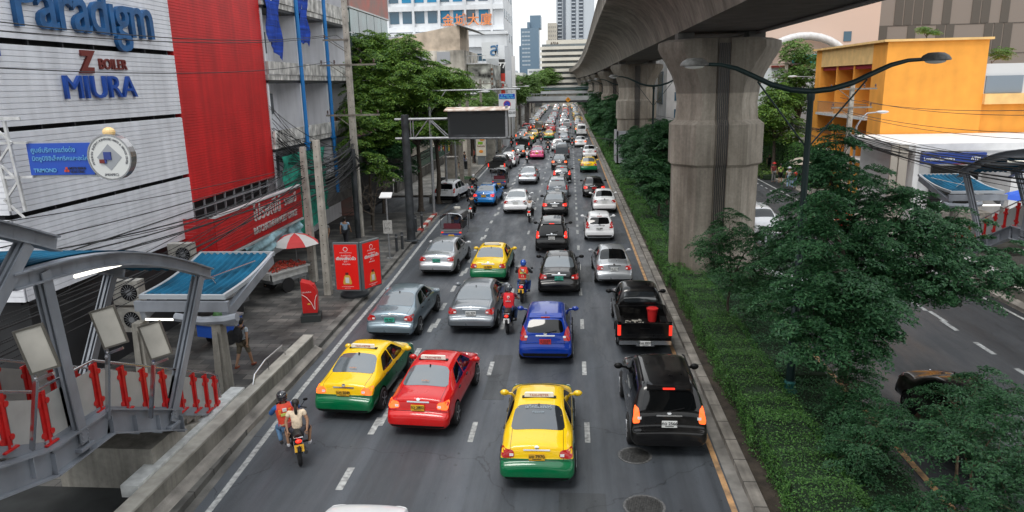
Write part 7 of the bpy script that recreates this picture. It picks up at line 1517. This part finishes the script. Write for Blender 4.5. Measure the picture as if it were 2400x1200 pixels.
# load in the pickup
bx=G(1530,700,.9)
pk=[o for o in COL.objects if o.get('label','').startswith('black pickup truck carrying')][0]; bx=(pk.location.x+.42,pk.location.y-.95)
t=thing('bucket','red plastic bucket standing in the bed of the black pickup','bucket',(bx[0],bx[1],.65)); redpl=mat('red_plastic',(.55,.02,.02),.35)
MB().lathe([(.15,0),(.19,.42),(.205,.42),(.205,.45),(.001,.45)],seg=18).build('shell',redpl,t); MB().lathe([(.21,.44),(.21,.48),(.05,.50),(.001,.51)],seg=18).build('lid',redpl,t)
q=MB(); q.tube([(.2*math.cos(a),0,.46+.12*math.sin(a)) for a in np.linspace(0,math.pi,9)],.008,5); q.build('handle',blackp,t)
rr2=random.Random(3); q=MB()
for k in range(26): q.box(bx[0]-.75+rr2.uniform(-.4,.4),bx[1]-.35+rr2.uniform(-.3,.25),.66+rr2.uniform(0,.06),.12,.03,.04,rr2.uniform(0,3))
tag(q.build('scrap_pile',mat('scrap_paper',(.4,.38,.33),.8,noise=(20,.5))),'loose grey scrap spread over the floor of the black pickup bed','scrap',kind='stuff')
# ---------------- tuk-tuks ----------------
def tuktuk(px,py,label,rz=0,canopy=(.02,.02,.022)):
    x,y,_=G(px,py,.25); y+=1.35; t=thing('tuk_tuk',label,'tuk-tuk',(x,y,.012),rz,'tuk-tuks among the traffic'); NEAR.append((x,y))
    st_=mat('tuk_steel',(.35,.36,.38),.3,.8); cm_=mat('tuk_canopy',canopy,.45,coat=.3)
    q=MB(); q.b2(-.64,.64,-1.25,.5,.42,.52); q.b2(-.66,-.6,-1.2,.3,.52,.82); q.b2(.6,.66,-1.2,.3,.52,.82); q.b2(-.66,.66,-1.3,-1.22,.36,.86); q.prism([(-.6,.5,.3),(-.25,1.3,.3),(.25,1.3,.3),(.6,.5,.3)],(0,0,.12)); q.b2(-.5,.5,.7,.76,.4,1.0); q.build('body',st_,t)
    q=MB()
    for z in(.62,.74): q.b2(-.6,.6,-1.33,-1.3,z,z+.035)
    q.b2(-.62,.62,-1.36,-1.30,.40,.50); q.build('rear_rails',chrome,t)
    q=MB(); q.b2(-.55,.55,-1.315,-1.3,.52,.6); q.build('blue_panel',mat('tuk_blue',(.02,.05,.4),.4),t)
    arc=[(-.66,1.45),(-.62,1.62),(-.45,1.74),(0,1.79),(.45,1.74),(.62,1.62),(.66,1.45)]
    q=MB(); v=[];f=[]
    for yy in(-1.28,-.4,.5,.75):
        v+=[(a,yy,z-(.06 if yy>.6 else 0)) for a,z in arc]
    for j in range(3):
        for k in range(6): f.append((j*7+k,j*7+k+1,(j+1)*7+k+1,(j+1)*7+k))
    q.add(v,f); v2=[(a*.97,b_,c-.03) for a,b_,c in v]; q.add(v2,[tuple(reversed(z)) for z in f]); q.build('canopy',cm_,t,50)
    q=MB(); q.tube([(a,-1.29,z) for a,z in arc],.03,6); q.build('canopy_hoop',chrome,t)
    for s in(-1,1):
        for yy in(-1.26,.5):
            q=MB(); q.tube([(s*.63,yy,.5),(s*.65,yy,1.5)],.022,6); q.build('post',chrome,t)
        q=MB(); q.b2(s*.48,s*.6,-1.36,-1.34,.64,.70); q.build('tail_light',redlit,t)
        w_=thing('wheel',None,None,(s*.56,-.95,.25)); w_.parent=t; tm,rm=wheel_mesh(.25,.14); w_.rotation_euler=(0,0,0 if s>0 else math.pi); mk('tyre',tm,w_); mk('rim',rm,w_)
    w_=thing('wheel',None,None,(0,1.05,.25)); w_.parent=t; mk('tyre',tm,w_); mk('rim',rm,w_)
    q=MB(); q.b2(-.5,.5,-.95,-.45,.52,.78); q.b2(-.5,.5,-1.12,-.95,.6,1.15); q.build('seat',mat('tuk_seat',(.12,.02,.03),.5),t)
    q=MB(); q.b2(-.17,.17,-1.38,-1.36,.42,.56); q.build('number_plate',platey,t)
    q=MB(); q.prism([(-.18,.45,1.78),(.18,.45,1.78),(.14,.53,1.78),(-.14,.53,1.78)],(0,0,.12)); q.build('roof_sign',signw,t)
    q=MB(); q.add([(-.5,.8,1.0),(.5,.8,1.0),(.55,.62,1.6),(-.55,.62,1.6),(-.5,.81,1.0),(.5,.81,1.0),(.55,.63,1.6),(-.55,.63,1.6)],[(0,1,2,3),(7,6,5,4),(0,4,5,1),(3,2,6,7)]); q.build('windscreen',glassgrey,t)
    person('ride','person driving the %s'%('open tuk tuk by the kerb' if px<1100 else 'covered tuk tuk behind the dark pickup'),(x,y+.15,.0),rz,top=(.1,.12,.2),detail=False,sc=.95)
tuktuk(1062,562,'open steel tuk tuk with a roof sign beside the sidewalk',R(-4)); tuktuk(1172,437,'black covered tuk tuk loaded with goods behind the dark pickup',R(-4))
# ---------------- riders ----------------
def rider(px,py,ml,pl,plate='w',fair=None,rz=0,txt=None,**k):
    x,y,_=G(px,py,0); x-=.85*math.sin(rz); y+=.85*math.cos(rz); motorcycle(x,y,ml,rz,plate,fair,txt=txt); NEAR.append((x,y)); NEAR.append((x,y))
    return person('ride',pl,(x,y,.0),rz,group='people riding motorcycles',**k)
p=rider(706,1100,'black motorcycle with a yellow plate carrying two people','person in a blue denim jacket and orange vest steering a motorcycle',plate='y',txt=('กบต','218'),rz=R(26),top=(.03,.12,.35),sleeve='long',bot=(.12,.24,.42),head='helmet',hc=(.02,.02,.025))
def vest(p,col,stripe=None,num=None,badge=None):
    J=POSE['ride']; n=[(0,-.10,.92),(0,-.10,1.0),(0,-.03,1.24),(0,0,1.36)]
    q=MB(); prof=[(.215,.155,.90,-.11),(.20,.15,1.0,-.10),(.215,.155,1.14,-.06),(.225,.16,1.27,-.03),(.19,.13,1.38,-.01),(.10,.08,1.42,0)]
    v=[];f=[];S=20
    for rx,ry,z,yy in prof: v+=[(rx*math.cos(2*math.pi*i/S),yy+ry*math.sin(2*math.pi*i/S),z) for i in range(S)]
    for j in range(len(prof)-1):
        for i in range(S): f.append((j*S+i,j*S+(i+1)%S,(j+1)*S+(i+1)%S,(j+1)*S+i))
    q.add(v,f); o=q.build('vest',mat('vest_%.2f%.2f'%col[:2],col,.7,noise=(8,.2)),p,60)
    if stripe:
        for s in(-1,1):
            q=MB(); q.box(s*.12,-.205,1.27,.06,.02,.12); q.build('shoulder_patch',mat('vest_orange',(.9,.25,.03),.6),p)
        q=MB(); q.b2(-.17,.17,-.262,-.25,.93,.96); q.build('reflective_band',mat('reflective',(.5,.42,.25),.4),p)
        q=MB(); q.b2(-.11,.11,-.222,-.21,1.16,1.23); q.build('name_strip',mat('lime_patch',(.6,.7,.15),.6),p)
        q=MB(); q.b2(-.05,.05,-.2,-.17,1.26,1.34); q.build('card',platew,p)
    if num: text('number',num,.13,mat('vest_num',(.75,.6,.5),.6),p,(0,-.25,1.06),ext=.012,bold=.004)
    if badge:
        q=MB(); q.prism([(-.045,-.205,1.33),(.045,-.205,1.33),(.045,-.215,1.27),(0,-.225,1.23),(-.045,-.215,1.27)],(0,.03,0)); q.build('crest',mat('crest_white',(.7,.65,.6),.6),p)
        q=MB(); q.prism([(-.022,-.212,1.31),(.022,-.212,1.31),(.022,-.222,1.275),(0,-.23,1.255),(-.022,-.222,1.275)],(0,.02,0)); q.build('crest_shield',mat('crest_red',(.4,.02,.03),.6),p)
        for i,l in enumerate(('FLY','EMIRATES')): text('lettering',l,.035 if i==0 else .045,platew,p,(0,-.232,1.18-.045*i),ext=.012)
vest(p,(.6,.05,.02),stripe=True); p.location.x-=.12; p.rotation_euler.y=R(-5)
x,y,_=G(706,1100,0); x-=.85*math.sin(R(26)); y+=.85*math.cos(R(26))
pp=person('pillion','person with a black ponytail and cream shirt riding pillion',(x+.09,y-.04,0),R(20),sc=.95,top=(.74,.6,.44),sleeve='short',bot=(.03,.03,.035),leg='short',shoe=(.6,.6,.62),head='pony')
q=MB(); q.box(-.17,-.36,.99,.16,.06,.13,.3); q.tube([(-.1,-.4,1.0),(-.17,-.45,1.2),(0,-.4,1.43),(.14,-.25,1.3)],.006,5); tag(q.build('handbag',mat('pink_leather',(.6,.16,.17),.5)),'small pink bag at the hip of the person with the ponytail','bag').matrix_world=Matrix.Translation((x,y,0))@Matrix.Rotation(R(26),4,'Z')
p=rider(1188,787,'black motorcycle with a white plate under the red vest rider','person in a red vest riding between the grey sedan and blue hatchback',txt=('กทม','818'),rz=R(-2),top=(.16,.02,.03),sleeve='short',bot=(.03,.06,.14),head='helmet',hc=(.06,.07,.08)); vest(p,(.62,.012,.02),badge=True)
p=rider(1222,713,'blue motorcycle with an orange plate under the number eleven rider','person in an orange vest numbered eleven with a blue helmet',plate='y',fair=(.02,.04,.3),txt=('กข','11'),rz=R(-3),top=(.03,.035,.04),sleeve='long',bot=(.04,.1,.28),head='helmet',hc=(.01,.08,.4)); vest(p,(.62,.03,.02),stripe=True,num='11')
q=MB(); q.box(.2,-.12,1.0,.14,.2,.26,.2); q.tube([(.2,-.2,1.1),(0,-.27,1.25),(-.14,-.15,1.42)],.018,5); p_=q.build('shoulder_bag',mat('canvas_bag',(.2,.17,.12),.8)); p_.matrix_world=p.matrix_basis.copy(); tag(p_,'tan canvas bag slung across the rider numbered eleven','bag')
rider(1103,514,'black motorcycle with side rack beside the blue taxi','person in black leather riding behind the blue taxi',top=(.015,.015,.018),sleeve='long',bot=(.02,.02,.02),head='helmet',hc=(.02,.02,.025))
rider(1240,523,'black motorcycle beside the white sedan in the second lane','person in a white shirt and silver helmet riding past the white sedan',top=(.7,.7,.7),bot=(.02,.02,.02),head='helmet',hc=(.35,.36,.38),sleeve='long')
rider(1107,459,'white tailed motorcycle squeezing between blue taxi and kerb','person in black with a white helmet by the red and white kerb',fair=(.5,.5,.5),top=(.015,.015,.015),sleeve='long',head='helmet',hc=(.6,.6,.6))
rider(1235,383,'dark scooter left of the pink red taxi','person in a white shirt riding left of the pink red taxi',top=(.7,.7,.72),head='helmet',hc=(.5,.5,.5))
rider(1284,358,'dark scooter right of the pink red taxi','person in black riding right of the pink red taxi',top=(.02,.02,.025),sleeve='long',head='helmet',hc=(.02,.02,.02))
rider(1341,347,'dark motorcycle left of a white sedan with amber lights','person in black riding left of the white sedan with amber lights',top=(.02,.02,.025),sleeve='long',head='helmet',hc=(.03,.03,.03))
rider(1268,337,'red scooter ahead of the pink red taxi','person in dark clothes on a red scooter ahead of the pink red taxi',fair=(.4,.02,.02),top=(.02,.02,.025),head='helmet',hc=(.02,.02,.02))
rider(1198,345,'black motorcycle hugging the left kerb near the pole','person in black riding along the left kerb near a concrete pole',top=(.015,.015,.015),sleeve='long',head='helmet',hc=(.02,.02,.02))
rider(1321,262,'distant motorcycle between the third lane and the median lane','person in red riding in the distant queue',top=(.5,.02,.02),head='helmet',hc=(.3,.02,.02))

# stickers on taxi rear windows
def sticker(label,s,sz,y,z,m,x=0):
    o=[o for o in COL.objects if o.get('label','')==label][0]; me=text_mesh(s,sz,ext=.002).copy(); me.transform(Matrix.Translation((x,y,z))@Matrix.Rotation(R(24),4,'X')); me.materials.clear(); me.materials.append(m)
    w_=[c for c in o.children if c.name.startswith('rear_window')][0]; mk('window_sticker',me,w_)
L1='yellow and green taxi driving nearest the camera in the third lane'; stk=mat('sticker_pale',(.3,.36,.4),.5); sto=mat('sticker_orange',(.6,.2,.05),.5)
sticker(L1,'แท็กซี่มิเตอร์',.13,-.84,1.41,stk); sticker(L1,'กรุงเทพ',.09,-.98,1.35,stk)
sticker('yellow and green taxi in the kerbside lane beside the red sedan','ทะเบียน',.07,-1.3,1.21,sto); sticker('red sedan taxi with lit tail lights next to a yellow and green taxi','ทะเบียน',.07,-1.3,1.21,sto)
bpy.data.scenes.remove(TS)
